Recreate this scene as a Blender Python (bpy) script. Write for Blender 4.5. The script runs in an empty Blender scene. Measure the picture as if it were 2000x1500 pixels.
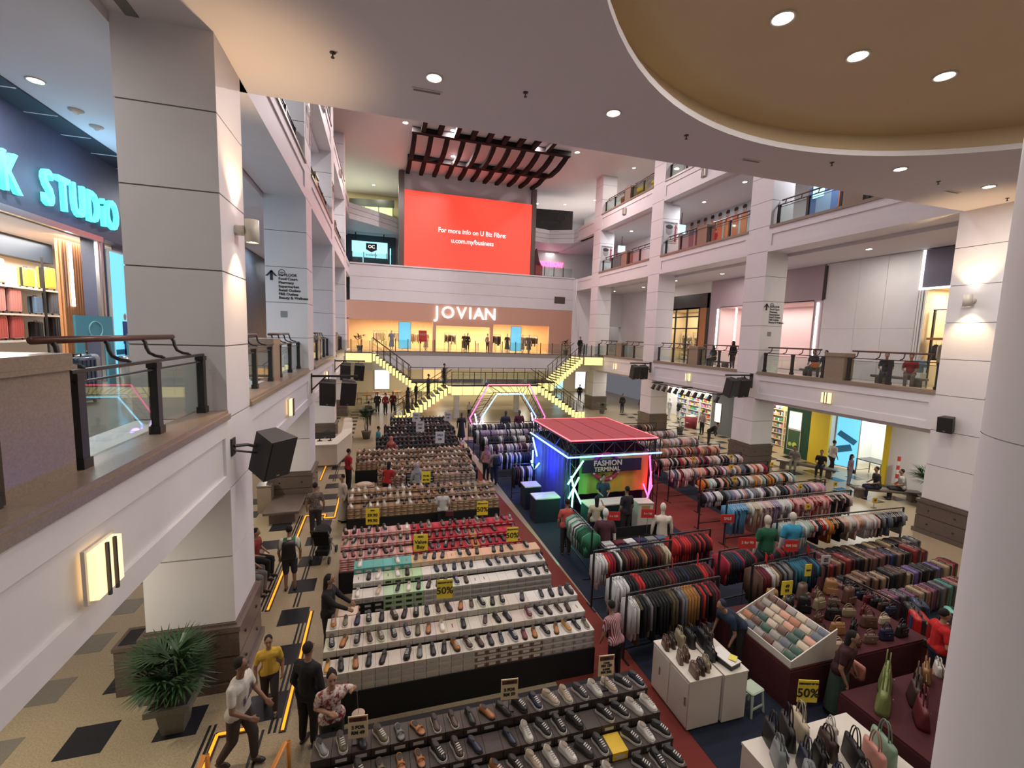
import bpy, math, random
from mathutils import Vector, Matrix, Euler
random.seed(11)
SC = bpy.context.scene
COL = SC.collection
R = math.radians
PI = math.pi
# ------------------------------------------------------------ camera, world, exposure
cam = bpy.data.cameras.new('camera'); cam.sensor_width = 36; cam.lens = 869.15*36/2000
cam.clip_start = .05; cam.clip_end = 300
camo = bpy.data.objects.new('camera', cam); COL.objects.link(camo); SC.camera = camo
def _cam():
    ya, pi_, ro = R(16.613), R(6.202), R(1.844)
    f = Vector((math.sin(ya)*math.cos(pi_), math.cos(ya)*math.cos(pi_), -math.sin(pi_)))
    r = Vector((math.cos(ya), -math.sin(ya), 0)); u = r.cross(f)
    r2 = math.cos(ro)*r+math.sin(ro)*u; u2 = -math.sin(ro)*r+math.cos(ro)*u
    m = Matrix((r2, u2, -f)).transposed().to_4x4(); m.translation = (0, 0, 6.5)
    camo.matrix_world = m
_cam()
wd = bpy.data.worlds.new('world'); SC.world = wd; wd.use_nodes = True
wd.node_tree.nodes['Background'].inputs[0].default_value = (.54, .52, .60, 1)
wd.node_tree.nodes['Background'].inputs[1].default_value = .26
SC.view_settings.view_transform = 'Standard'; SC.view_settings.look = 'None'
SC.view_settings.exposure = 0.0; SC.view_settings.gamma = 1; SC.view_settings.use_curve_mapping = False
SC.cycles.use_denoising = True
SC.cycles.max_bounces = 6; SC.cycles.diffuse_bounces = 3; SC.cycles.glossy_bounces = 3
SC.cycles.transparent_max_bounces = 16; SC.cycles.sample_clamp_indirect = 4
# ------------------------------------------------------------ levels and grid of the building (metres, ground floor z = 0)
XL, XR, W, BAY = -2.487, 18.485, 1.345, 9.044
YL = [8.525+BAY*k for k in range(4)]
YR = [9.184+BAY*k for k in range(4)]
F1, F2, F3, CEIL = 4.9, 12.1, 17.1, 20.5
B1, B2, B3 = 3.7, 11.05, 15.9           # undersides of the edge beams
YB = 41.2                                # back wall of the first floor
# area lamps, those of the place and added ones
def area(name, loc, rot, size, power, col=(1, .95, .90), sy=None, disk=False):
    l = bpy.data.lights.new(name, 'AREA'); l.energy = power; l.color = col; l.size = size
    if disk: l.shape = 'DISK'
    elif sy: l.shape = 'RECTANGLE'; l.size_y = sy
    o = bpy.data.objects.new(name, l); COL.objects.link(o); o.location = loc; o.rotation_euler = rot
    return o
# ------------------------------------------------------------ materials
MT = {}
def mat(n, col=(.8, .8, .8), rough=.6, emit=0, metal=0, spec=.5, oc=False, noise=None, ecol=None, bump=0, alpha=None):
    """noise=(scale, second colour, contrast)"""
    if n in MT: return MT[n]
    m = bpy.data.materials.new(n); m.use_nodes = True; nt = m.node_tree; b = nt.nodes['Principled BSDF']
    b.inputs['Roughness'].default_value = rough; b.inputs['Metallic'].default_value = metal
    b.inputs['Specular IOR Level'].default_value = spec
    c = (*col, 1); b.inputs['Base Color'].default_value = c
    src = None
    if oc:
        oi = nt.nodes.new('ShaderNodeObjectInfo'); src = oi.outputs['Color']
        nt.links.new(src, b.inputs['Base Color'])
    if noise:
        tc = nt.nodes.new('ShaderNodeTexCoord'); nz = nt.nodes.new('ShaderNodeTexNoise')
        nz.inputs['Scale'].default_value = noise[0]; nz.inputs['Detail'].default_value = 6; nz.inputs['Roughness'].default_value = .7
        nt.links.new(tc.outputs['Object'], nz.inputs['Vector'])
        rp = nt.nodes.new('ShaderNodeValToRGB'); k = noise[2]
        rp.color_ramp.elements[0].position = .5-k; rp.color_ramp.elements[1].position = .5+k
        rp.color_ramp.elements[0].color = c; rp.color_ramp.elements[1].color = (*noise[1], 1)
        nt.links.new(nz.outputs['Fac'], rp.inputs['Fac'])
        if oc:
            mx = nt.nodes.new('ShaderNodeMix'); mx.data_type = 'RGBA'; mx.blend_type = 'MULTIPLY'; mx.inputs[0].default_value = 1
            nt.links.new(src, mx.inputs[6]); nt.links.new(rp.outputs[0], mx.inputs[7]); nt.links.new(mx.outputs[2], b.inputs['Base Color'])
        else: nt.links.new(rp.outputs[0], b.inputs['Base Color'])
        if bump:
            bp = nt.nodes.new('ShaderNodeBump'); bp.inputs['Strength'].default_value = bump; bp.inputs['Distance'].default_value = .02
            nt.links.new(nz.outputs['Fac'], bp.inputs['Height']); nt.links.new(bp.outputs[0], b.inputs['Normal'])
    if emit:
        b.inputs['Emission Color'].default_value = (*(ecol or col), 1); b.inputs['Emission Strength'].default_value = emit
    MT[n] = m
    return m
def glassmat(n, tint, refl=.08, rough=.02):
    m = bpy.data.materials.new(n); m.use_nodes = True; nt = m.node_tree; nt.nodes.clear()
    o = nt.nodes.new('ShaderNodeOutputMaterial'); t = nt.nodes.new('ShaderNodeBsdfTransparent'); t.inputs[0].default_value = (*tint, 1)
    g = nt.nodes.new('ShaderNodeBsdfGlossy'); g.inputs['Roughness'].default_value = rough
    lw = nt.nodes.new('ShaderNodeLayerWeight'); lw.inputs[0].default_value = .5
    pw = nt.nodes.new('ShaderNodeMath'); pw.operation = 'POWER'; pw.inputs[1].default_value = 4; ml = nt.nodes.new('ShaderNodeMath'); ml.operation = 'MULTIPLY_ADD'; ml.inputs[1].default_value = .55; ml.inputs[2].default_value = refl*.5
    nt.links.new(lw.outputs['Facing'], pw.inputs[0]); nt.links.new(pw.outputs[0], ml.inputs[0])
    mx = nt.nodes.new('ShaderNodeMixShader'); nt.links.new(ml.outputs[0], mx.inputs[0])
    nt.links.new(t.outputs[0], mx.inputs[1]); nt.links.new(g.outputs[0], mx.inputs[2]); nt.links.new(mx.outputs[0], o.inputs[0])
    MT[n] = m
    return m
mat('paint', (.78, .76, .77), .5, noise=(1.3, (.72, .70, .71), .3))
mat('paint_core', (.20, .19, .18), .8)
mat('soffit', (.69, .65, .67), .7)
mat('olive', (.74, .59, .38), .75, noise=(.8, (.68, .54, .34), .3))
mat('granite', (.085, .062, .052), .3, noise=(38, (.17, .13, .11), .22))
mat('ledge_granite', (.20, .145, .105), .3, noise=(45, (.33, .26, .20), .25))
mat('terrazzo', (.27, .215, .135), .28, noise=(42, (.47, .39, .265), .16))
mat('black_tile', (.022, .023, .028), .22)
mat('grey_tile', (.17, .155, .13), .25, noise=(60, (.24, .22, .18), .2))
mat('gallery_tile', (.34, .30, .26), .12, noise=(9, (.42, .38, .33), .3))
mat('red_carpet', (.15, .022, .016), .95, noise=(160, (.19, .03, .02), .2))
mat('navy_carpet', (.007, .012, .028), .95, noise=(160, (.012, .018, .038), .2))
mat('black_metal', (.02, .019, .02), .4)
mat('black_timber', (.018, .014, .014), .85, spec=.15)
mat('dark_metal', (.06, .055, .055), .35, metal=.6)
mat('rail_wood', (.13, .05, .032), .3, noise=(12, (.09, .032, .02), .3))
mat('steel', (.5, .5, .5), .3, metal=1)
mat('salmon', (.60, .35, .26), .7)
mat('salmon_wall', (.50, .31, .24), .7)
mat('black_cloth', (.006, .006, .007), .9)
mat('maroon_cloth', (.05, .005, .008), .85, noise=(3, (.075, .008, .012), .3))
mat('speaker', (.025, .024, .024), .6)
mat('white_lam', (.66, .61, .53), .35)
mat('plain', oc=True, rough=.6)
mat('fabric', (1, 1, 1), oc=True, rough=.9, noise=(14, (.72, .72, .72), .35), bump=.3)
mat('leather', oc=True, rough=.38)
mat('gloss', oc=True, rough=.2)
mat('card', (1, 1, 1), oc=True, rough=.6, noise=(5, (.86, .86, .86), .3))
mat('skin', oc=True, rough=.55)
mat('leaf', (.016, .045, .016), .45, noise=(6, (.035, .085, .03), .3))
mat('soil', (.04, .025, .018), .9)
mat('stone_pot', (.13, .13, .11), .6, noise=(20, (.19, .19, .16), .3))
mat('lit_white', (1, .97, .92), emit=6)
mat('lit_warm', (1, .74, .42), emit=1.15)
mat('lens', (1, .93, .80), emit=14)
mat('lens_far', (1, .86, .68), emit=22)
mat('orange_led', (1, .27, .012), emit=1.7)
mat('riser_glow', (1, .86, .33), emit=1.0)
mat('sign_cyan', (.12, .86, .92), emit=1.15)
mat('sign_white', (1, .97, .95), emit=2)
mat('screen_text', (1, .9, .88), emit=1.0)
for n, c, e in (('neon_blue', (.08, .18, 1), 9), ('neon_cyan', (.25, .75, 1), 5), ('neon_green', (.25, 1, .65), 6), ('neon_pink', (1, .10, .32), 3.5),
                ('neon_violet', (.85, .6, 1), 8), ('neon_red', (1, .10, .12), 4), ('screen_red', (1, .057, .035), 1.25), ('sky_poster', (.15, .55, .8), 1.1),
                ('shop_white', (.95, .95, .98), 1.3), ('shop_warm', (1, .55, .24), .85), ('green_glass', (.42, .55, .26), .5), ('blue_sign', (.42, .86, .95), 1.2), ('exit_green', (.05, .9, .35), 1.5)):
    mat(n, c, emit=e)
glassmat('glass', (.86, .91, .89)); glassmat('shop_glass', (.93, .94, .94))
# ------------------------------------------------------------ mesh helpers
class MB:
    def __init__(s): s.v = []; s.f = []
    def add(s, vs, fs):
        n = len(s.v); s.v += [tuple(p) for p in vs]; s.f += [tuple(i+n for i in f) for f in fs]; return s
    def box(s, x0, x1, y0, y1, z0, z1):
        return s.add([(x0, y0, z0), (x1, y0, z0), (x1, y1, z0), (x0, y1, z0), (x0, y0, z1), (x1, y0, z1), (x1, y1, z1), (x0, y1, z1)],
                     [(0, 3, 2, 1), (4, 5, 6, 7), (0, 1, 5, 4), (1, 2, 6, 5), (2, 3, 7, 6), (3, 0, 4, 7)])
    def ob(s, c, d, rot=(0, 0, 0), taper=1):
        m = Euler(rot).to_matrix(); a, b, h = d[0]/2, d[1]/2, d[2]/2; t = taper
        vs = [(-a, -b, -h), (a, -b, -h), (a, b, -h), (-a, b, -h), (-a*t, -b*t, h), (a*t, -b*t, h), (a*t, b*t, h), (-a*t, b*t, h)]
        return s.add([m @ Vector(v)+Vector(c) for v in vs], [(0, 3, 2, 1), (4, 5, 6, 7), (0, 1, 5, 4), (1, 2, 6, 5), (2, 3, 7, 6), (3, 0, 4, 7)])
    def loft(s, rings, caps=True, closed=False):
        n = len(rings[0]); vs = [p for r in rings for p in r]; fs = []
        m = len(rings)
        for i in range(m if closed else m-1):
            a, b = i*n, ((i+1) % m)*n
            fs += [(a+j, a+(j+1) % n, b+(j+1) % n, b+j) for j in range(n)]
        if caps and not closed: fs += [tuple(range(n-1, -1, -1)), tuple((m-1)*n+j for j in range(n))]
        return s.add(vs, fs)
    def tube(s, pts, r, n=8, caps=True, closed=False):
        pts = [Vector(p) for p in pts]; rs = r if isinstance(r, (list, tuple)) else [r]*len(pts); rings = []
        up = None
        for i, p in enumerate(pts):
            a = pts[i-1] if (i or closed) else p; b = pts[(i+1) % len(pts)] if (i < len(pts)-1 or closed) else p
            t = (b-a).normalized()
            if up is None:
                up = Vector((0, 0, 1)) if abs(t.z) < .9 else Vector((1, 0, 0))
            sd = t.cross(up)
            if sd.length < 1e-4: sd = t.cross(Vector((0, 1, 0)))
            sd.normalize(); up = sd.cross(t)
            rings.append([p+(math.cos(2*PI*k/n)*sd+math.sin(2*PI*k/n)*up)*rs[i] for k in range(n)])
        return s.loft(rings, caps, closed)
    def lathe(s, prof, c=(0, 0, 0), n=16, sx=1, sy=1, caps=True, closed=False):
        return s.loft([[(c[0]+r*sx*math.cos(2*PI*k/n), c[1]+r*sy*math.sin(2*PI*k/n), c[2]+z) for k in range(n)] for r, z in prof], caps, closed)
    def ell(s, c, d, n=12, m=8, rot=None):
        M_ = Euler(rot).to_matrix() if rot else None; rings = []
        for i in range(m+1):
            a = -PI/2+PI*i/m; rr = max(math.cos(a), .02)
            ring = [Vector((d[0]*rr*math.cos(2*PI*k/n), d[1]*rr*math.sin(2*PI*k/n), d[2]*math.sin(a))) for k in range(n)]
            rings.append([(M_ @ p if M_ else p)+Vector(c) for p in ring])
        return s.loft(rings)
    def cap(s, a, ra, b, rb, n=10):
        a, b = Vector(a), Vector(b); t = (b-a); L = t.length or 1e-3; t = t/L
        u = t.orthogonal().normalized(); w = t.cross(u); rings = []
        for i in range(4): q = -PI/2+PI/2*i/3; rings.append((a+t*ra*math.sin(q), max(ra*math.cos(q), ra*.05)))
        for i in range(4): q = PI/2*i/3; rings.append((b+t*rb*math.sin(q), max(rb*math.cos(q), rb*.05)))
        return s.loft([[p+(u*math.cos(2*PI*k/n)+w*math.sin(2*PI*k/n))*r for k in range(n)] for p, r in rings])
    def prism(s, poly, a, b, f=None):
        f = f or (lambda x, y, z: (x, y, z)); n = len(poly)
        return s.add([f(x, y, a) for x, y in poly]+[f(x, y, b) for x, y in poly],
                     [tuple(range(n-1, -1, -1)), tuple(range(n, 2*n))]+[(i, (i+1) % n, n+(i+1) % n, n+i) for i in range(n)])
    def mesh(s, name, m, smooth=False):
        me = bpy.data.meshes.new(name); me.from_pydata(s.v, [], s.f); me.materials.append(MT[m] if isinstance(m, str) else m)
        if smooth: me.polygons.foreach_set('use_smooth', [True]*len(me.polygons))
        me.update(); return me
    def build(s, name, m, par=None, smooth=False, loc=None, rz=None, color=None):
        return O(name, s.mesh(name, m, smooth), par, loc, (0, 0, rz) if rz is not None else None, color)
FX = lambda x, y, z: (z, x, y)           # prism profile in (y, z), extruded along x
FY = lambda x, y, z: (x, z, y)           # prism profile in (x, z), extruded along y
def O(name, me, par=None, loc=None, rot=None, color=None, scale=None):
    o = bpy.data.objects.new(name, me); COL.objects.link(o)
    if par is not None: o.parent = par
    if loc is not None: o.location = loc
    if rot is not None: o.rotation_euler = rot
    if scale is not None: o.scale = scale if isinstance(scale, (tuple, list)) else (scale,)*3
    if color is not None: o.color = (*color[:3], 1)
    return o
def E(name, loc=(0, 0, 0), rz=0, label=None, cat=None, group=None, kind=None):
    o = bpy.data.objects.new(name, None); COL.objects.link(o); o.location = loc; o.rotation_euler = (0, 0, rz); o.empty_display_size = .1
    return tag(o, label, cat, group, kind)
def tag(o, label=None, cat=None, group=None, kind=None):
    if label: o['label'] = label
    if cat: o['category'] = cat
    if group: o['group'] = group
    if kind: o['kind'] = kind
    return o
def text(s, size, loc, rot, m, par=None, name='lettering', ext=.008, bold=0, al='CENTER', sx=1, sp=1, color=None):
    c = bpy.data.curves.new(name, 'FONT'); c.body = s; c.size = size; c.extrude = ext; c.offset = bold; c.align_x = al; c.align_y = 'CENTER'
    c.space_line = sp; c.resolution_u = 3
    t = bpy.data.objects.new(name, c); me = bpy.data.meshes.new_from_object(t); bpy.data.objects.remove(t); bpy.data.curves.remove(c)
    me.materials.clear(); me.materials.append(MT[m])
    return O(name, me, par, loc, rot, color, (sx, 1, 1))
FRONT = (R(90), 0, 0); ONLEFT = (R(90), 0, R(90)); ONRIGHT = (R(90), 0, R(-90))
_o1 = 'first second third fourth fifth sixth seventh eighth ninth tenth eleventh twelfth thirteenth fourteenth fifteenth sixteenth seventeenth eighteenth nineteenth'.split()
ORD = list(_o1)
for _t, _n in (('twent', 'twenty'), ('thirt', 'thirty'), ('fort', 'forty'), ('fift', 'fifty'), ('sixt', 'sixty'), ('sevent', 'seventy')): ORD += [_t+'ieth']+[_n+'-'+w for w in _o1[:9]]
def st(name, mb, m, label, par=None, **k):
    return tag(mb.build(name, m, par, **k), label, 'building' if par is None else None, None, 'structure')
# ============================================================ STRUCTURE
import bmesh
# ---- ground floor with inlaid tiles and carpets
floor = st('floor', MB().box(-9, 27, -5, 52, -.3, 0), 'terrazzo', 'beige terrazzo ground floor with black square inlays')
tm = MB().box(-.3, .3, -.3, .3, 0, .005)
tb, tg = tm.mesh('tile', 'black_tile'), tm.mesh('tile', 'grey_tile')
for i in range(-2, 4):
    for j in range(0, 24):
        x, y = -4.38+1.25*i, 7.88+1.28*j
        if x > -1.2: continue
        O('tile', tg if i == -1 else tb, floor, (x, y, 0))
for i in range(3):
    for j in range(17): O('tile', tb, floor, (20.2+1.25*i, 13.2+1.28*j, 0))
for x, y0, y1 in ((-2.66, 5.4, 7.7), (-2.58, 5.4, 7.7), (-1.95, 10.8, 15.9), (-1.87, 10.8, 15.9), (-2.68, 10.8, 16.4), (-2.60, 10.8, 16.4), (-1.72, 7.3, 10.5), (-1.64, 7.3, 10.5), (-1.9, 5.4, 7.4), (-1.82, 5.4, 7.4), (-1.95, 20, 23.6), (-1.87, 20, 23.6)):
    MB().box(x-.02, x+.02, y0, y1, 0, .006).build('inlay_strip', 'black_tile', floor)
rc = MB(); rc.prism([(3.2, 3), (4.95, 3), (4.95, 8), (4.85, 12.7), (4.6, 18), (4.6, 26), (3.2, 26)], 0, .012)
st('floor_carpet_aisle', rc, 'red_carpet', 'dark red carpet aisle along the shoe tables')
st('floor_carpet_navy', MB().box(4.96, 13.6, 2.5, 26.5, 0, .009), 'navy_carpet', 'navy carpet under the clothes racks and kiosk')
st('floor_carpet_cross', MB().box(9.9, 12.4, 2.6, 24, .0, .013), 'red_carpet', 'dark red carpet aisle beside the luggage rows')
# ---- columns
joint0 = .0172
ZJ = [1.248+1.231*k for k in range(17)]
cm = MB().box(.0, W, .0, W, .011, 1.231-.011).mesh('panel', 'paint')
core = MB().box(.014, W-.014, .014, W-.014, 0, 20.5).mesh('core', 'paint_core')
gb = MB().box(-.07, W+.07, -.07, W+.07, .16, .62).box(-.07, W+.07, -.07, W+.07, .645, 1.1).box(-.03, W+.03, -.03, W+.03, 0, 1.248).box(-.12, W+.12, -.12, W+.12, 0, .15).box(-.1, W+.1, -.1, W+.1, 1.105, 1.2).mesh('granite_base', 'granite')
studm = MB().ell((0, 0, 0), (.035, .02, .035), 8, 6).mesh('stud', 'dark_metal', True)
PNAMES = ['nearest of the white columns on the escalator side, beside the luggage shop', 'white column bearing the black directory, behind the nearest one', 'third white column of the row by the white reception desk', 'last white column of the row before the salmon shop']
RNAMES = ['large white column with a wall lamp and black speaker, by the suitcases', 'white column with directory and arrow facing the clothes racks', 'white column with granite base behind the red canopy', 'far white column where the stairs meet the salmon shop']
def pillar(x, y, label):
    e = E('pillar', (x, y, 0), 0, 'tall '+label, 'column', None, 'structure')
    O('core', core, e)
    for z in ZJ[:16]: O('panel', cm, e, (0, 0, z))
    O('granite_base', gb, e)
    for sx in (.3, 1.05):
        for sz in (.38, .87):
            O('stud', studm, e, (sx, -.075, sz)); O('stud', studm, e, (-.075 if x > 0 else W+.075, sx, sz), (0, 0, R(90)))
    return e
for k in range(4):
    pillar(XL-W, YL[k], PNAMES[k]); pillar(XR, YR[k], RNAMES[k])
# round column beside the camera
rcol = E('pillar', (2.60, .78, 0), 0, 'smooth round grey column close to the camera with hairline cracks', 'column', None, 'structure')
for z0, z1 in ((0, 6.168), (6.172, 11.04)):
    MB().lathe([(.46, z0), (.46, z1)], n=64, caps=False).build('panel', 'paint', rcol, True)
MB().lathe([(.455, 0), (.455, 11.04)], n=32).build('core', 'paint', rcol)
# ---- slabs
def slab(x0, x1, y0, y1, z0, z1, m, label, top=None):
    o = st('floor_slab', MB().box(x0, x1, y0, y1, z0, z1), m, label)
    if top:
        t = MB().box(x0+.01, x1-.01, y0+.01, y1-.01, z1, z1+.02).build('floor_finish', top, o)
slab(-9, XL-.42, -5, 50, 3.5, F1-.02, 'soffit', 'first floor gallery slab on the luggage shop side', 'gallery_tile')
slab(XR+.42, 25, -5, 50, 3.5, F1-.02, 'soffit', 'first floor gallery slab on the hoarding side', 'gallery_tile')
slab(XL-.42, XR+.42, -5, -.1, 3.5, F1-.02, 'soffit', 'first floor slab under the viewpoint', 'gallery_tile')
slab(-9, XL-1.35, -5, 50, 10.9, F2-.02, 'soffit', 'second floor gallery slab over the luggage shop', 'gallery_tile')
slab(XR+1.3, 25, -5, 50, 10.9, F2-.02, 'soffit', 'second floor gallery slab over the hoarding', 'gallery_tile')
slab(-9, XL-.6, 10.4, 50, 15.75, F3-.02, 'soffit', 'third floor gallery slab on the directory column side', 'gallery_tile')
slab(XR+.6, 25, 10.4, 50, 15.75, F3-.02, 'soffit', 'third floor gallery slab over the poster wall', 'gallery_tile')
st('ceiling', MB().box(-9, 25, 10.4, 52, CEIL, CEIL+.3), 'soffit', 'flat pink-lit ceiling over the whole atrium')
# soffit over the viewpoint with the round recess
CX, CY, CR = 8.85, 1.05, 7.68
bm = bmesh.new(); n = 96
vo = [bm.verts.new((x, y, B2)) for x, y in ((-9, -6), (25, -6), (25, 10.4), (-9, 10.4))]
vi = [bm.verts.new((CX+CR*math.cos(2*PI*i/n), CY+CR*math.sin(2*PI*i/n), B2)) for i in range(n)]
es = [bm.edges.new((vo[i], vo[(i+1) % 4])) for i in range(4)]+[bm.edges.new((vi[i], vi[(i+1) % n])) for i in range(n)]
bmesh.ops.triangle_fill(bm, use_beauty=True, edges=es)
vt = [bm.verts.new((v.co.x, v.co.y, B2+.12)) for v in vi]
for i in range(n): bm.faces.new((vi[i], vi[(i+1) % n], vt[(i+1) % n], vt[i]))
me = bpy.data.meshes.new('ceiling_soffit'); bm.to_mesh(me); bm.free(); me.materials.append(MT['soffit'])
tag(O('ceiling_soffit', me), 'plain mauve soffit overhead with a big round opening', 'ceiling', None, 'structure')
rr = MB().lathe([(CR+.35, .12), (CR+.35, .62), (.01, .62)], (CX, CY, B2), 96, caps=False).lathe([(CR, .12), (CR+.35, .121)], (CX, CY, B2), 96, caps=False)
st('ceiling_recess', rr, 'olive', 'round olive ceiling recess over the viewpoint')
st('ceiling_slab_top', MB().box(-9, 25, -6, 10.4, B2+.75, F2), 'soffit', 'upper side of the overhead slab')
st('trim_1', MB().box(-3.62, -3.45, -4, 8.9, B2-.012, B2+.002), 'paint_core', 'dark slot line in the soffit by the nearest column')
# ---- edge beams (fascias) with recessed fields, one per bay and storey
def fascia(side, y0, y1, zb, zt, label, lamp=None, deep=1.3):
    x = XL if side < 0 else XR; s = side     # s=-1: the gallery lies at smaller x
    def bx(b, d0, d1, a0, a1, z0, z1): b.box(*sorted((x+s*d0, x+s*d1)), a0, a1, z0, z1)
    b = MB(); bx(b, .045, deep, y0, y1, zb, zt); bx(b, 0, .045, y0, y1, zt-.3, zt); bx(b, 0, .045, y0, y1, zb, zb+.28)
    bx(b, 0, .045, y0, y0+.16, zb+.28, zt-.3); bx(b, 0, .045, y1-.16, y1, zb+.28, zt-.3)
    return st('edge_beam', b, 'paint', label)
def ledge(side, y0, y1, z, label):
    x = XL if side < 0 else XR; s = side; xs = sorted
    b = MB().box(*xs((x-s*.05, x+s*.50)), y0, y1, z, z+.09).box(*xs((x-s*.01, x+s*.48)), y0, y1, z+.09, z+.14)
    return st('ledge', b, 'ledge_granite', label)
bays = {-1: [(.826, 8.525)]+[(YL[k]+W, YL[k+1]) for k in range(3)]+[(YL[3]+W, YB)],
        1: [(1.485, 9.184)]+[(YR[k]+W, YR[k+1]) for k in range(3)]+[(YR[3]+W, YB)]}
LV = {'first': (B1, 4.94), 'second': (B2, 12.19), 'third': (B3, 17.15)}
SN = {-1: 'luggage shop side', 1: 'hoarding side'}
for s in (-1, 1):
    for i, (a, b) in enumerate(bays[s]):
        for fl, (zb, zt) in LV.items():
            if fl != 'first' and i == 0: continue
            fascia(s, a, b, zb, zt, f'white recessed {fl} floor edge beam, {ORD[i]} bay on the {SN[s]}')
            if i < 4: ledge(s, a, b, zt, f'brown granite ledge, {fl} floor, {ORD[i]} bay on the {SN[s]}')
        
# ---- railings
brk = MB(); pts = [(0, 0, 0), (0, -.03, .02), (0, -.10, .03), (0, -.17, .07), (0, -.20, .14), (0, -.21, .21), (0, -.24, .26)]
brk.tube(pts, .022, 6); brk = brk.mesh('bracket', 'black_metal', True)
pst = MB().box(-.055, .055, -.05, .05, 0, .93).box(-.075, .075, -.065, .065, 0, .10).box(-.07, .07, -.06, .06, .86, .93).mesh('post', 'black_metal')
pier_m = MB().box(-.42, .42, -.28, .28, 0, .98).mesh('shaft', 'ledge_granite'); pcap = MB().box(-.46, .46, -.32, .32, .98, 1.02).box(-.44, .44, -.30, .30, 1.02, 1.13).mesh('cap', 'ledge_granite')
def rail(side, y0, y1, z, label, full=True):
    """glazed balustrade between y0 and y1 on the ledge of one gallery; local x runs along the edge, -y points into the gallery"""
    x = XL if side < 0 else XR
    L = y1-y0
    if side < 0: e = E('railing', (x-.31, y0, z), R(90), label, 'railing', 'gallery railings'); fl = -1
    else: e = E('railing', (x+.31, y1, z), R(-90), label, 'railing', 'gallery railings'); fl = -1
    # local: x along, +y is towards gallery for side<0 (rot 90: local y -> -x world)
    n = max(1, round(L/1.65)); sp = (L-.2)/n
    for i in range(n+1): O('post', pst, e, (.1+sp*i, 0, 0))
    MB().box(.02, L-.02, -.03, .03, .93, .965).build('rail', 'black_metal', e); MB().box(.02, L-.02, -.02, .02, .83, .85).build('rail', 'black_metal', e)
    for i in range(n): MB().box(.17+sp*i, .03+sp*(i+1), -.006, .006, .06, .82).build('glass_pane', 'glass', e)
    if full:
        MB().tube([(0.0, .245, 1.235), (L-.45, .245, 1.235)], .038, 10).build('handrail', 'rail_wood', e, True)
        k = max(2, int((L-.3)/.62))
        for i in range(k): O('bracket', brk, e, (.25+(L-.75)*i/(k-1), 0, .965), (0, 0, R(180)))
    return e
SL = {4.94: 'first', 12.19: 'second', 17.15: 'third'}
for s in (-1, 1):
    for i, (a, b) in enumerate(bays[s][:4]):
        for fl, (zb, zt) in LV.items():
            if fl != 'first' and i == 0: continue
            if s < 0 and fl == 'third' and i < 1: continue
            c = (a+b)/2; z = zt+.14; x = XL-.31 if s < 0 else XR+.31
            tg_ = f'{fl} floor, {ORD[i]} bay on the {SN[s]}'
            p = E('stone_pier', (x-.24 if s < 0 else x+.16, c, z-.001), R(90), 'brown granite railing pier, '+tg_, 'pier', 'granite railing piers')
            O('shaft', pier_m, p); O('cap', pcap, p)
            rail(s, a+.06, c-.46, z, 'black glazed railing before the pier, '+tg_); rail(s, c+.46, b-.06, z, 'black glazed railing past the pier, '+tg_)
# ---- outer walls behind the galleries
WLX, WRX = -7.2, 23.2
def wall(name, b, m, label): return st(name, b, m, label)
wall('wall_left', MB().box(-7.6, WLX, 20.2, 50, F1, 10.9).box(-7.6, WLX, -5, 50, F2, 15.75).box(-7.6, WLX, 8, 50, F3, CEIL).box(-7.6, WLX, -5, 50, 0, 3.5), 'paint', 'plain wall behind the galleries on the luggage shop side')
wall('wall_right', MB().box(WRX, 23.6, -5, 10.5, F1, 10.9).box(WRX+.16, 23.6, 10.5, 14.3, 9.26, 10.9).box(WRX, 23.6, -5, 50, F2, 15.75).box(WRX, 23.6, 8, 50, F3, CEIL).box(WRX, 23.6, -5, 14.75, 0, 3.5).box(WRX, 23.6, 34, 50, F1, 10.9), 'paint', 'plain wall behind the galleries on the hoarding side')
wall('wall_back', MB().box(-9, 25, 52, 52.3, 0, CEIL), 'paint', 'far end wall of the mall')
wall('wall_front', MB().box(-9, 25, -6.3, -6, 0, F2), 'paint', 'wall behind the viewpoint')
# ---- back of the atrium: banded parapet wall over the salmon shop
par = E('wall_parapet', (0, YB, 0), 0, 'pink-lit banded parapet wall above the salmon shop sign', 'wall', None, 'structure')
MB().box(XL, 18.4, .03, .5, 9.13, 12.2).build('core', 'paint_core', par)
for i in range(3):
    z0 = 9.14+i*1.02
    MB().box(XL, 18.35, 0, .4, z0, z0+1.0).build('panel', 'paint', par)
MB().box(XL, 18.4, -.06, .5, 12.2, 12.32).build('coping', 'paint', par)
ang = [(18.3, YB), (18.3, YB+.4), (21.7, YB-.6), (21.7, YB-1)]
st('wall_angled', MB().prism(ang, 7.6, 12.2).prism([(18.3, YB), (18.3, YB+.4), (20.6, YB-.28), (20.6, YB-.68)], F1, 7.6), 'paint', 'angled white wall between the salmon shop and the exit lobby')
st('wall_exit', MB().box(21.7, 25.6, 40.2, 40.6, 7.7, 10.9).box(25.3, 25.6, 40.2, 43, F1, 7.7).box(21.5, 21.75, 40.2, 43, F1, 7.7), 'paint', 'white wall over the tan exit lobby')
st('wall_lobby', MB().box(21.7, 25.4, 43, 43.2, F1, 7.7), 'salmon_wall', 'tan back wall of the exit lobby')
tag(MB().box(22.8, 25, 42.92, 43, F1, 7.05).build('door_1', 'salmon'), 'tan double door in the exit lobby', 'door', None, 'structure')
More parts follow.
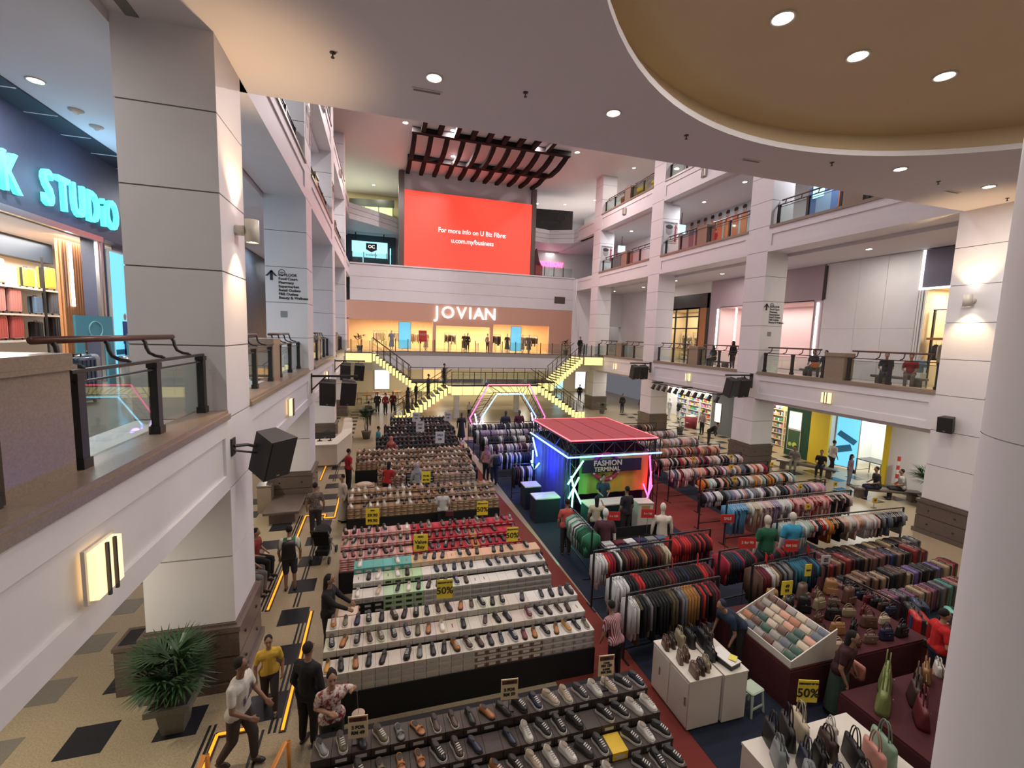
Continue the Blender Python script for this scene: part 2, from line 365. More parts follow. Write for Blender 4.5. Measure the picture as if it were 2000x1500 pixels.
# first floor back gallery with a curved white front
edge = [(XL, 36.9), (-.6, 36.9), (1.2, 37.3), (3.2, 37.9), (5.6, 38.2), (8, 38.3), (10.4, 38.2), (12.8, 37.9), (14.8, 37.3), (16.5, 36.9), (18.5, 36.9)]
st('floor_back_gallery', MB().prism(edge+[(22, YB+8), (-6, YB+8)], 4.62, F1), 'gallery_tile', 'polished floor of the gallery before the salmon shop')
st('ceiling_back_gallery', MB().prism([(x, y+.02) for x, y in edge]+[(22, YB+8), (-6, YB+8)], 3.42, 4.618), 'paint', 'curved white underside of the back gallery')
# second and third floor at the back
st('floor_second_back', MB().box(-6, 25, YB+.5, 52, 11.6, 12.1), 'soffit', 'second floor slab behind the red screen')
e3l = [(-9, 41), (XL, 41.2), (-.9, 42.6), (1.0, 44.4), (2.0, 45.9), (2.0, 52), (-9, 52)]
e3r = [(13.9, 45.2), (14.5, 43), (16.4, 43.5), (18.6, 42.3), (19, 38), (25, 38), (25, 52), (13.9, 52)]
for nm, pl, lb in (('floor_third_left', e3l, 'curved pink third floor balcony beside the red screen, escalator side'), ('floor_third_right', e3r, 'angled third floor balcony beside the red screen, hoarding side')):
    st(nm, MB().prism(pl, B3, 16.35).prism(pl, 16.38, 16.78).prism(pl, 16.81, 17.2), 'paint', lb)
st('wall_screen', MB().box(1.55, 2.02, 41.5, 42.6, 12.1, 20.4).box(13.82, 14.25, 41.5, 42.6, 12.1, 20.3), 'granite', 'dark brown stone columns framing the red screen')
st('wall_screen_header', MB().box(2.02, 13.82, 41.9, 42.6, 18.9, 20.5), 'paint', 'pink-lit header wall over the red screen')
st('wall_second_shops', MB().box(-6, 1.6, 48, 48.2, 12.1, 15.9).box(14, 25, 48, 48.2, 12.1, 15.9), 'soffit', 'wall behind the second floor balcony')
# ============================================================ LAMPS
dl_ring = MB().lathe([(.115, 0), (.15, 0), (.15, -.015), (.115, -.01)], n=24, closed=True).mesh('trim_ring', 'white_lam', True)
dl_lens = MB().lathe([(.001, -.004), (.115, -.004)], n=24)
dl_lens_n, dl_lens_f = dl_lens.mesh('lens', 'lens'), dl_lens.mesh('lens', 'lens_far')
def downlight(x, y, z, power, label, far=False, s=1.0, col=(1, .93, .86)):
    e = E('downlight', (x, y, z), 0, label, 'ceiling light', 'recessed ceiling lights')
    O('trim_ring', dl_ring, e, scale=s); O('lens', dl_lens_f if far else dl_lens_n, e, scale=s)
    if power:
        l = area('downlight_lamp', (0, 0, -.03), (0, 0, 0), .22*s, power, col, disk=True); l.parent = e
for i, x in enumerate((.93, 4.54, 12.76, 16.27)): downlight(x, 8.62+.02*i, B2, 95, f'bright recessed light in the soffit strip, {ORD[i]} from the nearest column', s=1.1)
for i, (x, y) in enumerate(((6.16, 6.2), (8.2, 6.5), (10.3, 6.4), (4.3, 4.3), (13.2, 4.3), (8.8, 1.0))): downlight(x, y, B2+.62, 70, f'bright light in the round olive recess, {ORD[i]} around the ring', s=1.3)  # the last three are out of view, put in only for their light
for i, (x, y) in enumerate(((1.64, 32.5), (4.85, 32.5), (11.0, 32.6), (14.37, 32.8), (5.56, 37.0))): downlight(x, y, CEIL, 580, f'glaring warm spot by the black ceiling trellis, {ORD[i]} from the escalator side', True, 1.5, (1, .86, .86))
for i, (x, y) in enumerate(((2, 16), (14, 16), (8, 16), (2, 24), (14, 24))): downlight(x, y, CEIL, 190, f'pinkish unseen spot in the atrium ceiling above the overhead slab, number {ORD[i]}', True, 1.5, (1, .88, .92))  # unseen above the slab, tinted lavender to lift the column colour
for i in range(4):
    downlight(-6.1, 11.05+BAY*i-.1, 10.9, 170, f'recessed light over the luggage shop gallery, {ORD[i]} bay', col=(.86, .92, 1))
    downlight(21.2, 15.3+BAY*i, 10.9, 85, f'recessed light over the hoarding gallery, {ORD[i]} bay', col=(1, .94, .86))
    downlight(20.9, 19.6+BAY*i, 10.9, 0, f'small recessed light near the column, hoarding gallery, {ORD[i]} bay', s=.7)
for i in range(3):
    downlight(20.7, 17.0+4.5*i*2, 15.75, 120, f'second floor gallery ceiling light over the poster wall, {ORD[i]} bay', col=(.93, .95, 1))
    downlight(20.2, 22.0+4.5*i*2, 15.75, 0, f'second floor gallery ceiling light at the railing, {ORD[i]} bay')
    downlight(20.0, 24.0+5*i, CEIL, 90, f'third floor gallery ceiling light, hoarding side, {ORD[i]} bay')
    downlight(-5, 15+9*i, 15.75, 110, f'second floor gallery ceiling light, directory side, {ORD[i]} bay', col=(.93, .95, 1))
for i in range(5):
    downlight(-5, 7+8.5*i, 3.5, 75, f'ground floor ceiling light under the luggage gallery, {ORD[i]} bay', col=(1, .9, .74))
    downlight(21, 12+8*i, 3.5, 85, f'ground floor ceiling light under the hoarding gallery, {ORD[i]} bay', col=(1, .93, .8))
for i in range(4): downlight(1.5+4.4*i, 44.5, 3.42, 130, f'ground floor light behind the lit stairs, number {ORD[i]}', col=(1, .92, .7))
for i, (x, y) in enumerate(((-1.5, -2.2), (3.5, -2.6), (9, -3), (14, -2.6), (-5.5, 2.5), (-5.5, 6.5))): downlight(x, y, B2 if i < 4 else 10.9, (22, 45, 60, 70, 55, 55)[i], f'added unseen light above the viewpoint gallery, {ORD[i]} of six', s=1.1)  # unseen lamps added behind the camera to lighten the nearest column's front
for i, (x, y) in enumerate(((-3.2, 45.5), (-.6, 46.8), (16.0, 46.4), (18.8, 45.5), (21, 43))): downlight(x, y, CEIL, 190, f'added third floor balcony light behind the red screen, {ORD[i]} of five', col=(.95, 1, .72) if i < 2 else (1, .92, .82))  # added to brighten the third floor at the back
spr = MB().lathe([(.05, 0), (.05, -.012), (.012, -.02), (.012, -.07), (.03, -.075), (.03, -.085)], n=10).mesh('sprinkler', 'dark_metal')
for i, (x, y) in enumerate(((-.75, 8.45), (2.62, 8.51), (6.53, 8.95), (10.82, 8.95), (14.6, 8.9), (17.95, 9.1))):
    tag(O('sprinkler', spr, None, (x, y, B2)), f'small dark sprinkler head in the soffit, {ORD[i]} from the nearest column', 'sprinkler', 'soffit sprinklers')
for i, (x, y) in enumerate(((.85, 9.1), (8.9, 9.55), (15.9, 9.3))):
    v = E('air_vent', (x, y, B2), 0, f'thin slot vent in the soffit, {ORD[i]} from the nearest column', 'vent', 'soffit vents')
    MB().box(-.28, .28, -.06, .06, -.015, 0).build('frame', 'white_lam', v); MB().box(-.25, .25, -.03, .03, -.02, -.014).build('slot', 'paint_core', v)
dm = MB().lathe([(.13, 0), (.13, -.02), (.06, -.05), (.03, -.09), (.001, -.1)], n=16).mesh('smoke_detector', 'white_lam', True)
for i, (x, y) in enumerate(((-6.1, 12.1), (-6.15, 12.9))): tag(O('smoke_detector', dm, None, (x, y, 10.9)), ('white' if i == 0 else 'farther')+' ceiling detector over the luggage shop gallery', 'detector')
# wall lamps on the columns (up and down light)
def sconce(x, y, z, side, label):
    e = E('wall_lamp', (x, y, z), 0, label, 'wall lamp')
    s = side
    MB().tube([(0, 0, 0), (s*.16, 0, 0)], .09, 14).build('arm', 'white_lam', e, True)
    MB().lathe([(.105, -.2), (.115, -.2), (.115, .2), (.105, .2)], (s*.27, 0, 0), 18, closed=True).build('shade', 'white_lam', e, True)
    MB().lathe([(.001, -.17), (.1, -.171)], (s*.27, 0, 0), 14).lathe([(.1, .17), (.001, .171)], (s*.27, 0, 0), 14).build('bulb', 'lens', e)
    for d in (1, -1):
        l = bpy.data.lights.new('wall_lamp_beam', 'SPOT'); l.energy = 210; l.color = (1, .66, .34); l.spot_size = R(95); l.spot_blend = .7; l.shadow_soft_size = .05
        lo = bpy.data.objects.new('wall_lamp_beam', l); COL.objects.link(lo); lo.parent = e; lo.location = (s*.25, 0, d*.21); lo.rotation_euler = (0, 0, 0) if d < 0 else (PI, 0, 0)
sconce(XL, 9.3, 8.22, 1, 'cylinder wall lamp glowing on the nearest column')
sconce(XR, 9.85, 8.1, -1, 'cylinder wall lamp glowing on the column with the black speaker')
# lit lamps on the edge beams
def beam_lamp(side, y, z, label, lit=True):
    x = XL if side < 0 else XR; s = -side
    e = E('beam_lamp', (x+s*.0, y, z), 0, label, 'wall lamp', 'edge beam lamps')
    MB().box(*sorted((0, s*.1)), -.2, .2, -.22, .22).build('diffuser', 'lit_warm' if lit else 'white_lam', e)
    for d in (-.06, .06): MB().box(*sorted((s*.1, s*.125)), d-.012, d+.012, -.25, .25).build('bar', 'dark_metal', e)
    MB().box(*sorted((0, s*.03)), -.23, .23, -.25, .25).build('back_plate', 'white_lam', e)
for i in range(4):
    beam_lamp(-1, 4.78+BAY*i, 4.27, f'lit box lamp on the first floor beam, luggage shop side, {ORD[i]} bay')
    if i: beam_lamp(1, 5.33+BAY*i, 4.27, f'lit box lamp on the first floor beam, hoarding side, {ORD[i]} bay')
    if i:
        beam_lamp(1, 5.33+BAY*i, 16.5, f'unlit box lamp on the third floor beam, hoarding side, {ORD[i]} bay', False); beam_lamp(-1, 4.78+BAY*i, 16.5, f'unlit box lamp on the third floor beam, luggage shop side, {ORD[i]} bay', False)
# LED strips on the floor
led = [((-2.49, 5.2), (-2.49, 7.46)), ((-2.49, 7.46), (-2.1, 7.46)), ((-1.52, 7.3), (-1.52, 10.5)), ((-2.49, 10.8), (-2.49, 16.3)), ((-2.49, 16.3), (-1.85, 16.3)), ((-1.85, 16.3), (-1.85, 15.97)), ((-1.85, 15.97), (-1.52, 15.97)), ((-1.52, 15.97), (-1.52, 18.1)), ((-2.48, 20.2), (-2.48, 23.6)), ((-2.48, 23.6), (-1.8, 23.7))]
for i, (a, b) in enumerate(led):
    dx, dy = (.022, 0) if abs(a[0]-b[0]) < abs(a[1]-b[1]) else (0, .022)
    x0, x1 = sorted((a[0], b[0])); y0, y1 = sorted((a[1], b[1]))
    e = E('floor_light_strip', ((x0+x1)/2, (y0+y1)/2, 0), 0, f'glowing orange light strip set in the aisle floor, {ORD[i]} counting away from the viewpoint', 'light strip', 'orange floor light strips')
    hx, hy = (x1-x0)/2+dx, (y1-y0)/2+dy
    MB().box(-hx, hx, -hy, hy, .02, .035).build('tube', 'orange_led', e); MB().box(-hx-.03, hx+.03, -hy-.03, hy+.03, 0, .02).build('channel', 'dark_metal', e)
# ============================================================ CEILING TRELLIS AND SCREEN
tr = E('ceiling_trellis', (8, 36, CEIL), 0, 'black slatted ceiling trellis with curved ribs above the red screen', 'trellis')
for i in range(11):
    x = -5.7+11.4*i/10
    if i < 9: MB().box(x+.55-.16, x+.55+.16, -5.3, -3, -.32, -.02).build('rib', 'black_timber', tr)
    pr = [(-3, -.3), (-2.2, -.55), (-1, -.72), (.5, -.72), (1.4, -.55), (2, -.3)]
    MB().prism([(a, b) for a, b in pr]+[(a, b+.26) for a, b in reversed(pr)], x-.16, x+.16, FX).build('rib', 'black_timber', tr)
    MB().prism([(2, -.32), (3.6, -.45), (5.6, -.28), (5.6, -.04), (3.6, -.2), (2, -.06)], x-.16, x+.16, FX).build('rib', 'black_timber', tr)
for y in (-3, 2): MB().box(-5.9, 5.9, y-.2, y+.2, -.36, -.02).build('beam', 'black_timber', tr)
scr = E('led_screen', (7.92, 41.55, 15.62), 0, 'huge glowing red video screen above the parapet', 'screen')
MB().box(-5.88, 5.88, 0, .28, -3.28, 3.26).build('cabinet', 'black_metal', scr)
disp = MB().box(-5.88, 5.88, -.03, 0, -3.28, 3.26).build('display', 'screen_red', scr)
text('For more info on U Biz Fibre:', .60, (.25, -.05, .12), FRONT, 'screen_text', disp, bold=.006, sx=.88); text('u.com.my/business', .60, (.25, -.05, -.72), FRONT, 'screen_text', disp, bold=.006, sx=.88)
# ============================================================ SALMON SHOP AT THE BACK
sb = E('wall_shopfront', (0, YB, 0), 0, 'salmon shopfront wall with large display windows', 'shopfront', None, 'structure')
b = MB().box(XL-2, 18.3, 0, .3, 7.52, 9.12).box(-2.9, -2.6, 0, .3, F1, 7.6).box(4.6, 4.9, -.06, .3, F1, 7.52).box(9.95, 10.25, -.06, .3, F1, 7.52).box(4.9, 9.95, -.06, .3, 7.2, 7.52).box(15.9, 18.3, 0, .3, F1, 7.52)
b.build('wall_panel', 'salmon', sb)
for i, (x0, x1) in enumerate(((-2.6, 1.0), (1.0, 4.6), (10.25, 13.1), (13.1, 15.9))): tag(MB().box(x0+.03, x1-.03, YB+.1, YB+.115, F1, 7.5).build(f'window_{i+1}', 'shop_glass'), f'display window of the salmon shop, {ORD[i]} from the escalator side', 'window', None, 'structure')
mat('shop_cream', (.80, .58, .38), .6)
st('wall_shop_interior', MB().box(-6, 19, 47, 47.2, F1, 9).box(-6, -5.8, YB, 47, F1, 9).box(18.3, 18.5, YB+.3, 47, F1, 9), 'shop_cream', 'warm back wall inside the salmon shop')
st('ceiling_shop', MB().box(-6, 18.4, YB+.3, 47, 7.7, 7.9), 'soffit', 'ceiling inside the salmon shop')
for i, x in enumerate((-.5, 3.5, 7.5, 11.5, 15)):
    e = E('ceiling_panel_light', (x, 43.6, 7.69), 0, f'warm light panel inside the salmon shop, {ORD[i]} from the escalator side', 'ceiling light'); MB().box(-1.2, 1.2, -.12, .12, -.03, 0).build('diffuser', 'lit_white', e)
    area('shop_lamp', (x, 43.6, 7.62), (0, 0, 0), 2.2, 560, (1, .64, .32), .5)
sg = E('shop_sign', (0, YB, 8.36), 0, 'large lit white shop name on the salmon band', 'shop sign')
for ch, x in zip('JOVIAN', (4.95, 5.95, 7.2, 8.02, 8.82, 9.92)): text(ch, 1.52, (x, -.1, 0), FRONT, 'sign_white', sg, 'letter', .05, .006)
# ============================================================ garments and mannequins used by shops and racks
def shirt_mb(L=.68, wd=.23, th=.029, sl=.24):
    b = MB(); pr = [(0, .0), (.06, .005), (wd*.92, -.07), (wd+.03, -.10), (wd+.05, -.10-sl), (wd-.05, -.11-sl), (wd-.03, -.22), (wd-.04, -L), (0, -L-.01)]
    full = pr+[(-x, z) for x, z in reversed(pr[1:-1])]
    rings = []
    for k, (t, s) in enumerate(((-th, .86), (-th*.7, 1), (th*.7, 1), (th, .86))):
        rings.append([(t+.007*math.sin(9*z+x*20), x*s, z-(0 if z < -.3 else .0)) for x, z in full])
    return b.loft(rings)
SH = [shirt_mb().mesh('shirt', 'fabric', True), shirt_mb(.80, .2, .028, .5).mesh('long_shirt', 'fabric', True), shirt_mb(.95, .19, .03, .02).mesh('dress', 'fabric', True), shirt_mb(.46, .17, .028, .14).mesh('small_shirt', 'fabric', True)]
HG = MB().tube([(0, -.2, -.07), (0, 0, .02), (0, .2, -.07), (0, -.2, -.07)], .006, 5).tube([(0, 0, .02), (0, 0, .06), (0, .03, .09), (0, .03, .135), (0, 0, .15), (0, -.02, .14)], .004, 5).mesh('hanger', 'black_metal')
HGW = MB().tube([(0, -.19, -.07), (0, 0, .02), (0, .19, -.07), (0, -.19, -.07)], .008, 5).tube([(0, 0, .02), (0, 0, .06), (0, .03, .09), (0, .03, .135), (0, 0, .15), (0, -.02, .14)], .005, 5).mesh('hanger', 'white_lam')
NM = {3: 'small top', 0: 'shirt', 1: 'long-sleeved top', 2: 'dress'}
GCOUNT = [0]
STUFFG = MB(); 
class Stuff:
    """joins copies of small alike things, coloured per corner"""
    def __init__(s): s.v = []; s.f = []; s.c = []
    def add(s, me, M_, col):
        n = len(s.v); s.v += [tuple(M_ @ v.co) for v in me.vertices]
        for p in me.polygons: s.f.append(tuple(i+n for i in p.vertices)); s.c.append(col)
    def build(s, name, label, cat, par=None, rough=.8):
        me = bpy.data.meshes.new(name); me.from_pydata(s.v, [], s.f)
        at = me.color_attributes.new('col', 'FLOAT_COLOR', 'CORNER'); flat = []
        for p, c in zip(me.polygons, s.c): flat += [c[0], c[1], c[2], 1]*p.loop_total
        at.data.foreach_set('color', flat)
        if 'vcol' not in MT:
            m = bpy.data.materials.new('vcol'); m.use_nodes = True; b = m.node_tree.nodes['Principled BSDF']; b.inputs['Roughness'].default_value = rough
            a = m.node_tree.nodes.new('ShaderNodeVertexColor'); a.layer_name = 'col'; m.node_tree.links.new(a.outputs[0], b.inputs['Base Color']); MT['vcol'] = m
        me.materials.append(MT['vcol']); me.polygons.foreach_set('use_smooth', [True]*len(me.polygons))
        return tag(O(name, me), label, cat, None, 'stuff')
GST = Stuff()
def garment(loc, rz, col, kind, label, group, par=None, white=False, tilt=0):
    GCOUNT[0] += 1
    if label is None:
        M_ = Matrix.Translation(loc) @ Euler((0, tilt, rz)).to_matrix().to_4x4(); GST.add(SH[kind], M_, col); return
    o = tag(O(SH[kind].name.split('.')[0], SH[kind], None, loc, (0, tilt, rz), col), label, 'garment', group)
    O('hanger', HGW if white else HG, o)
def mannequin(loc, rz, label, torso=(.75, .74, .72), dress=None, dz=0, h=1.0, legs=True):
    e = E('mannequin', loc, rz, label, 'mannequin')
    b = MB()
    if legs:
        for s in (-1, 1): b.cap((s*.09, 0, .08), .045, (s*.1, 0, .5), .06).cap((s*.1, 0, .5), .06, (s*.1, 0, .9), .085)
    z0 = .9 if legs else 0
    b.cap((0, 0, z0+.02), .15, (0, 0, z0+.25), .13).cap((-.1, 0, z0+.42), .11, (.1, 0, z0+.42), .11).cap((0, 0, z0+.25), .13, (0, 0, z0+.42), .14)
    for s in (-1, 1): b.cap((s*.19, 0, z0+.48), .055, (s*.25, 0, z0+.2), .045).cap((s*.25, 0, z0+.2), .045, (s*.27, -.05, z0-.08), .032)
    b.cap((0, 0, z0+.5), .05, (0, -.01, z0+.66), .05); b.ell((0, -.015, z0+.76), (.078, .095, .12))
    o = b.build('figure', 'plain', e, True, color=torso); md = o.modifiers.new('r', 'REMESH'); md.mode = 'VOXEL'; md.voxel_size = .02; md.use_smooth_shade = True
    if dress:
        d = MB().cap((0, 0, z0+.05), .175, (0, 0, z0+.25), .16).cap((-.1, 0, z0+.42), .13, (.1, 0, z0+.42), .13).cap((0, 0, z0+.25), .155, (0, 0, z0+.42), .165)
        for s in (-1, 1): d.cap((s*.18, 0, z0+.48), .075, (s*.24, 0, z0+.28), .068)
        if dress[1]: d.lathe([(.17, z0+.1), (.2, z0-.2), (.26, .25)], n=14)
        o = d.build('garment', 'fabric', e, True, color=dress[0]); md = o.modifiers.new('r', 'REMESH'); md.mode = 'VOXEL'; md.voxel_size = .025; md.use_smooth_shade = True
    MB().lathe([(.16, 0), (.16, .02), (.02, .03), (.02, .1)], n=14).build('stand', 'steel', e, True)
    e.scale = (h,)*3
    return e
def hang_rail(x0, x1, y, z, label, base=None):
    e = E('clothes_rail', ((x0+x1)/2, y, base if base is not None else F1), 0, label, 'clothes rail', 'shop clothes rails'); h = z-(base if base is not None else F1); w = (x1-x0)/2
    MB().tube([(-w, 0, h), (w, 0, h)], .015, 6).build('rail', 'black_metal', e)
    for s in (-1, 1): MB().tube([(s*w, 0, 0), (s*w, 0, h)], .015, 6).build('upright', 'black_metal', e)
DARKS = [(.02, .02, .025), (.05, .05, .07), (.10, .06, .05), (.16, .13, .12), (.3, .26, .24)]
for i, (x0, x1, lb) in enumerate(((.9, 2.0, 'charcoal'), (-.6, .6, 'mixed dark'), (2.7, 4.2, 'navy and grey'), (10.5, 11.4, 'rust'), (13.2, 15.4, 'olive'), (6, 7.2, 'cream'))):
    yy = 42.6+.5*(i % 3); hang_rail(x0, x1, yy, 6.55, f'clothes rail with {lb} garments inside the salmon shop')
    for k in range(int((x1-x0)/.11)): garment((x0+.06+.11*k, yy, 6.42), 0, random.choice(DARKS), random.choice((0, 1, 2)), None, None)
for x, y, c, lb in ((1.0, 41.9, (.25, .3, .4), 'grey mannequin by the first blue lightbox'), (11.9, 42.0, (.06, .06, .08), 'dark-dressed mannequin right of the shop entrance'), (13.5, 42.1, (.30, .29, .30), 'grey-gowned mannequin in the salmon shop window'), (14.2, 42.2, (.12, .11, .12), 'charcoal-gowned mannequin in the salmon shop window'), (7.9, 43.2, (.03, .03, .04), 'black-gowned mannequin inside the shop entrance'), (4.1, 42.2, (.5, .45, .4), 'cream-dressed mannequin beside the red poster')):
    mannequin((x, y, F1), 0, lb, (.6, .55, .5), (c, True))
for x, z0, z1, lb, m in ((1.65, 5.0, 7.45, 'tall blue lightbox poster in the salmon shop, first window', 'sky_poster'), (12.2, 5.0, 7.4, 'tall blue lightbox poster in the salmon shop, last window', 'sky_poster')):
    e = E('lightbox', (x+.5, YB+.55, z0), 0, lb, 'lightbox'); MB().box(-.55, .55, 0, .12, 0, z1-z0).build('frame', 'white_lam', e); MB().box(-.5, .5, -.01, 0, .05, z1-z0-.05).build('picture', m, e)
e = E('sale_poster', (3.75, YB+.5, 6.2), 0, 'red sale poster in the salmon shop window', 'poster'); MB().box(-.36, .36, 0, .02, -.5, .5).build('sheet', 'plain', e, color=(.55, .03, .03)); text('SALE', .26, (0, -.01, .15), FRONT, 'white_lam', e)
for i, (x, y, w_) in enumerate(((6.0, 44.6, 1.6), (9, 45.2, 1.4), (-.2, 45.4, 1.6), (12.2, 45, 1.6))):
    e = E('display_table', (x, y, F1), 0, f'low table with folded clothes in the salmon shop, {ORD[i]}', 'table'); MB().box(-w_/2, w_/2, -.4, .4, .7, .75).build('top', 'white_lam', e)
    for sx in (-1, 1):
        for sy in (-1, 1): MB().box(sx*(w_/2-.05)-.025, sx*(w_/2-.05)+.025, sy*.33-.025, sy*.33+.025, 0, .7).build('leg', 'dark_metal', e)
# ============================================================ LUGGAGE SHOP (first floor, cyan sign)
mat('navy_wood', (.045, .05, .085), .5, noise=(7, (.065, .07, .115), .3)); mat('oak', (.50, .22, .09), .5, noise=(4, (.42, .17, .06), .3)); mat('shop_dark', (.03, .04, .055), .5)
st('wall_luggage_shop', MB().box(-7.6, WLX, -5, 20.3, 8.75, 10.9).box(-7.6, WLX, 14.85, 15.12, F1, 8.75).box(-7.6, WLX, 16.3, 20.3, F1, 8.75), 'navy_wood', 'dark navy timber front of the luggage shop')
st('trim_2', MB().box(-7.2, -6.6, -5, 20.3, 10.86, 10.9), 'shop_dark', 'dark tiled strip where the gallery ceiling meets the luggage shop')
for i in range(9): tag(MB().box(-7.19, -6.62, 9.0+1.15*i, 9.03+1.15*i, 10.85, 10.861).build(f'trim_{i+10}', 'paint'), f'thin joint in the dark ceiling strip, {ORD[i]}', 'trim', 'ceiling strip joints', 'structure')
st('wall_luggage_interior', MB().box(-11.2, -11, 4, 18, F1, 9).box(-11, WLX-.4, 17.6, 17.8, F1, 8.8), 'white_lam', 'inner walls of the luggage shop')
st('ceiling_luggage', MB().box(-11, -7.6, 4, 20, 8.7, 8.85), 'soffit', 'bright ceiling inside the luggage shop'); st('floor_luggage', MB().box(-11.2, -9, 4, 20, F1-.3, F1), 'gallery_tile', 'floor inside the luggage shop')
area('shop_lamp', (-8.4, 14, 8.65), (0, 0, 0), 1.5, 420, (1, .95, .9), 5)
sg = E('shop_sign', (WLX+.05, 14.2, 9.42), 0, 'cyan backlit channel letters on the dark shopfront', 'shop sign')
for ch, y, in zip('KSTUDiO', (-2.35, -1.27, -.74, -.20, .38, .83, 1.24)): 
    text(ch, 1.10, (0, y, (0 if ch != 'K' else -.02)), ONLEFT, 'sign_cyan', sg, 'letter', .05, .016, sx=.66)
_l = bpy.data.lights.new('sign_glow', 'POINT'); _l.energy = 75; _l.color = (.35, .68, 1); _l.shadow_soft_size = .5; _lo = bpy.data.objects.new('sign_glow', _l); COL.objects.link(_lo); _lo.parent = sg; _lo.location = (.75, -.6, .25)
sl = E('slat_panel', (-7.9, 15.25, F1), 0, 'orange timber slat wall with two glowing light tubes in the luggage shop', 'slat wall')
for i in range(14): MB().box(0, .05, -.72+.1*i, -.66+.1*i, 0, 3.7).build('slat', 'oak', sl)
MB().box(-.06, 0, -.75, .72, 0, 3.7).build('backing', 'oak', sl)
for y in (-.42, .36): MB().box(.06, .1, y-.035, y+.035, 2.0, 3.65).build('light_tube', 'lit_white', sl)
sh = E('luggage_shelf', (-9.0, 14.3, F1), 0, 'wall shelving full of hard suitcases in the luggage shop', 'shelf')
for z in (1.08, 1.76, 2.45): MB().box(-.5, .17, -3.5, 2.3, z-.05, z-.004).build('shelf_board', 'white_lam', sh)
for y in (-3.5, -1.0, 1.2, 2.3): MB().box(.17, .21, y-.02, y+.02, 0, 3.3).build('upright', 'black_metal', sh)
MB().box(-.5, -.2, -3.5, 2.35, 3.25, 3.9).build('header', 'shop_dark', sh); MB().box(-.55, -.5, -3.5, 2.4, 0, 3.3).build('back_panel', 'white_lam', sh)
# suitcase meshes (shell + ribs + handle + wheels)
def rbox(b, x0, x1, y0, y1, z0, z1, r=.04, n=3):
    def ring(z, i): 
        pts = []
        for cx, cy, a0 in ((x1-r, y1-r, 0), (x0+r, y1-r, 90), (x0+r, y0+r, 180), (x1-r, y0+r, 270)):
            for k in range(n+1): a = R(a0+90*k/n); pts.append((cx+(r-i)*math.cos(a), cy+(r-i)*math.sin(a), z))
        return pts
    return b.loft([ring(z0, r*.6), ring(z0+r*.3, r*.15), ring(z0+r, 0), ring(z1-r, 0), ring(z1-r*.3, r*.15), ring(z1, r*.6)])
case_shell = rbox(MB(), -.13, .13, -.21, .21, .05, .66, .05).mesh('shell', 'gloss', True)
cr = MB()
for y in (-.13, -.045, .045, .13): cr.box(-.138, .138, y-.012, y+.012, .09, .62)
case_ribs = cr.mesh('ribs', 'gloss'); case_zip = rbox(MB(), -.012, .012, -.216, .216, .045, .667, .05).mesh('zip_band', 'black_metal')
case_han = MB().tube([(0, -.08, .655), (0, -.08, .70), (0, .08, .70), (0, .08, .655)], .011, 6).mesh('handle', 'black_metal'); wm = MB()
for sx in (-1, 1):
    for sy in (-1, 1): wm.tube([(sx*.09-.012, sy*.15, .028), (sx*.09+.012, sy*.15, .028)], .027, 8)
case_wheels = wm.mesh('wheels', 'black_metal')
def suitcase(loc, rot, col, s, label, group, wheels=True):
    o = tag(O('suitcase', case_shell, None, loc, rot, col, s), label, 'suitcase', group)
    O('ribs', case_ribs, o, color=col); O('zip_band', case_zip, o); O('handle', case_han, o)
    if wheels: tag(O('wheels', case_wheels, o), kind='stuff')
    return o
for i, (px, z, c, sc, cn) in enumerate(((14.15, 2.45, (.72, .66, .50), .95, 'cream'), (15.2, 2.45, (.78, .52, .08), .78, 'mustard'), (15.95, 2.45, (.80, .53, .07), .95, 'larger mustard'), (14.1, 1.76, (.62, .30, .26), .92, 'pink'), (14.62, 1.76, (.55, .25, .22), .92, 'rose'), (15.45, 1.76, (.13, .22, .34), .72, 'steel blue'), (16.1, 1.76, (.10, .11, .13), .95, 'dark grey'), (14.1, 1.08, (.50, .12, .10), .92, 'red'), (14.62, 1.08, (.45, .10, .09), .92, 'deep red'), (15.4, 1.08, (.02, .02, .025), .72, 'small black'), (16.1, 1.08, (.015, .015, .018), .95, 'tall black'))):
    suitcase((-9.0, px, F1+z), (0, 0, 0), c, sc, f'{cn} hard suitcase on the luggage shop {("lowest" if z < 1.2 else "middle" if z < 2 else "top")} shelf', 'suitcases on shop shelves')
fr = E('shop_entrance', (WLX, 14.75, F1), 0, 'steel door frame of the luggage shop', 'frame')
MB().box(.004, .08, -.12, -.04, 0, 3.8).build('jamb', 'steel', fr); MB().box(.004, .08, .03, .11, 0, 3.8).build('jamb', 'steel', fr); MB().box(.004, .1, -6, .12, 3.72, 3.86).build('head', 'steel', fr)
pb = E('poster_board', (-6.6, 13.25, F1), R(80), 'teal cut-out frame board standing at the luggage shop entrance', 'board')
MB().box(-.55, .55, 0, .05, 1.15, 1.75).box(-.55, -.33, 0, .05, 0, 1.2).box(.33, .55, 0, .05, 0, 1.2).build('board', 'plain', pb, color=(.07, .26, .34))
MB().tube([(.2*math.cos(a*PI/8), -.01, 1.42+.2*math.sin(a*PI/8)) for a in range(16)], .015, 5, closed=True).build('ring_mark', 'plain', pb, color=(.25, .5, .55))
lb = E('lightbox', (WLX+.06, 15.7, F1+.1), 0, 'bright blue lightbox poster of a traveller beside the luggage shop', 'lightbox')
MB().box(-.1, 0, -.56, .56, 0, 3.5).build('frame', 'white_lam', lb); MB().box(0, .015, -.5, .5, .05, 3.45).build('picture', 'sky_poster', lb)
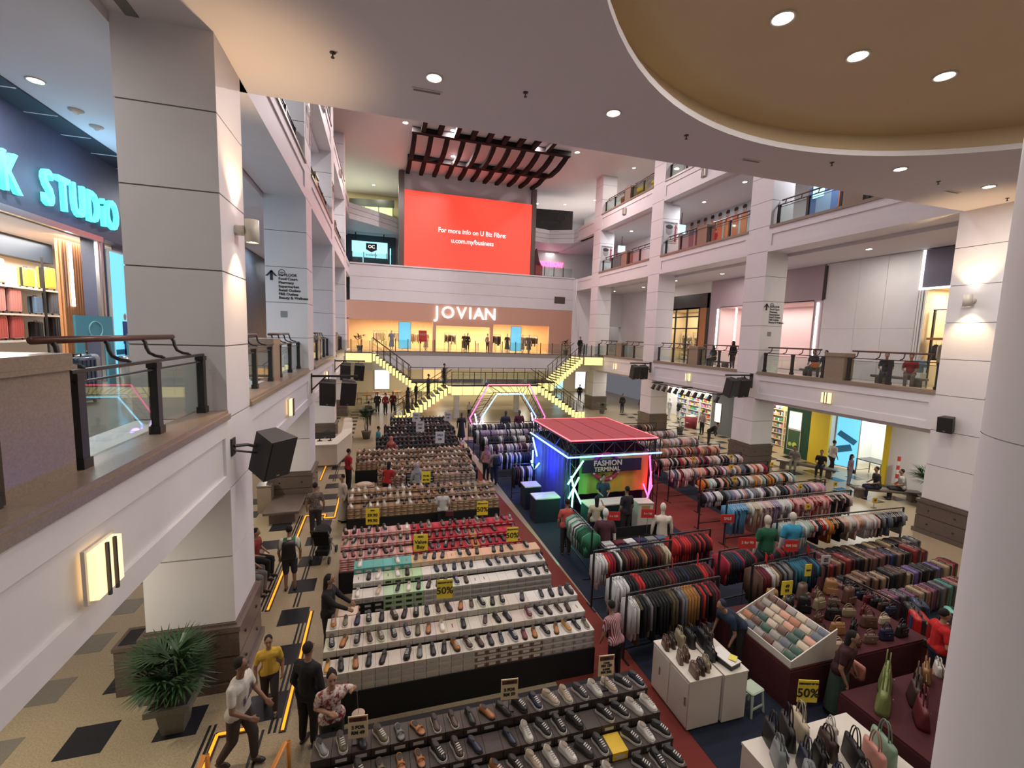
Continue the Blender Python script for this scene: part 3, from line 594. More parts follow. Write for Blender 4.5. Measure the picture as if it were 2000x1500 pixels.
b = MB().box(.015, .02, -.1, .2, .9, 1.55).box(.015, .02, -.06, .04, .35, .9).box(.015, .02, .06, .16, .3, .9); b.build('figure_print', 'plain', lb, color=(.02, .06, .2)); MB().ell((.018, .05, 1.68), (.004, .08, .1)).build('figure_head', 'plain', lb, color=(.5, .3, .2))
MB().box(.015, .02, -.5, .5, .6, .75).build('stripe_print', 'plain', lb, color=(.02, .2, .3))
bx = E('promo_stand', (-6.7, 15.6, F1), 0, 'round-topped teal promotion box by the blue lightbox', 'stand'); MB().box(-.25, .25, -.25, .25, 0, 1.1).build('body', 'plain', bx, color=(.10, .30, .36)); MB().ell((.255, 0, .65), (.01, .2, .16)).build('badge', 'plain', bx, color=(.02, .05, .09)); MB().ob((0, 0, 1.2), (.55, .5, .2), (0, 0, .3)).build('top_box', 'plain', bx, color=(.1, .6, .7))
lc = E('lit_column', (-6.2, 13.6, F1), 0, 'low steel bollard inside the gallery railing', 'bollard'); MB().lathe([(.14, 0), (.14, .75), (.12, .78)], n=18).build('post', 'steel', lc, True)
for i, (x, y, c, cn) in enumerate(((-5.6, 10.6, (.03, .05, .09), 'navy'), (-5.9, 11.5, (.30, .29, .30), 'grey'), (-5.7, 9.7, (.35, .2, .15), 'tan'))): suitcase((x, y, F1), (0, 0, .5*i), c, 1.4, f'{cn} suitcase standing on the gallery outside the luggage shop', 'suitcases outside the shop')
# second shop on that side, beyond the nearest column
st('wall_dark_shop', MB().box(-7.3, WLX+.05, 20.3, 34, F1, 10.9), 'shop_dark', 'dark shopfront beyond the luggage shop')
for i, (y, z0, z1, m) in enumerate(((21.2, 5.2, 7.2, 'shop_white'), (22.6, 8.4, 9.6, 'sky_poster'), (24.3, 8.7, 9.0, 'shop_white'), (23.2, 5.1, 6.9, 'shop_white'))):
    e = E('lightbox', (WLX+.1, y, z0), 0, f'lit panel on the dark shopfront, {ORD[i]} of four', 'lightbox'); MB().box(-.08, 0, -.5, .5, 0, z1-z0).build('frame', 'black_metal', e); MB().box(0, .01, -.46, .46, .04, z1-z0-.04).build('picture', m, e)
# directories printed on two columns
def directory(x, y, z, label):
    e = E('directory_sign', (x, y, z), 0, label, 'sign')
    MB().box(-.045, .045, -.006, 0, -.12, .2).prism([(-.19, .02), (0, .23), (.19, .02), (.12, .02), (0, .15), (-.12, .02)], -.006, 0, FY).build('arrow', 'plain', e, color=(.02, .02, .03))
    text('LG FLOOR\nFood Court\nPharmacy\nSupermarket\nRetail Outlets\nF&B Outlets\nBeauty & Wellness', .125, (.22, -.004, -.32), FRONT, 'black_metal', e, al='LEFT', ext=.002, bold=.004, sp=1.05)
    MB().tube([(.33+.10*math.cos(a*PI/8), 0, .16+.10*math.sin(a*PI/8)) for a in range(16)], .010, 4, closed=True).box(.27, .39, -.006, 0, .15, .17).build('emblem', 'plain', e, color=(.02, .02, .03))
directory(-3.63, YL[1]-.012, 8.28, 'black arrow and floor directory printed on the second column'); directory(18.72, YR[1]-.012, 8.30, 'black arrow and floor directory printed on the column facing the racks')
for x, y, lb in ((-3.26, YL[1], 'small grey notice plate below the directory, second column'), (19.04, YR[1], 'small grey notice plate below the directory, column facing the racks')):
    e = E('notice_plate', (x, y-.02, 7.0), 0, lb, 'sign'); MB().box(-.11, .11, 0, .02, -.11, .11).build('plate', 'plain', e, color=(.25, .27, .28))
# ============================================================ SHOPS ON THE HOARDING SIDE, FIRST FLOOR (x = 23.2)
hb = E('hoarding', (WRX, 16.6, F1), 0, 'tall white boarded shop hoarding with visible seams', 'hoarding')
ys = (-2.25, -.85, .45, 2.24)
for i in range(3):
    for z0, z1 in ((0, 2.5), (2.51, 5.98)): MB().box(0, .06, ys[i]+.006, ys[i+1]-.006, z0, z1).build('board', 'paint', hb)
MB().box(.062, .1, -2.24, 2.24, 0, 5.97).build('backing', 'paint_core', hb)
def shop_right(y0, y1, z0, z1, hm, glow, label, depth=2.5, power=120, col=(1, .9, .8)):
    """open shop unit behind the plane x=WRX between y0 and y1"""
    st('wall_shop_unit', MB().box(WRX+depth, WRX+depth+.1, y0, y1, z0, z1).box(WRX, WRX+depth, y0-.08, y0, z0, z1).box(WRX, WRX+depth, y1, y1+.08, z0, z1).box(WRX, WRX+depth, y0, y1, z1, z1+.1), glow, label)
    if power: area('shop_lamp', (WRX+depth*.45, (y0+y1)/2, z1-.06), (0, 0, 0), min(1.5, depth*.6), power, col, (y1-y0)*.8)
mat('mauve', (.46, .36, .40), .6); mat('pink_in', (.85, .64, .62), .6); mat('cream_in', (.8, .68, .48), .6); mat('white_in', (.82, .82, .80), .6)
st('wall_mauve', MB().box(WRX, WRX+.2, 18.95, 27.6, 8.95, 10.9).box(WRX, WRX+.2, 18.85, 19.35, F1, 8.95).box(WRX, WRX+.2, 26.6, 27.6, F1, 8.95), 'mauve', 'mauve shop fascia beside the white hoarding')
st('trim_3', MB().box(WRX-.06, WRX, 18.75, 18.88, 9, 10.8), 'dark_metal', 'dark vertical strip between hoarding and mauve shop')
shop_right(19.4, 26.5, F1, 8.9, None, 'pink_in', 'pink interior of the mauve shop', 2.5, 150, (1, .88, .85))
for i, y in enumerate((19.12, 25.0, 26.75)):
    e = E('light_tube', (WRX-.03, y, F1+.2), 0, f'white neon edge of the mauve shop opening, {ORD[i]}', 'light tube'); MB().box(-.03, .03, -.04, .04, 0, 3.75).build('tube', 'lit_white', e)
for y, z, c, lb in ((20.6, 7.1, (.65, .2, .08), 'orange poster on the pink shop wall'), (20.0, 6.6, (.3, .7, .65), 'teal display picture in the pink shop')):
    e = E('poster', (WRX+2.48, y, z), 0, lb, 'poster'); MB().box(-.03, 0, -.4, .4, -.7, .7).build('sheet', 'plain', e, color=c)
def shelf_unit(x, y, z, w, h, n, label, cols, rz, m='white_lam', item=(.14, .22, .16), dens=1.0, kind='item'):
    """open shelf, facing local -y, w wide; small goods on it"""
    e = E('shop_shelf', (x, y, z), rz, label, 'shelf')
    MB().box(-w/2, w/2, .3, .33, 0, h).build('back_panel', m, e)
    for s in (-1, 1): MB().box(s*w/2-.02, s*w/2+.02, 0, .33, 0, h).build('side_panel', m, e)
    for i in range(n):
        zz = .1+(h-.15)*i/n; MB().box(-w/2, w/2, 0, .3, zz-.03, zz).build('shelf_board', m, e)
        x_ = -w/2+.06
        while x_ < w/2-.14:
            ww = item[0]*random.uniform(.7, 1.2); hh = min(item[2]*random.uniform(.7, 1.25), (h-.15)/n-.06)
            if random.random() < dens: SG.append(((x, y, z), rz, (x_+ww/2, .15, zz+.002), (ww*.85, item[1]*.9, hh), random.choice(cols)))
            x_ += ww
    return e
SG = []
BRIGHT = [(.7, .1, .1), (.8, .6, .1), (.1, .3, .6), (.8, .8, .8), (.1, .45, .2), (.75, .35, .5), (.05, .05, .06), (.6, .4, .25)]
# dark bookshop-like unit
st('wall_black_shop', MB().box(WRX, WRX+.2, 27.7, 33.9, 9.0, 10.1).box(WRX, WRX+.2, 27.6, 27.95, F1, 10.1), 'black_metal', 'black shop front with slim mullions')
st('wall_brick_pier', MB().box(WRX-.02, WRX+.2, 27.95, 28.65, F1, 9.0), 'oak', 'orange-brown clad pier of the black shop')
st('wall_over_black_shop', MB().box(WRX+.02, WRX+.2, 27.6, 34, 10.1, 10.9), 'paint', 'white wall strip over the black shop')
shop_right(28.7, 33.9, F1, 9.0, None, 'cream_in', 'warm interior of the black-framed shop', 2.6, 130, (1, .82, .55))
fr = E('shop_window_frame', (WRX, 31, F1), 0, 'black window grid of the dark shop', 'frame')
for y in (-2.3, -.9, .5, 1.9): MB().box(-.05, .05, y-.05, y+.05, 0, 4.1).build('mullion', 'black_metal', fr)
for z in (2.6, 3.5): MB().box(-.04, .04, -2.3, 2.9, z-.05, z+.05).build('transom', 'black_metal', fr)
for i, y in enumerate((29.6, 31.2, 32.8)): shelf_unit(WRX+2.22, y, F1, 1.4, 2.4, 5, f'lit book-filled shelf in the black-framed shop, {ORD[i]}', [(.7, .7, .68), (.1, .12, .15), (.6, .5, .4), (.3, .1, .1)], R(-90), 'cream_in')
# sign box with cyan edge and clothes shop by the speaker column
sx_ = E('sign_box', (WRX-.02, 13.15, 9.2), 0, 'slate sign box with a cyan light edge above the clothes shop', 'sign box')
MB().box(0, .15, -1.1, 1.1, 0, 1.65).build('panel', 'plain', sx_, color=(.13, .12, .17)); MB().box(-.04, .02, 1.08, 1.17, -.08, 1.65).build('light_edge', 'sign_white', sx_); MB().box(-.04, .02, -1.1, 1.17, -.09, 0).build('light_edge', 'sign_white', sx_)
shop_right(10.6, 14.0, F1, 9.15, None, 'cream_in', 'cream interior of the clothes shop by the hoarding', 2.0, 160, (1, .82, .6))
e = E('window_post', (WRX, 14.15, F1), 0, 'pale steel corner posts of the clothes shop', 'frame')
for d in (-.1, .02, .12): MB().box(-.05, .05, d-.04, d+.03, 0, 4.25).build('post', 'white_in', e)
mannequin((WRX+.3, 12.9, F1+2.106), R(-90), 'green-topped half mannequin on the clothes shop ledge', (.7, .66, .6), ((.06, .14, .10), False), legs=False)
mannequin((WRX-.35, 13.75, F1+.556), R(-90), 'blue-shirted bust by the gallery railing', (.75, .74, .72), ((.20, .34, .42), False), legs=False)
e = E('ledge_shelf', (WRX+.3, 12.9, F1), 0, 'brown display ledge in the clothes shop', 'shelf'); MB().box(-.25, .25, -1.4, .95, 2.0, 2.1).build('board', 'oak', e); MB().box(-.05, .05, -1.4, .95, 3.3, 3.34).build('rail', 'black_metal', e)
for s in (-1.35, .9): MB().box(-.05, .05, s-.03, s+.03, 0, 3.3).build('upright', 'black_metal', e)
for k in range(9): garment((WRX+.3, 13.6-.2*k, F1+1.8), R(90), random.choice([(.5, .16, .12), (.3, .42, .55), (.7, .66, .6), (.12, .12, .14)]), 1 if k % 2 else 0, f'garment hanging under the clothes shop ledge, {ORD[k]} from the hoarding', 'clothes under the ledge')
e = E('low_display', (WRX-.35, 13.75, F1), 0, 'low plinth under the blue-shirted bust', 'plinth'); MB().box(-.2, .2, -.2, .2, 0, .55).build('body', 'white_in', e)
# second floor poster wall
pw = E('poster_wall', (WRX-.05, 28.2, F2+.85), 0, 'long group photograph poster on the second floor wall', 'poster')
MB().box(0, .04, -4.2, 3.6, .1, 2.75).build('sheet', 'plain', pw, color=(.42, .42, .43))
for i in range(8):
    y = -3.2+.75*i; MB().ob((-.01, y, 1.35), (.02, .55, 1.5)).build('figure_print', 'plain', pw, color=[(.55, .16, .05), (.5, .13, .05), (.08, .08, .1), (.12, .14, .2)][i % 4 if i > 3 else i % 2]); MB().ell((-.02, y, 2.4), (.01, .17, .24)).build('face_print', 'plain', pw, color=(.38, .22, .16)); MB().ell((-.025, y, 2.55), (.01, .19, .14)).build('hair_print', 'plain', pw, color=(.02, .015, .015))
st('wall_second_dark', MB().box(WRX-.04, WRX, 33, 36, F2, 15.7), 'soffit', 'grey band above the second floor posters')
e = E('poster', (WRX-1.5, 17.3, F2), 0, 'tall blue and orange poster stand on the second floor', 'poster'); MB().box(0, .06, -1.6, 1.8, 0, 2.6).build('sheet', 'plain', e, color=(.12, .2, .42)); MB().box(-.02, 0, -.9, .1, .2, 2.0).build('print', 'plain', e, color=(.55, .15, .05)); MB().box(-.02, 0, .5, 1.3, .2, 2.2).build('print', 'plain', e, color=(.3, .42, .6)); MB().box(-.05, 0, .9, 1.5, 2.0, 2.7).build('lit_sign', 'blue_sign', e)
for s, (x, y, z, lb) in enumerate(((21, 28.6, 14.6, 'small lit square sign hanging on the second floor, near'), (21, 37, 14.6, 'small lit square sign hanging on the second floor, far'))):
    e = E('hanging_sign', (x, y, z), 0, lb, 'sign'); MB().box(-.35, .35, 0, .08, -.3, .3).build('face', 'blue_sign', e); MB().box(-.02, .02, .02, .05, .3, 1.2).build('rod', 'black_metal', e)
for i, (x, y, z, rz) in enumerate(((XR+.02, YR[2]-.03, 13.9, 0), (XR+.02, YR[3]-.03, 13.9, 0), (XL-.02, YL[1]+.7, 13.8, 90), (XL-.02, YL[2]+.7, 13.8, 90))):
    e = E('column_poster', (x+(.65 if rz == 0 else .03), y, z), R(rz), ('mono portrait poster with a crimson figure on the hoarding-side column, '+('nearer' if i == 0 else 'farther')) if i < 2 else 'portrait poster with a red arrow on the directory-side column, '+('nearer' if i == 2 else 'farther'), 'poster')
    MB().box(-.55, .55, 0, .02, -.7, .7).build('sheet', 'plain', e, color=(.52, .49, .48)); MB().ell((-.12, -.005, .1), (.26, .01, .3)).build('face_print', 'plain', e, color=(.3, .27, .26)); MB().ell((-.12, -.01, .36), (.28, .01, .16)).build('hat_print', 'plain', e, color=(.02, .02, .02)); MB().prism([(.3, -.6), (.46, -.6), (.44, .3), (.5, .3), (.38, .6), (.26, .3), (.32, .3)], -.012, 0, FY).build('figure_print', 'plain', e, color=(.28, .02, .05)); text('TOMORROW', .17, (0, -.01, .61), FRONT, 'black_metal', e, ext=.002)
e = E('exit_sign', (20.2, 28.0, 19.6), 0, 'green exit sign on the third floor', 'sign'); MB().box(-.3, .3, 0, .06, -.12, .12).build('face', 'exit_green', e)
for i, (y, c) in enumerate(((30, (.6, .45, .05)), (32.5, (.55, .42, .04)), (34.5, (.35, .12, .04)))):
    e = E('banner', (XR+1.25, y, F3), 0, f'yellow banner behind the third floor railing, {ORD[i]}', 'banner'); MB().box(0, .03, -.9, .9, 0, 1.4).build('sheet', 'plain', e, color=c); text('TO' if i == 0 else 'MO', .6, (-.01, 0, .7), ONRIGHT, 'black_metal', e)
# ============================================================ SHOPS ON THE GROUND FLOOR, HOARDING SIDE
shop_right(14.9, 17.65, 0, 3.4, None, 'white_in', 'white interior of the yellow-edged ground floor shop', 3.2, 150, (.95, 1, .95))
st('trim_4', MB().box(WRX-.1, WRX+.1, 14.72, 14.92, 0, 3.5).box(WRX-.1, WRX+.1, 17.66, 18.75, 0, 3.5), 'plain', 'yellow pilaster and edge of the ground floor shop').color = (.75, .55, .03, 1)
st('wall_green', MB().box(WRX-.02, WRX+.2, 18.75, 20.35, 0, 3.5), 'plain', 'dark green shop wall with a lit poster').color = (.01, .06, .025, 1)
e = E('lightbox', (WRX-.06, 19.75, .35), 0, 'lit menu poster on the dark green wall', 'lightbox'); MB().box(0, .05, -.42, .42, 0, 2.3).build('frame', 'white_lam', e); MB().box(-.01, 0, -.38, .38, 1.3, 2.25).build('picture', 'shop_white', e); MB().box(-.01, 0, -.38, .38, .05, 1.2).build('lower_print', 'plain', e, color=(.05, .10, .05)); MB().ell((-.02, -.1, .35), (.01, .15, .15)).ell((-.02, .2, .35), (.01, .12, .12)).build('print', 'plain', e, color=(.5, .6, .1))
e = E('lightbox', (WRX+.5, 17.1, .1), R(20), 'tall blue lightbox at the yellow-edged shop', 'lightbox'); MB().box(0, .1, -.55, .55, 0, 3.1).build('frame', 'white_lam', e); MB().box(-.01, 0, -.5, .5, .05, 3.05).build('picture', 'sky_poster', e); MB().ob((-.02, 0, 1.6), (.02, .9, .3), (R(30), 0, 0)).ob((-.02, .1, 1.0), (.02, .7, .35), (R(-20), 0, 0)).build('print', 'plain', e, color=(.05, .3, .6))
for i, y in enumerate((15.3, 16.1)): shelf_unit(WRX+2.82, y, 0, .75, 2.6, 6, f'slatted white shoe shelf in the yellow-edged shop, {ORD[i]}', [(.1, .1, .12), (.6, .6, .6), (.3, .2, .1)], R(-90), 'white_in', (.13, .2, .1), .6)
tb_ = E('display_table', (WRX+.75, 15.75, 0), 0, 'black wire display table in the yellow-edged shop', 'table')
MB().box(-.5, .5, -.6, .6, .78, .82).build('top', 'dark_metal', tb_)
for sx in (-1, 1):
    for sy in (-1, 1): MB().box(sx*.48-.015, sx*.48+.015, sy*.58-.015, sy*.58+.015, 0, .78).build('leg', 'black_metal', tb_)
MB().box(-.5, .5, -.6, -.58, .2, .22).box(-.5, .5, .58, .6, .2, .22).build('stretcher', 'black_metal', tb_)
shop_right(20.4, 24.2, 0, 3.4, None, 'cream_in', 'warm interior of the colourful ground floor shop', 1.6, 110, (1, .86, .62))
for i in range(3): shelf_unit(WRX+1.22, 21.05+1.2*i, 0, 1.15, 2.8, 7, f'shelf of colourful packets in the ground floor shop, {ORD[i]}', BRIGHT, R(-90), 'cream_in', (.12, .2, .2))
st('wall_grey_shop', MB().box(WRX-.02, WRX+.2, 24.3, 26.6, 0, 3.5), 'plain', 'grey marbled shop wall on the ground floor').color = (.20, .22, .22, 1)
e = E('lightbox', (WRX-.06, 25.9, .8), 0, 'small white lit poster on the grey ground floor wall', 'lightbox'); MB().box(0, .05, -.3, .3, 0, 1.4).build('frame', 'steel', e); MB().box(-.01, 0, -.27, .27, .04, 1.36).build('picture', 'shop_white', e)
shop_right(26.7, 35, 0, 3.4, None, 'white_in', 'bright interior of the ground floor clothes shop', 2.0, 230, (1, .95, .88))
for i in range(4): shelf_unit(WRX+1.62, 27.6+1.5*i, 0, 1.35, 2.5, 6, f'tall goods shelf in the far ground floor shop, {ORD[i]}', BRIGHT, R(-90), 'white_in', (.16, .2, .2))
mannequin((WRX+.1, 30.4, 0), R(-90), 'black-clad mannequin in the far ground floor shop', (.6, .6, .6), ((.02, .02, .02), False)); mannequin((WRX+.1, 31.6, 0), R(-90), 'white-clad mannequin in the far ground floor shop', (.6, .6, .6), ((.7, .7, .7), False))
e = E('promo_bin', (WRX-.6, 28.0, 0), 0, 'red and black promotion bin before the far ground floor shop', 'bin'); MB().lathe([(.42, 0), (.45, .8), (.4, .8)], n=18).build('drum', 'plain', e, True, color=(.25, .02, .04)); MB().ell((0, 0, .85), (.38, .38, .12)).build('goods', 'plain', e, color=(.6, .5, .45))
# stage lights on a bar under the hoarding-side beam
bar = E('stage_light_bar', (17.9, 23.2, 3.62), R(90), 'bar of black stage lamps under the hoarding-side beam', 'light bar')
MB().tube([(-3.2, 0, 0), (3.2, 0, 0)], .03, 8).build('bar', 'black_metal', bar)
pl_ = MB().lathe([(.05, .18), (.10, .16), (.11, -.05), (.14, -.16), (.12, -.16), (.09, -.02)], n=10).tube([(-.12, 0, .05), (-.12, 0, .25), (.12, 0, .25), (.12, 0, .05)], .015, 4).mesh('stage_lamp', 'black_metal')
for x in (-3, 0, 3): MB().box(x-.03, x+.03, -.75, .02, -.02, .06).build('bracket', 'black_metal', bar)
for i in range(11): O('stage_lamp', pl_, bar, (-3+.6*i, 0, -.28), (R(30), 0, 0))
# ============================================================ BACK OF THE GROUND FLOOR AND UPPER BACK SHOPS
st('wall_back_ground', MB().box(-6, 25, 49.5, 49.7, 0, 3.4), 'cream_in', 'pale back wall of the ground floor behind the stairs')
for i, (x, w_, m) in enumerate(((.2, 1.6, 'shop_white'), (20.6, 1.2, 'blue_sign'), (23.4, 1.4, 'shop_white'), (5.5, 2.0, 'shop_warm'))):
    e = E('lightbox', (x, 49.4, .3), 0, f'glowing shop panel on the far ground floor wall, {ORD[i]} of four', 'lightbox'); MB().box(-w_/2, w_/2, 0, .08, 0, 2.4).build('frame', 'steel', e); MB().box(-w_/2+.05, w_/2-.05, -.01, 0, .05, 2.35).build('picture', m, e)
sgl = E('shop_sign', (-.8, 46.5, 13.6), 0, 'pale blue lit sign board with a black shield on the second floor', 'shop sign'); MB().box(-1.8, 1.5, 0, .12, 0, 1.5).build('board', 'blue_sign', sgl)
MB().prism([(-.5, 1.35), (.5, 1.35), (.5, .75), (0, .5), (-.5, .75)], -.02, 0, FY).build('shield', 'black_metal', sgl); text('OC', .42, (0, -.03, 1.02), FRONT, 'sign_white', sgl); MB().box(-1.5, -1.4, .05, .1, 1.5, 2.3).build('rod', 'black_metal', sgl); MB().box(1.1, 1.2, .05, .1, 1.5, 2.3).build('rod', 'black_metal', sgl); text('academy', .3, (0, -.02, .26), FRONT, 'black_metal', sgl)
st('wall_second_dark_shop', MB().box(-5, 1.5, 47.6, 47.9, 12.1, 15.9), 'shop_dark', 'dark shop behind the pale blue sign')
for i, x in enumerate((-1.6, 1.0)):
    e = E('light_tube', (x, 47.5, 12.2), 0, f'upright lit strip in the dark second floor shop, {ORD[i]}', 'light tube'); MB().box(-.05, .05, 0, .05, 0, 2.6).build('tube', 'blue_sign', e)
sgr = E('shop_sign', (17.8, 47.26, 14.45), 0, 'pink neon word sign over the white second floor shop', 'shop sign'); text('TOMORROW', .74, (0, 0, 0), FRONT, 'neon_pink', sgr, ext=.04, bold=.02, sx=.8)
st('wall_white_shop', MB().box(14, 25, 47.3, 47.6, 12.1, 15.9), 'white_in', 'white second floor shop under the pink neon'); area('shop_lamp', (18, 45.8, 15.7), (0, 0, 0), 1, 70, (1, .95, .95), 6)
_ub = MB().box(-.5, .5, -.5, .5, 0, 1).mesh('unit', 'plain'); SGS = Stuff()
for q_, rz, p, d, c in SG: SGS.add(_ub, Matrix.Translation(q_) @ Matrix.Rotation(rz, 4, 'Z') @ Matrix.Translation(p) @ Matrix.Diagonal((d[0], d[1], d[2], 1)), c)
SGS.build('shop_goods', 'hundreds of tiny packets and books filling the shop shelves', 'goods'); bpy.data.meshes.remove(_ub)
red_tower = E('display_tower', (15.1, 43.6, F2), 0, 'red tiered display tower with a dark spire behind the second floor railing', 'display')
MB().box(-.6, .6, -.4, .4, 0, 1.5).build('block', 'plain', red_tower, color=(.5, .06, .06)); MB().prism([(-.6, 1.5), (.6, 1.5), (.3, 2.0), (0, 3.2), (-.3, 2.0)], -.2, .2, FY).build('spire', 'plain', red_tower, color=(.12, .03, .04))
st('wall_third_green', MB().box(-6, 1.9, 50, 50.2, F3, CEIL), 'olive', 'green-lit wall behind the third floor balcony')
gw = E('green_window', (-.9, 48.5, F3+.1), R(-12), 'green-lit glazed shopfront on the third floor by the screen', 'shopfront')
for i in range(3): MB().box(-2+1.4*i, -.65+1.4*i, 0, .05, 0, 1.7).build('pane', 'green_glass', gw)
for i in range(4): MB().box(-2.04+1.4*i, -1.98+1.4*i, -.03, .06, 0, 1.8).build('mullion', 'black_metal', gw)
MB().box(-2.1, 2.3, -.05, .1, 1.7, 2.4).build('head', 'black_metal', gw)
mur = E('mural', (16.9, 43.75, F3+.101), R(-8), 'black chalk mural board behind the third floor balcony', 'mural'); MB().box(-2.0, 2.0, 0, .1, 0, 2.1).build('board', 'plain', mur, color=(.02, .017, .018)); text('ALL UNITED', .4, (-.2, -.02, .8), FRONT, 'dark_metal', mur, ext=.004)
MB().tube([(.8+.4*math.cos(a*PI/6), -.01, 1.4+.4*math.sin(a*PI/6)) for a in range(12)], .03, 4, closed=True).build('rose_print', 'dark_metal', mur)
def glass_rail(pts, z, label, h=1.0, sp=1.0):
    """black-posted glass railing along a polyline"""
    e = E('glass_railing', (pts[0][0], pts[0][1], z), 0, label, 'railing', 'back gallery railings'); ox, oy = pts[0]
    P_ = [(x-ox, y-oy) for x, y in pts]
    for a, b_ in zip(P_, P_[1:]):
        L = math.hypot(b_[0]-a[0], b_[1]-a[1]); n_ = max(1, round(L/sp)); rz = math.atan2(b_[1]-a[1], b_[0]-a[0])
        for i in range(n_):
            x, y = a[0]+(b_[0]-a[0])*i/n_, a[1]+(b_[1]-a[1])*i/n_
            MB().box(-.03, .03, -.03, .03, 0, h).build('post', 'black_metal', e, loc=(x, y, 0))
            MB().box(.05, L/n_-.05, -.006, .006, .06, h-.08).build('glass_pane', 'glass', e, loc=(x, y, 0), rz=rz)
        MB().box(0, L, -.02, .02, .0, .05).build('shoe_rail', 'black_metal', e, loc=(a[0], a[1], 0), rz=rz)
    return e
glass_rail([(x, y+.06) for x, y in edge[1:-1]], F1, 'glass railing with black posts along the salmon shop gallery', 1.05, 1.15)
glass_rail([(-2.3, YB+.2), (1.5, YB+.2)], 12.32, 'dark railing on the parapet under the pale blue sign', .95); glass_rail([(14.3, YB+.2), (18.2, YB+.2)], 12.32, 'dark railing on the parapet beside the red tower', .95)
glass_rail([(18.5, 38), (18.9, YB-.9)], F1, 'glass railing with black posts before the exit lobby', 1.05, .8)
# ============================================================ LIT STAIRS AT THE BACK
def flight(x0, z0, x1, z1, y0, y1, n, label, ph=.62, front=True):
    """n steps from (x0,z0) up to (x1,z1), y0 is the side facing the viewer; a glowing cheek panel under each step"""
    e = E('stair_flight', (x0, y0, z0), 0, label, 'stairs', 'lit stairs'); dx, dz = (x1-x0)/n, (z1-z0)/n; w = y1-y0
    tm_ = MB().box(*sorted((0, dx)), 0, w, -.06, 0).mesh('tread', 'black_metal'); pm = MB().box(*sorted((dx*.11, dx*.89)), -.02, .03, -ph, -.07).mesh('light_panel', 'riser_glow'); rm = MB().box(*sorted((0, dx*.06)), 0, w, -dz, -.06).mesh('riser', 'riser_glow')
    bk = MB().box(*sorted((0, dx)), .031, .05, -ph, -.061).mesh('cheek', 'black_metal'); pm0 = MB().box(-.025, .025, -.02, .02, 0, .95).mesh('baluster', 'black_metal')
    for i in range(n):
        p = (dx*i, 0, dz*(i+1)); O('tread', tm_, e, p); O('light_panel', pm, e, (p[0], 0, max(p[2], ph+.0-z0) if z0 < .1 and p[2] < ph else p[2])); O('riser', rm, e, p); O('cheek', bk, e, (p[0], 0, max(p[2], ph-z0) if z0 < .1 and p[2] < ph else p[2]))
        if i % 2 == 0:
            for yy in (.04, w-.04): O('baluster', pm0, e, (dx*(i+.5), yy, dz*(i+1)))
    for yy in (.04, w-.04):
        MB().tube([(0, yy, .95+dz), (dx*n, yy, .95+dz*(n+1))], .028, 6).build('handrail', 'black_metal', e); MB().tube([(0, yy, .5+dz), (dx*n, yy, .5+dz*(n+1))], .012, 5).build('rail', 'black_metal', e)
    return e
LZ = 2.75
flight(.95, 0, 5.05, LZ, 32.4, 34.3, 14, 'glowing yellow stair flight from the ground up to the landing, reception side')
flight(15.9, 0, 11.75, LZ, 32.4, 34.3, 14, 'glowing yellow stair flight from the ground up to the landing, canopy side')
flight(2.3, LZ, -.55, F1, 34.7, 36.7, 12, 'glowing yellow stair flight from the landing up to the luggage side gallery')
flight(14.1, LZ, 16.6, F1, 34.7, 36.7, 12, 'glowing yellow stair flight from the landing up to the exit side gallery')
ld = E('stair_landing', (8.3, 34.5, LZ), 0, 'stair landing with a long glowing yellow front between the four flights', 'landing')
MB().box(-3.24, 3.44, -2.1, .15, -.1, 0).box(-5.99, 5.79, .152, 2.25, -.1, 0).build('deck', 'black_metal', ld)
for i in range(8): MB().box(-3.25+.84*i, -2.45+.84*i, -2.13, -2.08, -.75, -.12).build('light_panel', 'riser_glow', ld)
for i in range(3): MB().box(-6+.9*i, -5.15+.9*i, .12, .17, -.75, -.12).build('light_panel', 'riser_glow', ld); MB().box(3.2+.85*i, 4.0+.85*i, .12, .17, -.75, -.12).build('light_panel', 'riser_glow', ld)
for i in range(9): MB().box(-3.27+.84*i, -3.23+.84*i, -2.1, -2.06, 0, .95).build('baluster', 'black_metal', ld)
for i in range(13): MB().box(-5.95+.97*i, -5.91+.97*i, 2.18, 2.22, 0, .95).build('baluster', 'black_metal', ld)
for y in (-2.08, 2.2): MB().box(-3.3 if y < 0 else -6, 3.5 if y < 0 else 5.8, y-.025, y+.025, .93, .97).build('handrail', 'black_metal', ld)
MB().box(-3.3, 3.4, -2.07, -2.06, .06, .85).build('glass_pane', 'glass', ld)
for x, y in ((-2.6, -.4), (2.9, 1.6)): MB().box(x-.2, x+.2, y-.2, y+.2, -LZ, -.1).build('support_column', 'paint', ld)
st('floor_slab', MB().box(XL-.4, -.55, 34.6, 37.2, 4.6, F1), 'gallery_tile', 'gallery floor where the luggage side stairs arrive'); st('floor_slab', MB().box(16.6, XR+.42, 34.6, 37.2, 4.6, F1), 'gallery_tile', 'gallery floor where the exit side stairs arrive')
for x0, x1, lb in ((XL-.3, -.55, 'luggage'), (16.6, XR+.3, 'exit')): glass_rail([(x0, 34.65), (x1, 34.65)], F1, f'short glass railing at the head of the {lb} side stairs', 1.0, .7)
for i in range(2): MB().box((-2.4, 16.7)[i], (-.6, 18.4)[i], 34.57, 34.6, 4.2, 4.85).build('light_panel', 'riser_glow', tag(E('stair_head_light', (0, 0, 0), 0, f'glowing panel under the gallery edge at the {("luggage", "exit")[i]} side stairs', 'light panel')))
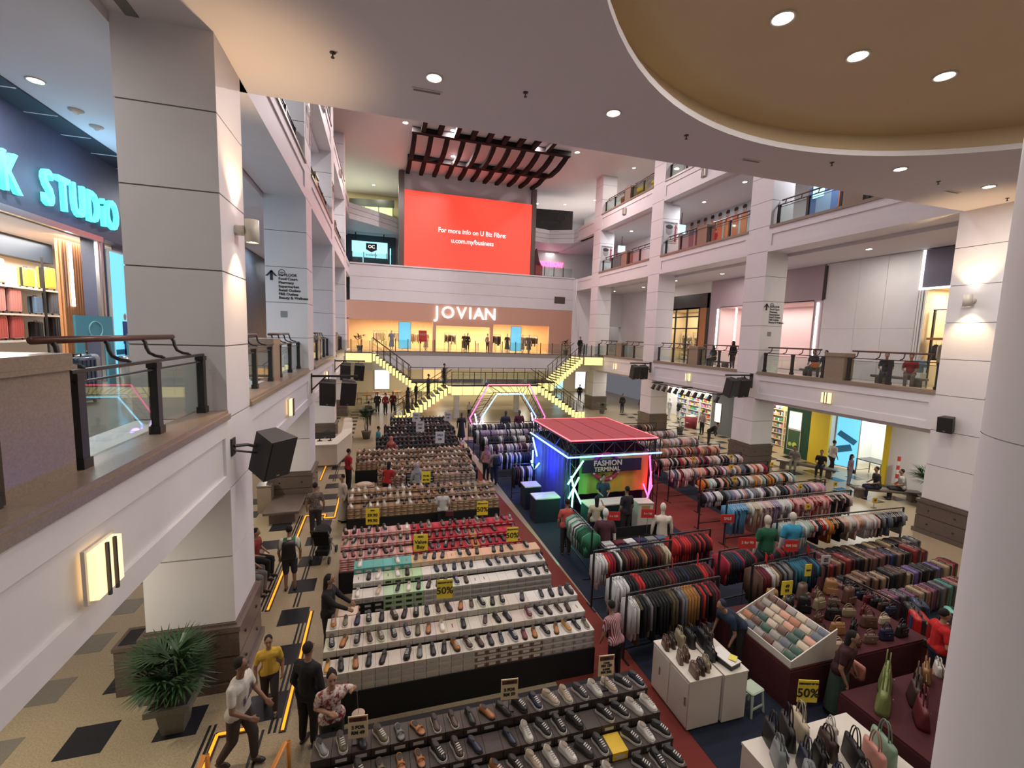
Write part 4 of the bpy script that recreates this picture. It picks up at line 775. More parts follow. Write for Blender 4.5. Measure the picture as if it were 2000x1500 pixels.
# ============================================================ TRUSS KIOSK
def truss(b, p, q, h, up=(0, 0, 1), n=8, r=.022):
    p, q, up = Vector(p), Vector(q), Vector(up)*h
    b.tube([p, q], r, 5).tube([p+up, q+up], r, 5)
    for i in range(n):
        a, c = p.lerp(q, i/n), p.lerp(q, (i+1)/n); b.tube([a, a+up], r*.7, 4).tube([a, c+up] if i % 2 else [a+up, c], r*.7, 4)
def neon(par, pts, m, r=.028): MB().tube(pts, r, 7).build('neon_tube', m, par)
K = E('kiosk', (6.42, 14.0, 0), 0, 'square truss kiosk with red canopy, neon tubes and a rainbow banner', 'kiosk')
kw, kd, kh = 3.38, 3.9, 2.9
MB().box(-.05, kw+.05, -.05, kd+.05, kh-.03, kh+.03).build('canopy', 'plain', K, color=(.42, .03, .05))
for i in range(1, 4): MB().box(kw*i/4-.012, kw*i/4+.012, -.05, kd+.05, kh+.03, kh+.04).build('canopy_seam', 'plain', K, color=(.33, .02, .03))
for pts in ([(-.06, -.06), (kw+.06, -.06), (kw+.06, kd+.06), (-.06, kd+.06)],):
    MB().tube([(x, y, kh+.02) for x, y in pts], .022, 6, closed=True).build('neon_tube', 'neon_red', K)
for a, c in (((0, 0), (kw, 0)), ((kw, 0), (kw, kd)), ((kw, kd), (0, kd)), ((0, kd), (0, 0))):
    b = MB(); truss(b, (a[0], a[1], kh-.5), (c[0], c[1], kh-.5), .42); b.build('truss', 'black_metal', K)
for x, y in ((0, 0), (kw, 0), (0, kd), (kw, kd)):
    b = MB()
    for ox, oy in ((-.13, -.13), (.13, -.13), (.13, .13), (-.13, .13)): b.tube([(x+ox, y+oy, 0), (x+ox, y+oy, kh)], .02, 5)
    for i in range(9):
        z = i*kh/9; s = 1 if i % 2 else -1; b.tube([(x-.13*s, y-.13, z), (x+.13*s, y-.13, z+kh/9)], .012, 4).tube([(x-.13, y+.13*s, z), (x-.13, y-.13*s, z+kh/9)], .012, 4)
    b.build('truss_leg', 'black_metal', K)
neon(K, [(-.18, kd, 2.36), (-.18, -.18, 2.36)], 'neon_cyan'); neon(K, [(-.18, -.18, 2.36), (kw+.18, -.18, 2.38)], 'neon_blue')
for pts in ([(.39, 2.24), (-.16, 1.42)], [(-.05, 1.7), (.1, 1.2)], [(.25, 1.65), (-.13, .86)], [(.02, 1.4), (.39, .68)], [(.06, 1.25), (.02, .44)]): neon(K, [(x, -.2, z) for x, z in pts], 'neon_green')
for pts in ([(2.8, 2.29), (2.95, 1.1)], [(2.6, 1.24), (2.84, .72)], [(2.98, 1.17), (2.8, .7)], [(2.9, 1.7), (2.84, .8)]): neon(K, [(x+.25, -.2, z) for x, z in pts], 'neon_pink')
for pts in ([(3.5, 2.23), (2.9, 1.58)], [(3.4, 1.7), (3.42, .75)], [(3.42, .75), (2.62, 1.36)], [(3.6, 1.2), (3.1, .7)]): neon(K, [(-.2, y, z) for y, z in pts], 'neon_cyan')
m = bpy.data.materials.new('rainbow'); m.use_nodes = True; nt = m.node_tree; bb = nt.nodes['Principled BSDF']; bb.inputs['Roughness'].default_value = .6
tc = nt.nodes.new('ShaderNodeTexCoord'); sp_ = nt.nodes.new('ShaderNodeSeparateXYZ'); rp = nt.nodes.new('ShaderNodeValToRGB'); nt.links.new(tc.outputs['Generated'], sp_.inputs[0]); nt.links.new(sp_.outputs[0], rp.inputs[0]); nt.links.new(rp.outputs[0], bb.inputs['Base Color'])
els = rp.color_ramp.elements; els[0].color = (.14, .42, .10, 1); els[1].color = (.65, .16, .05, 1); e_ = els.new(.5); e_.color = (.58, .46, .06, 1); MT['rainbow'] = m
wv = [(x*.08, .0+.02*math.sin(x*1.1)) for x in range(0, 36)]
b = MB(); b.loft([[(.35+x, y, .95), (.35+x, y+.02, .95), (.35+x, y+.02, 2.4), (.35+x, y, 2.4)] for x, y in wv]); b.build('banner_sheet', 'rainbow', K)
nb_ = MB().box(.38, 2.75, -.15, -.12, 1.76, 2.22).build('name_board', 'plain', K, color=(.012, .014, .05))
text('FASHION', .27, (1.38, -.165, 2.09), FRONT, 'white_lam', nb_, bold=.006); text('TERMINAL', .22, (1.36, -.165, 1.87), FRONT, 'white_lam', nb_, bold=.005)
ring = [(1.36+.52*math.cos(a*PI/16), -.045, 1.92+.47*math.sin(a*PI/16)) for a in range(32)]
rg_ = MB().tube(ring, .075, 6, closed=True).build('ring_print', 'plain', K, color=(.35, .02, .10))
for a in range(8): MB().ell((1.36+.52*math.cos(a*PI/4+.4), -.11, 1.92+.47*math.sin(a*PI/4+.4)), (.05, .02, .05)).build('ring_spot', 'plain', rg_, color=(.7, .65, .7))
b = MB(); pl = [(0, .02*math.sin(i*1.7)) for i in range(40)]
b.loft([[(.0+y, kd*i/39, .0), (.02+y, kd*i/39, 0), (.02+y, kd*i/39, 2.4), (y, kd*i/39, 2.4)] for i, (_, y) in enumerate(pl)]); b.build('side_curtain', 'plain', K, color=(.10, .10, .30))
MB().box(0, kw, kd-.03, kd, 0, 2.4).build('back_curtain', 'plain', K, color=(.08, .08, .2)); MB().box(kw-.03, kw, .6, kd, 0, 2.4).build('side_curtain', 'plain', K, color=(.2, .03, .12))
for loc, c, p, rt in (((-.5, 1.7, 1.6), (.02, .05, 1), 55, (0, R(-90), 0)), ((-.35, -.4, 1.4), (.05, 1, .35), 26, (R(60), 0, R(-40))), ((kw+.3, -.4, 1.5), (1, .03, .2), 18, (R(60), 0, R(40))), ((-.45, 3.6, 1.6), (.05, .12, 1), 40, (0, R(-90), 0))):
    l = bpy.data.lights.new('neon_glow', 'POINT'); l.energy = p; l.color = c; l.shadow_soft_size = .12; lo = bpy.data.objects.new('neon_glow', l); COL.objects.link(lo); lo.parent = K; lo.location = loc
kc = E('kiosk_counter', (7.75, 13.15, 0), 0, 'dark skirted counter before the rainbow banner', 'counter'); MB().box(-1.15, .75, -.3, .3, .93, .97).build('top', 'white_lam', kc); MB().box(-1.13, .73, -.28, .28, 0, .93).build('skirt', 'plain', kc, color=(.012, .03, .035))
pd = E('white_podium', (8.45, 12.52, 0), R(-8), 'white podium beside the kiosk counter', 'podium'); MB().box(-.26, .26, -.22, .22, 0, 1.12).build('body', 'white_lam', pd); MB().box(-.28, .28, -.24, .24, 1.12, 1.15).build('top', 'white_lam', pd); MB().box(-.14, .14, -.235, -.225, .82, 1.06).build('notice', 'plain', pd, color=(.45, .25, .10))
# ============================================================ HEXAGON TRUSS ARCH
A = E('hexagon_arch', (7.85, 27, 0), 0, 'hexagonal neon truss arch at the entrance of the fair', 'arch')
op = [(-2.15, .45), (-2.5, 1.3), (-1.35, 3.4), (1.35, 3.4), (2.5, 1.3), (2.15, .45)]; ip = [(-1.6, .2), (-1.75, 1.35), (-.8, 2.8), (.9, 2.8), (1.85, 1.35), (1.6, .2)]
for i in range(5):
    MB().tube([(op[i][0], -.1, op[i][1]), (op[i+1][0], -.1, op[i+1][1])], .035, 7).build('neon_tube', 'neon_pink' if i != 2 else 'neon_red', A); MB().tube([(ip[i][0], -.15, ip[i][1]), (ip[i+1][0], -.15, ip[i+1][1])], .032, 7).build('neon_tube', 'neon_cyan' if i in (1, 2) else 'neon_blue', A)
    b = MB()
    for y in (0, .7):
        b.tube([(op[i][0], y, op[i][1]), (op[i+1][0], y, op[i+1][1])], .025, 5).tube([(ip[i][0], y, ip[i][1]), (ip[i+1][0], y, ip[i+1][1])], .025, 5)
        for k in range(5):
            t, t2 = k/4, min(1, (k+1)/4); o_ = [op[i][j]+(op[i+1][j]-op[i][j])*t for j in (0, 1)]; q_ = [ip[i][j]+(ip[i+1][j]-ip[i][j])*t2 for j in (0, 1)]; b.tube([(o_[0], y, o_[1]), (q_[0], y, q_[1])], .015, 4)
    b.build('truss', 'black_metal', A)
for sx in (-1, 1):
    MB().box(sx*1.9-.3, sx*1.9+.3, -.2, .8, 0, .3).build('base_block', 'black_metal', A)
    for pts in ([(-.35, 1.6), (-.1, .45)], [(-.05, .5), (.2, 1.1)], [(-.4, 1.0), (.05, .5)], [(.1, 1.2), (-.25, .6)]): neon(A, [(sx*1.85+x, -.25, z) for x, z in pts], 'neon_violet', .04)
for x in (-1.7, 1.7):
    l = bpy.data.lights.new('neon_glow', 'POINT'); l.energy = 45; l.color = (.25, .1, 1); l.shadow_soft_size = .2; lo = bpy.data.objects.new('neon_glow', l); COL.objects.link(lo); lo.parent = A; lo.location = (x, -.7, 1.1)
# ============================================================ SHOES AND SHOE BOXES
def shoe_parts(L=.27, w=.047, hh=.095, sole=.022, low=False, open_=.42):
    N = 5 if low else 9; K_ = 8 if low else 12
    U = MB(); rings = []
    prof = [(0, .62, .9), (.06, .82, 1), (.2, .84, 1.0), (.38, .80, .92), (.52, .86, .80), (.68, 1.0, .62), (.84, .95, .50), (.95, .66, .40), (1, .3, .25)] if not low else [(0, .7, .95), (.25, .85, 1), (.6, .95, .7), (.9, .85, .48), (1, .35, .28)]
    for t, a, h in prof:
        y = L/2-L*t; ring = []
        for k in range(K_):
            q = PI*k/(K_-1); ring.append((w*a*math.cos(q), y, sole+hh*h*math.sin(q)**.75))
        rings.append(ring)
    U.loft(rings)
    out = [U]
    S1 = MB(); o_ = [(w*1.08*a, L/2-L*t) for t, a, h in prof]; poly = [(x, y+(.006 if y > 0 else -.006)) for x, y in o_]+[(-x, y+(.006 if y > 0 else -.006)) for x, y in reversed(o_)]
    S1.prism(poly, 0, sole+.004); out.append(S1)
    Ln = MB(); n = 6 if low else 12; yc = L*.235
    Ln.loft([[(w*.66*math.cos(2*PI*k/n), yc+L*.20*math.sin(2*PI*k/n), sole+hh*.985+.004) for k in range(n)], [(w*.5*math.cos(2*PI*k/n), yc+L*.16*math.sin(2*PI*k/n), sole+hh*1.0+.006) for k in range(n)]]); out.append(Ln)
    return out
def mk(L, w, hh, sole, nm):
    u, s_, l = shoe_parts(L, w, hh, sole); return u.mesh(nm, 'leather', True), s_.mesh('sole', 'plain'), l.mesh('lining', 'plain', False)
LOAF, SNEAK, SAND = mk(.27, .047, .07, .018, 'loafer'), mk(.285, .053, .092, .032, 'sneaker'), mk(.27, .048, .03, .02, 'sandal')
LACE = MB()
for i in range(4): LACE.ob((0, -.005-.028*i, .034+.095*(.86-.07*i)), (.05, .009, .010), (R(-18), 0, 0))
LACE = LACE.mesh('laces', 'plain'); STRAP = MB().tube([(.046*math.cos(PI*k/8), -.045, .02+.05*math.sin(PI*k/8)) for k in range(9)], .013, 5).mesh('strap', 'plain')
LOWS = [m_.mesh('low', 'plain') for m_ in shoe_parts(low=True, hh=.075)]
SHN = {'black': (.012, .012, .013), 'charcoal': (.035, .035, .04), 'dark brown': (.06, .028, .017), 'tan': (.36, .14, .04), 'grey': (.16, .16, .16), 'white': (.72, .69, .64), 'navy': (.015, .02, .045), 'mustard': (.5, .25, .05), 'pink': (.6, .35, .33), 'maroon': (.14, .025, .03), 'beige': (.5, .40, .29), 'pale blue': (.42, .50, .5), 'olive': (.13, .11, .06)}
SHST = Stuff(); BXST = Stuff(); SHCOUNT = [0]
def shoe(kind, loc, rz, cn, where, tilt=0):
    c = SHN[cn]
    if SHCOUNT[0] >= 296 or where is None:
        M_ = Matrix.Translation(loc) @ Euler((tilt, 0, rz)).to_matrix().to_4x4()
        SHST.add(LOWS[0], M_, c); SHST.add(LOWS[1], M_, (.5, .48, .45) if random.random() < .3 else (.03, .03, .03)); SHST.add(LOWS[2], M_, (.02, .017, .015)); return
    SHCOUNT[0] += 1
    T_ = {'l': LOAF, 's': SNEAK, 'd': SAND}[kind]
    o = tag(O(T_[0].name.split('.')[0], T_[0], None, loc, (tilt, 0, rz), c), f"{cn} {({'l': 'slip-on shoe', 's': 'sneaker', 'd': 'sandal'})[kind]} {where}", 'shoe', 'shoes on the sale tables')
    light = cn in ('white', 'beige') or (kind == 's' and random.random() < .75) or (kind == 'l' and random.random() < .22)
    O('sole', T_[1], o, color=(.66, .64, .6) if light else (.03, .025, .02)); O('lining', T_[2], o, color=(.02, .017, .015) if cn not in ('white', 'beige') else (.25, .2, .15))
    if kind == 's': O('laces', LACE, o, color=(.75, .73, .7) if cn != 'white' else (.5, .48, .45))
    if kind == 'd': O('strap', STRAP, o, color=c)
CART = MB().box(-.5, .5, 0, 1, 0, .78).mesh('shoe_box', 'card'); LID = MB().box(-.51, .51, -.012, 1.012, .70, 1.0).mesh('lid', 'card'); TAG_ = MB().box(-.3, .3, -.016, -.003, .22, .6).mesh('label', 'plain'); MARK = MB().box(-.05, .05, .35, .66, 1.0, 1.006).mesh('print', 'plain')
BOXN = {'pale': (.60, .55, .48), 'white': (.66, .63, .58), 'grey': (.40, .38, .36), 'brown-ended': (.22, .13, .10), 'green': (.46, .60, .38), 'teal': (.10, .40, .36), 'peach': (.66, .42, .26), 'black': (.02, .02, .023), 'pink': (.72, .38, .36), 'red': (.50, .035, .055), 'orange': (.68, .28, .10), 'kraft': (.32, .20, .12), 'dark brown': (.055, .038, .03), 'yellow': (.78, .50, .03)}
BCOUNT = [0]
def sbox(x, y, z, w, d, h, cn, label=None, lidc=None, mark=False, tagc=(.62, .58, .52)):
    z += .002; c = BOXN[cn]; c = tuple(v*random.uniform(.92, 1.06) for v in c); lc = BOXN[lidc] if lidc else c
    if label is None or BCOUNT[0] >= 300:
        M_ = Matrix.Translation((x, y, z)) @ Matrix.Diagonal((w, d, h, 1)); BXST.add(CART, M_, c); BXST.add(LID, M_, lc); BXST.add(TAG_, M_, tagc); return
    BCOUNT[0] += 1
    o = tag(O('shoe_box', CART, None, (x, y, z), None, c, (w, d, h)), label, 'shoe box', 'shoe boxes on the sale tables')
    O('lid', LID, o, color=lc); O('label', TAG_, o, color=tagc)
    if mark: O('print', MARK, o, color=(.25, .06, .05))
TI = ['front', 'middle', 'back', 'rear']
def table(x0, x1, yf, zt, tiers, label, cloth='black_cloth', tail=.1):
    """black-draped stepped display table; tiers = [(y offset, support height)]"""
    e = E('display_table', ((x0+x1)/2, yf, 0), 0, label, 'table', 'sale tables'); w = (x1-x0)/2; yb = tiers[-1][0]+.42+tail
    MB().box(-w, w, 0, yb, zt-.03, zt).build('top', 'dark_metal', e)
    b = MB().box(-w-.01, w+.01, -.02, 0, 0, zt-.001).box(-w-.02, -w, -.02, yb, 0, zt-.001).box(w, w+.02, -.02, yb, 0, zt-.001).box(-w, w, yb, yb+.02, 0, zt+.3); b.build('cloth_skirt', cloth, e)
    for (o_, hs), nx in zip(tiers[1:], [t[0] for t in tiers[2:]]+[yb]):
        if hs > zt+.01: MB().box(-w, w, o_, nx, zt, hs).build('riser', cloth, e)
    return e
SHK = ['black']*6+['charcoal']*3+['dark brown']*4+['tan']*2+['grey', 'navy', 'navy', 'white', 'olive', 'maroon']
def pick(l): return random.choice(l)
# --- nearest table: dark boxes, sneakers and casual shoes
X0, X1 = -.85, 4.05
T0 = [(0, .58), (.31, .70), (.64, .82), (.98, .94)]
table(X0, X1, 4.56, .58, T0, 'black-draped table nearest the viewpoint with dark boxes and sneakers')
for t, (o_, hs) in enumerate(T0):
    for c in range(20):
        x = X0+.123+.245*c
        sbox(x, 4.56+o_, hs, .235, .298, .12, 'dark brown' if (c, t) != (16, 1) else 'yellow', f'{"dark brown" if (c, t) != (16, 1) else "bright yellow"} shoe box, {ORD[c]} column of the {TI[t]} tier on the nearest table', tagc=(.5, .48, .45) if random.random() < .6 else (.06, .05, .04))
        if (c, t) == (16, 1): continue
        if random.random() < .88:
            if c < 6: k, cn = pick('ddls'), pick(['beige', 'grey', 'tan', 'pale blue', 'charcoal', 'olive', 'white'])
            elif c < 11: k, cn = pick('lls'), pick(['tan', 'dark brown', 'tan', 'black', 'navy'])
            else: k, cn = 's', pick(['white', 'black', 'white', 'black', 'beige', 'charcoal', 'navy'])
            shoe(k, (x, 4.56+o_+.137, hs+.124), R(random.uniform(8, 38)), cn, f'on the {TI[t]} tier of the nearest table, {ORD[c]} column')
# --- pale box table
def box_table(n, x0, x1, yf, name, colour, shoes, zt=.55, dens=.85, cw=.213, hts=(3, 1, 1), offs=(0, .42, .80), kinds='llls', named=True, tname=None, skip=None):
    nc = int((x1-x0)/cw); hb = .12
    tops = [zt+hb*(3+t) for t in range(3)]
    tr_ = [(offs[t], tops[t]-hb*hts[t]) for t in range(3)]
    table(x0, x1, yf, zt, tr_, tname)
    for t in range(3):
        for c in range(nc):
            x = x0+cw*(c+.5); z0 = tops[t]-hb*hts[t]
            for l in range(hts[t]):
                cn, lc, tg_ = colour(c, t, l, nc)
                if cn is None: continue
                lev = f', {("lowest", "middle", "topmost")[l]} of its stack' if hts[t] > 1 else ''
                sbox(x, yf+offs[t], z0+hb*l, cw-.008, .36, hb-.003, cn, f'{cn} shoe box, {ORD[c]} column, {TI[t]} tier{lev}, {name}' if named else None, lc, mark=(l == hts[t]-1 and random.random() < .4), tagc=tg_)
            if random.random() < dens and not (skip and skip(c, t)):
                k, cn = pick(kinds), shoes(c, t, nc); shoe(k, (x+random.uniform(-.02, .02), yf+offs[t]+.17, tops[t]+.003), R(random.uniform(-16, 16)), cn, f'on the {TI[t]} tier of the {name}, {ORD[c]} column' if named else None)
def c1(c, t, l, n):
    if t == 0 and 12 <= c <= 17: return 'brown-ended', 'pale', (.66, .62, .56)
    if c > 17: return 'grey', 'white', (.5, .48, .45)
    return 'pale', None, (.50, .46, .40)
box_table(1, -.93, 3.97, 7.2, 'pale box table', c1, lambda c, t, n: pick(SHK+(['mustard', 'white', 'tan'] if t == 0 else [])), tname='black-draped stepped table of pale boxes under dark slip-on shoes')
def c2(c, t, l, n):
    if t == 2: return ('teal' if c < 6 else 'peach'), None, (.5, .45, .4)
    if t == 0 and c < 3 and l < 2: return 'black', None, (.6, .58, .55)
    if 3 <= c <= 6: return 'green', None, (.02, .03, .02)
    return ('white' if c < 7 else 'pale' if c < 12 else 'grey'), 'white', (.36, .34, .32)
box_table(2, -.57, 3.97, 9.3, 'green box table', c2, lambda c, t, n: pick(['white', 'white', 'beige', 'black'] if c < 6 else ['black', 'charcoal', 'dark brown', 'navy', 'black']), dens=.72, tname='black-draped stepped table of white, green and teal shoe boxes')
def c3(c, t, l, n):
    if c == 17 and t < 2: return 'orange', None, (.75, .4, .2)
    return ('pink' if c < 9 else 'red'), None, (.7, .45, .42) if c < 9 else (.62, .30, .30)
for fn in (0,):
    BC = BCOUNT[0]; BCOUNT[0] = 300
    box_table(3, -.96, 3.78, 11.1, 'red box table', c3, lambda c, t, n: pick(['white', 'pink', 'black', 'dark brown'] if (c < 9 and t == 2) else ['black', 'dark brown', 'charcoal', 'maroon', 'olive', 'black']), dens=.88, cw=.196, tname='black-draped stepped table of pink and red shoe boxes')
    c4 = lambda c, t, l, n: ('kraft', None, (.45, .32, .22))
    box_table(4, -1.0, 3.95, 14.35, 'kraft box table', c4, lambda c, t, n: pick(['white', 'white', 'beige', 'black'] if c < 10 else ['beige', 'pink', 'maroon', 'grey', 'tan', 'black']), dens=.95, cw=.206, tname='black-draped stepped table of brown kraft boxes with white sneakers', kinds='ls')
    c5 = lambda c, t, l, n: (('black' if 5 <= c <= 9 and t == 0 else 'kraft'), None, (.5, .4, .32))
    box_table(5, -.1, 3.9, 17.2, '', c5, lambda c, t, n: pick(['beige', 'pink', 'black', 'dark brown', 'tan']), dens=.95, named=False, tname='draped table of brown and black boxes behind the kraft box table')
    box_table(6, -1.0, 4.1, 19.5, '', c4, lambda c, t, n: pick(['beige', 'pink', 'white', 'dark brown', 'black']), dens=1, named=False, tname='draped table of brown boxes with crowded pale shoes')
    c7 = lambda c, t, l, n: ('black', None, (.05, .045, .05))
    box_table(7, -.2, 3.95, 22.1, '', c7, lambda c, t, n: pick(['black', 'charcoal', 'dark brown', 'maroon']), dens=1, named=False, tname='dark table of black shoes behind the brown box tables')
    box_table(8, .2, 4.2, 24.8, '', c7, lambda c, t, n: pick(['black', 'maroon', 'beige', 'dark brown']), dens=1, named=False, tname='dark shoe table with a few red pairs near the lit stairs')
    box_table(9, .6, 4.2, 27.3, '', c7, lambda c, t, n: pick(['grey', 'maroon', 'black', 'beige']), dens=1, named=False, tname='last shoe table before the lit stairs')
BXST.build('shoe_box_stacks', 'hundreds of pink, red, brown and black shoe boxes stacked on the farther tables', 'shoe boxes'); SHST.build('far_shoes', 'hundreds of small shoes crowding the farther sale tables', 'shoes')
# ============================================================ PRICE SIGNS
def price_sign(loc, w, h, lines, label, col=(.82, .66, .05), pole=.5, tc='black_metal', rz=-.1, tilt=0, band=None, pin=None):
    e = E('price_sign', loc, rz, label, 'price sign', 'price signs')
    bd_ = MB().box(-w/2, w/2, 0, .012, 0, h).build('board', 'plain', e, color=col)
    if band: MB().box(-w/2+.015, w/2-.015, -.004, 0, h*.76, h*.95).build('band', 'plain', bd_, color=band)
    MB().tube([(0, .02, -pole), (0, .02, h*.5)], .008, 6).build('pole', 'steel', e)
    MB().box(-.07, .07, -.03, .07, -pole-.012, -pole).build('foot', 'dark_metal', e)
    for s, size, zz in lines: text(s, size, (0, -.006, zz*h), FRONT, tc, bd_, ext=.002, bold=.003)
Y50 = [('50%', .20, .42), ('DISCOUNT UP TO', .035, .85)]
price_sign((1.25, 8.46, 1.18), .32, .40, Y50, 'yellow 50% sign behind the pale box table', pole=.61, pin=1)
price_sign((3.29, 10.55, 1.19), .30, .38, Y50, 'yellow 50% sign at the aisle end of the white and green box table', pole=.62)
price_sign((.95, 10.55, 1.19), .34, .42, [('Value', .13, .55), ('Buy', .13, .25), ('SPECIAL', .04, .86)], 'yellow Value Buy sign behind the green boxes', pole=.62)
price_sign((-.2, 12.36, 1.19), .36, .46, [('59.90', .12, .58), ('99.90', .12, .24), ('NOW', .04, .88)], 'yellow 59.90 and 99.90 sign behind the pink boxes', pole=.62)
price_sign((2.9, 12.36, 1.19), .33, .42, Y50, 'yellow 50% sign behind the red boxes', pole=.62)
price_sign((1.57, 15.6, 1.19), .32, .40, [('79.90', .10, .6), ('99.90', .10, .25)], 'yellow price sign behind the kraft box table', pole=.62)
PALE = (.70, .58, .36); BR = (.12, .03, .02)
price_sign((-.28, 5.66, 1.14), .25, .32, [('2 FOR', .06, .5), ('RM 49', .065, .26), ('SALE', .05, .84)], 'framed sale sign among the sandals of the nearest table', PALE, .06, band=BR)
price_sign((1.8, 5.66, 1.24), .25, .32, [('2 FOR', .06, .5), ('RM 59', .065, .26), ('SALE', .05, .84)], 'framed sale sign between tan shoes and sneakers on the nearest table', PALE, .16, band=BR)
price_sign((3.36, 5.66, 1.30), .25, .34, [('1 PAIR', .035, .64), ('RM 129', .055, .5), ('2 PAIRS', .035, .33), ('RM 200', .055, .18), ('SALE', .045, .84)], 'framed RM 129 and RM 200 sign on the nearest table', PALE, .22, band=BR)
for i, (x, y) in enumerate(((2.0, 25.9), (2.7, 20.6), (2.0, 23.2), (3.85, 25.9))): price_sign((x, y, 1.36), .42, .55, [('SALE', .12, .7), ('RM', .12, .35)], f'white paper sign on the dark far shoe tables, {ORD[i]} of four', (.62, .60, .58), .18)
# ============================================================ CLOTHES RACKS
def rack(p, q, z, label, depth=.2, base=.0):
    """floor rack between two points, rail height z"""
    L = math.hypot(q[0]-p[0], q[1]-p[1]); rz = math.atan2(q[1]-p[1], q[0]-p[0])
    e = E('clothes_rack', (p[0], p[1], 0), rz, label, 'clothes rack', 'clothes racks of the fair')
    MB().box(0, L, -.015, .015, z-.015, z+.015).build('rail', 'black_metal', e)
    for x in (0, L):
        MB().box(x-.018, x+.018, -.018, .018, 0, z).build('upright', 'black_metal', e); MB().box(x-.018, x+.018, -depth, depth, 0, .035).build('foot_bar', 'black_metal', e)
    MB().box(0, L, -.012, .012, .22, .245).build('lower_bar', 'black_metal', e)
    return e
CN = {'white': (.66, .66, .66), 'red': (.55, .03, .03), 'maroon': (.13, .015, .025), 'black': (.012, .012, .014), 'tan': (.42, .19, .07), 'cream': (.62, .52, .38), 'mustard': (.42, .20, .04), 'teal': (.03, .16, .24), 'navy': (.015, .025, .07), 'grey': (.22, .22, .23), 'brown': (.14, .07, .045), 'green': (.06, .28, .16), 'pink': (.66, .30, .30), 'pale pink': (.70, .45, .42), 'sky blue': (.12, .36, .58), 'crimson': (.35, .02, .04), 'peach': (.66, .38, .26), 'lilac': (.36, .28, .45), 'orange': (.60, .20, .03), 'olive': (.12, .10, .05), 'denim': (.12, .15, .22), 'mint': (.35, .5, .45), 'dark green': (.01, .09, .04)}
def dress_rack(p, q, z, cols, where, kinds, sp=.078, label=True, white=False, jit=.012, group=None):
    L = math.hypot(q[0]-p[0], q[1]-p[1]); rz = math.atan2(q[1]-p[1], q[0]-p[0]); n = int((L-.1)/sp); cnt = {}
    for i in range(n):
        t = (.06+sp*i)/L; cn = cols(i/n, i)
        k = kinds if isinstance(kinds, int) else random.choice(kinds)
        cnt[cn] = cnt.get(cn, 0)+1
        lb = f'{cn} {NM[k]} {where}, {ORD[i]} along the rail' if label else None
        garment((p[0]+(q[0]-p[0])*t, p[1]+(q[1]-p[1])*t, z-.114+random.uniform(-.006, .004)), rz+random.uniform(-jit, jit), CN[cn], k, lb, group or 'garments on the racks', white=white, tilt=random.uniform(-.008, .008))
def seq(*runs):
    """runs of (share, colours) along a rail"""
    def f(t, i):
        a = 0
        for s, c in runs:
            a += s
            if t < a: return random.choice(c)
        return random.choice(runs[-1][1])
    return f
BK = ['black', 'black', 'black', 'brown', 'maroon', 'navy']
rack((4.9, 9.12), (7.1, 9.2), 1.45, 'black rack of shirts before the folded clothes table'); dress_rack((4.9, 9.12), (7.1, 9.2), 1.45, seq((.1, ['white']), (.1, ['red', 'crimson']), (.12, ['white', 'black']), (.3, ['maroon', 'brown', 'tan', 'black']), (.3, BK), (.08, ['cream'])), 'on the rack before the folded clothes', [0, 0, 1])
rack((4.76, 8.05), (7.5, 8.17), 1.45, 'rear rail of the double black rack by the red aisle'); dress_rack((4.76, 8.05), (7.5, 8.17), 1.45, seq((.1, ['white']), (.15, ['red', 'black']), (.6, BK), (.15, ['red', 'maroon'])), 'on the rear rail by the red aisle', [0, 1])
rack((4.75, 7.38), (7.1, 7.5), 1.42, 'front rail of the double black rack by the red aisle'); dress_rack((4.75, 7.38), (7.1, 7.5), 1.42, seq((.06, ['white', 'grey']), (.54, ['black', 'black', 'black', 'olive', 'grey']), (.12, ['mustard', 'tan']), (.2, ['red', 'black']), (.08, ['maroon'])), 'on the front rail by the red aisle', [1, 1, 2])
rack((7.3, 9.5), (8.6, 9.55), 1.45, 'short rack of red and black shirts'); dress_rack((7.3, 9.5), (8.6, 9.55), 1.45, seq((1, ['red', 'red', 'black', 'maroon'])), 'on the short red and black rack', [0])
rack((8.2, 7.7), (10.25, 7.85), 1.45, 'rack of dark and teal shirts under the blue mannequin'); dress_rack((8.2, 7.7), (10.25, 7.85), 1.45, seq((.15, ['maroon', 'brown']), (.15, ['white', 'cream', 'brown']), (.25, ['black', 'grey']), (.25, ['teal']), (.2, ['navy', 'teal'])), 'on the teal shirt rack', [0, 0, 1])
rack((7.85, 8.35), (10.3, 8.5), 1.5, 'rack behind the teal shirts'); dress_rack((7.85, 8.35), (10.3, 8.5), 1.5, seq((1, ['black', 'navy', 'crimson', 'black'])), '', [0], label=False)
rack((5.45, 10.3), (5.55, 12.2), 1.4, 'rack of white and green shirts lit by the green neon'); dress_rack((5.45, 10.3), (5.55, 12.2), 1.4, seq((.3, ['green', 'dark green']), (.7, ['white', 'green', 'mint', 'black'])), 'on the rack in the green neon light', [0])
KID = ['white', 'pale pink', 'pink', 'cream', 'white', 'peach', 'red', 'lilac']
rack((11.1, 9.72), (16.2, 9.66), 1.4, 'long rack of children clothes nearest the suitcases'); dress_rack((11.1, 9.72), (16.2, 9.66), 1.4, seq((.1, ['pale pink', 'mint']), (.12, ['white', 'mint']), (.12, ['white', 'red', 'black']), (.1, ['orange', 'black']), (.3, ['cream', 'peach', 'pale pink', 'white']), (.26, ['grey', 'black', 'denim'])), 'on the kids rack nearest the suitcases', [3, 3, 0], white=True)
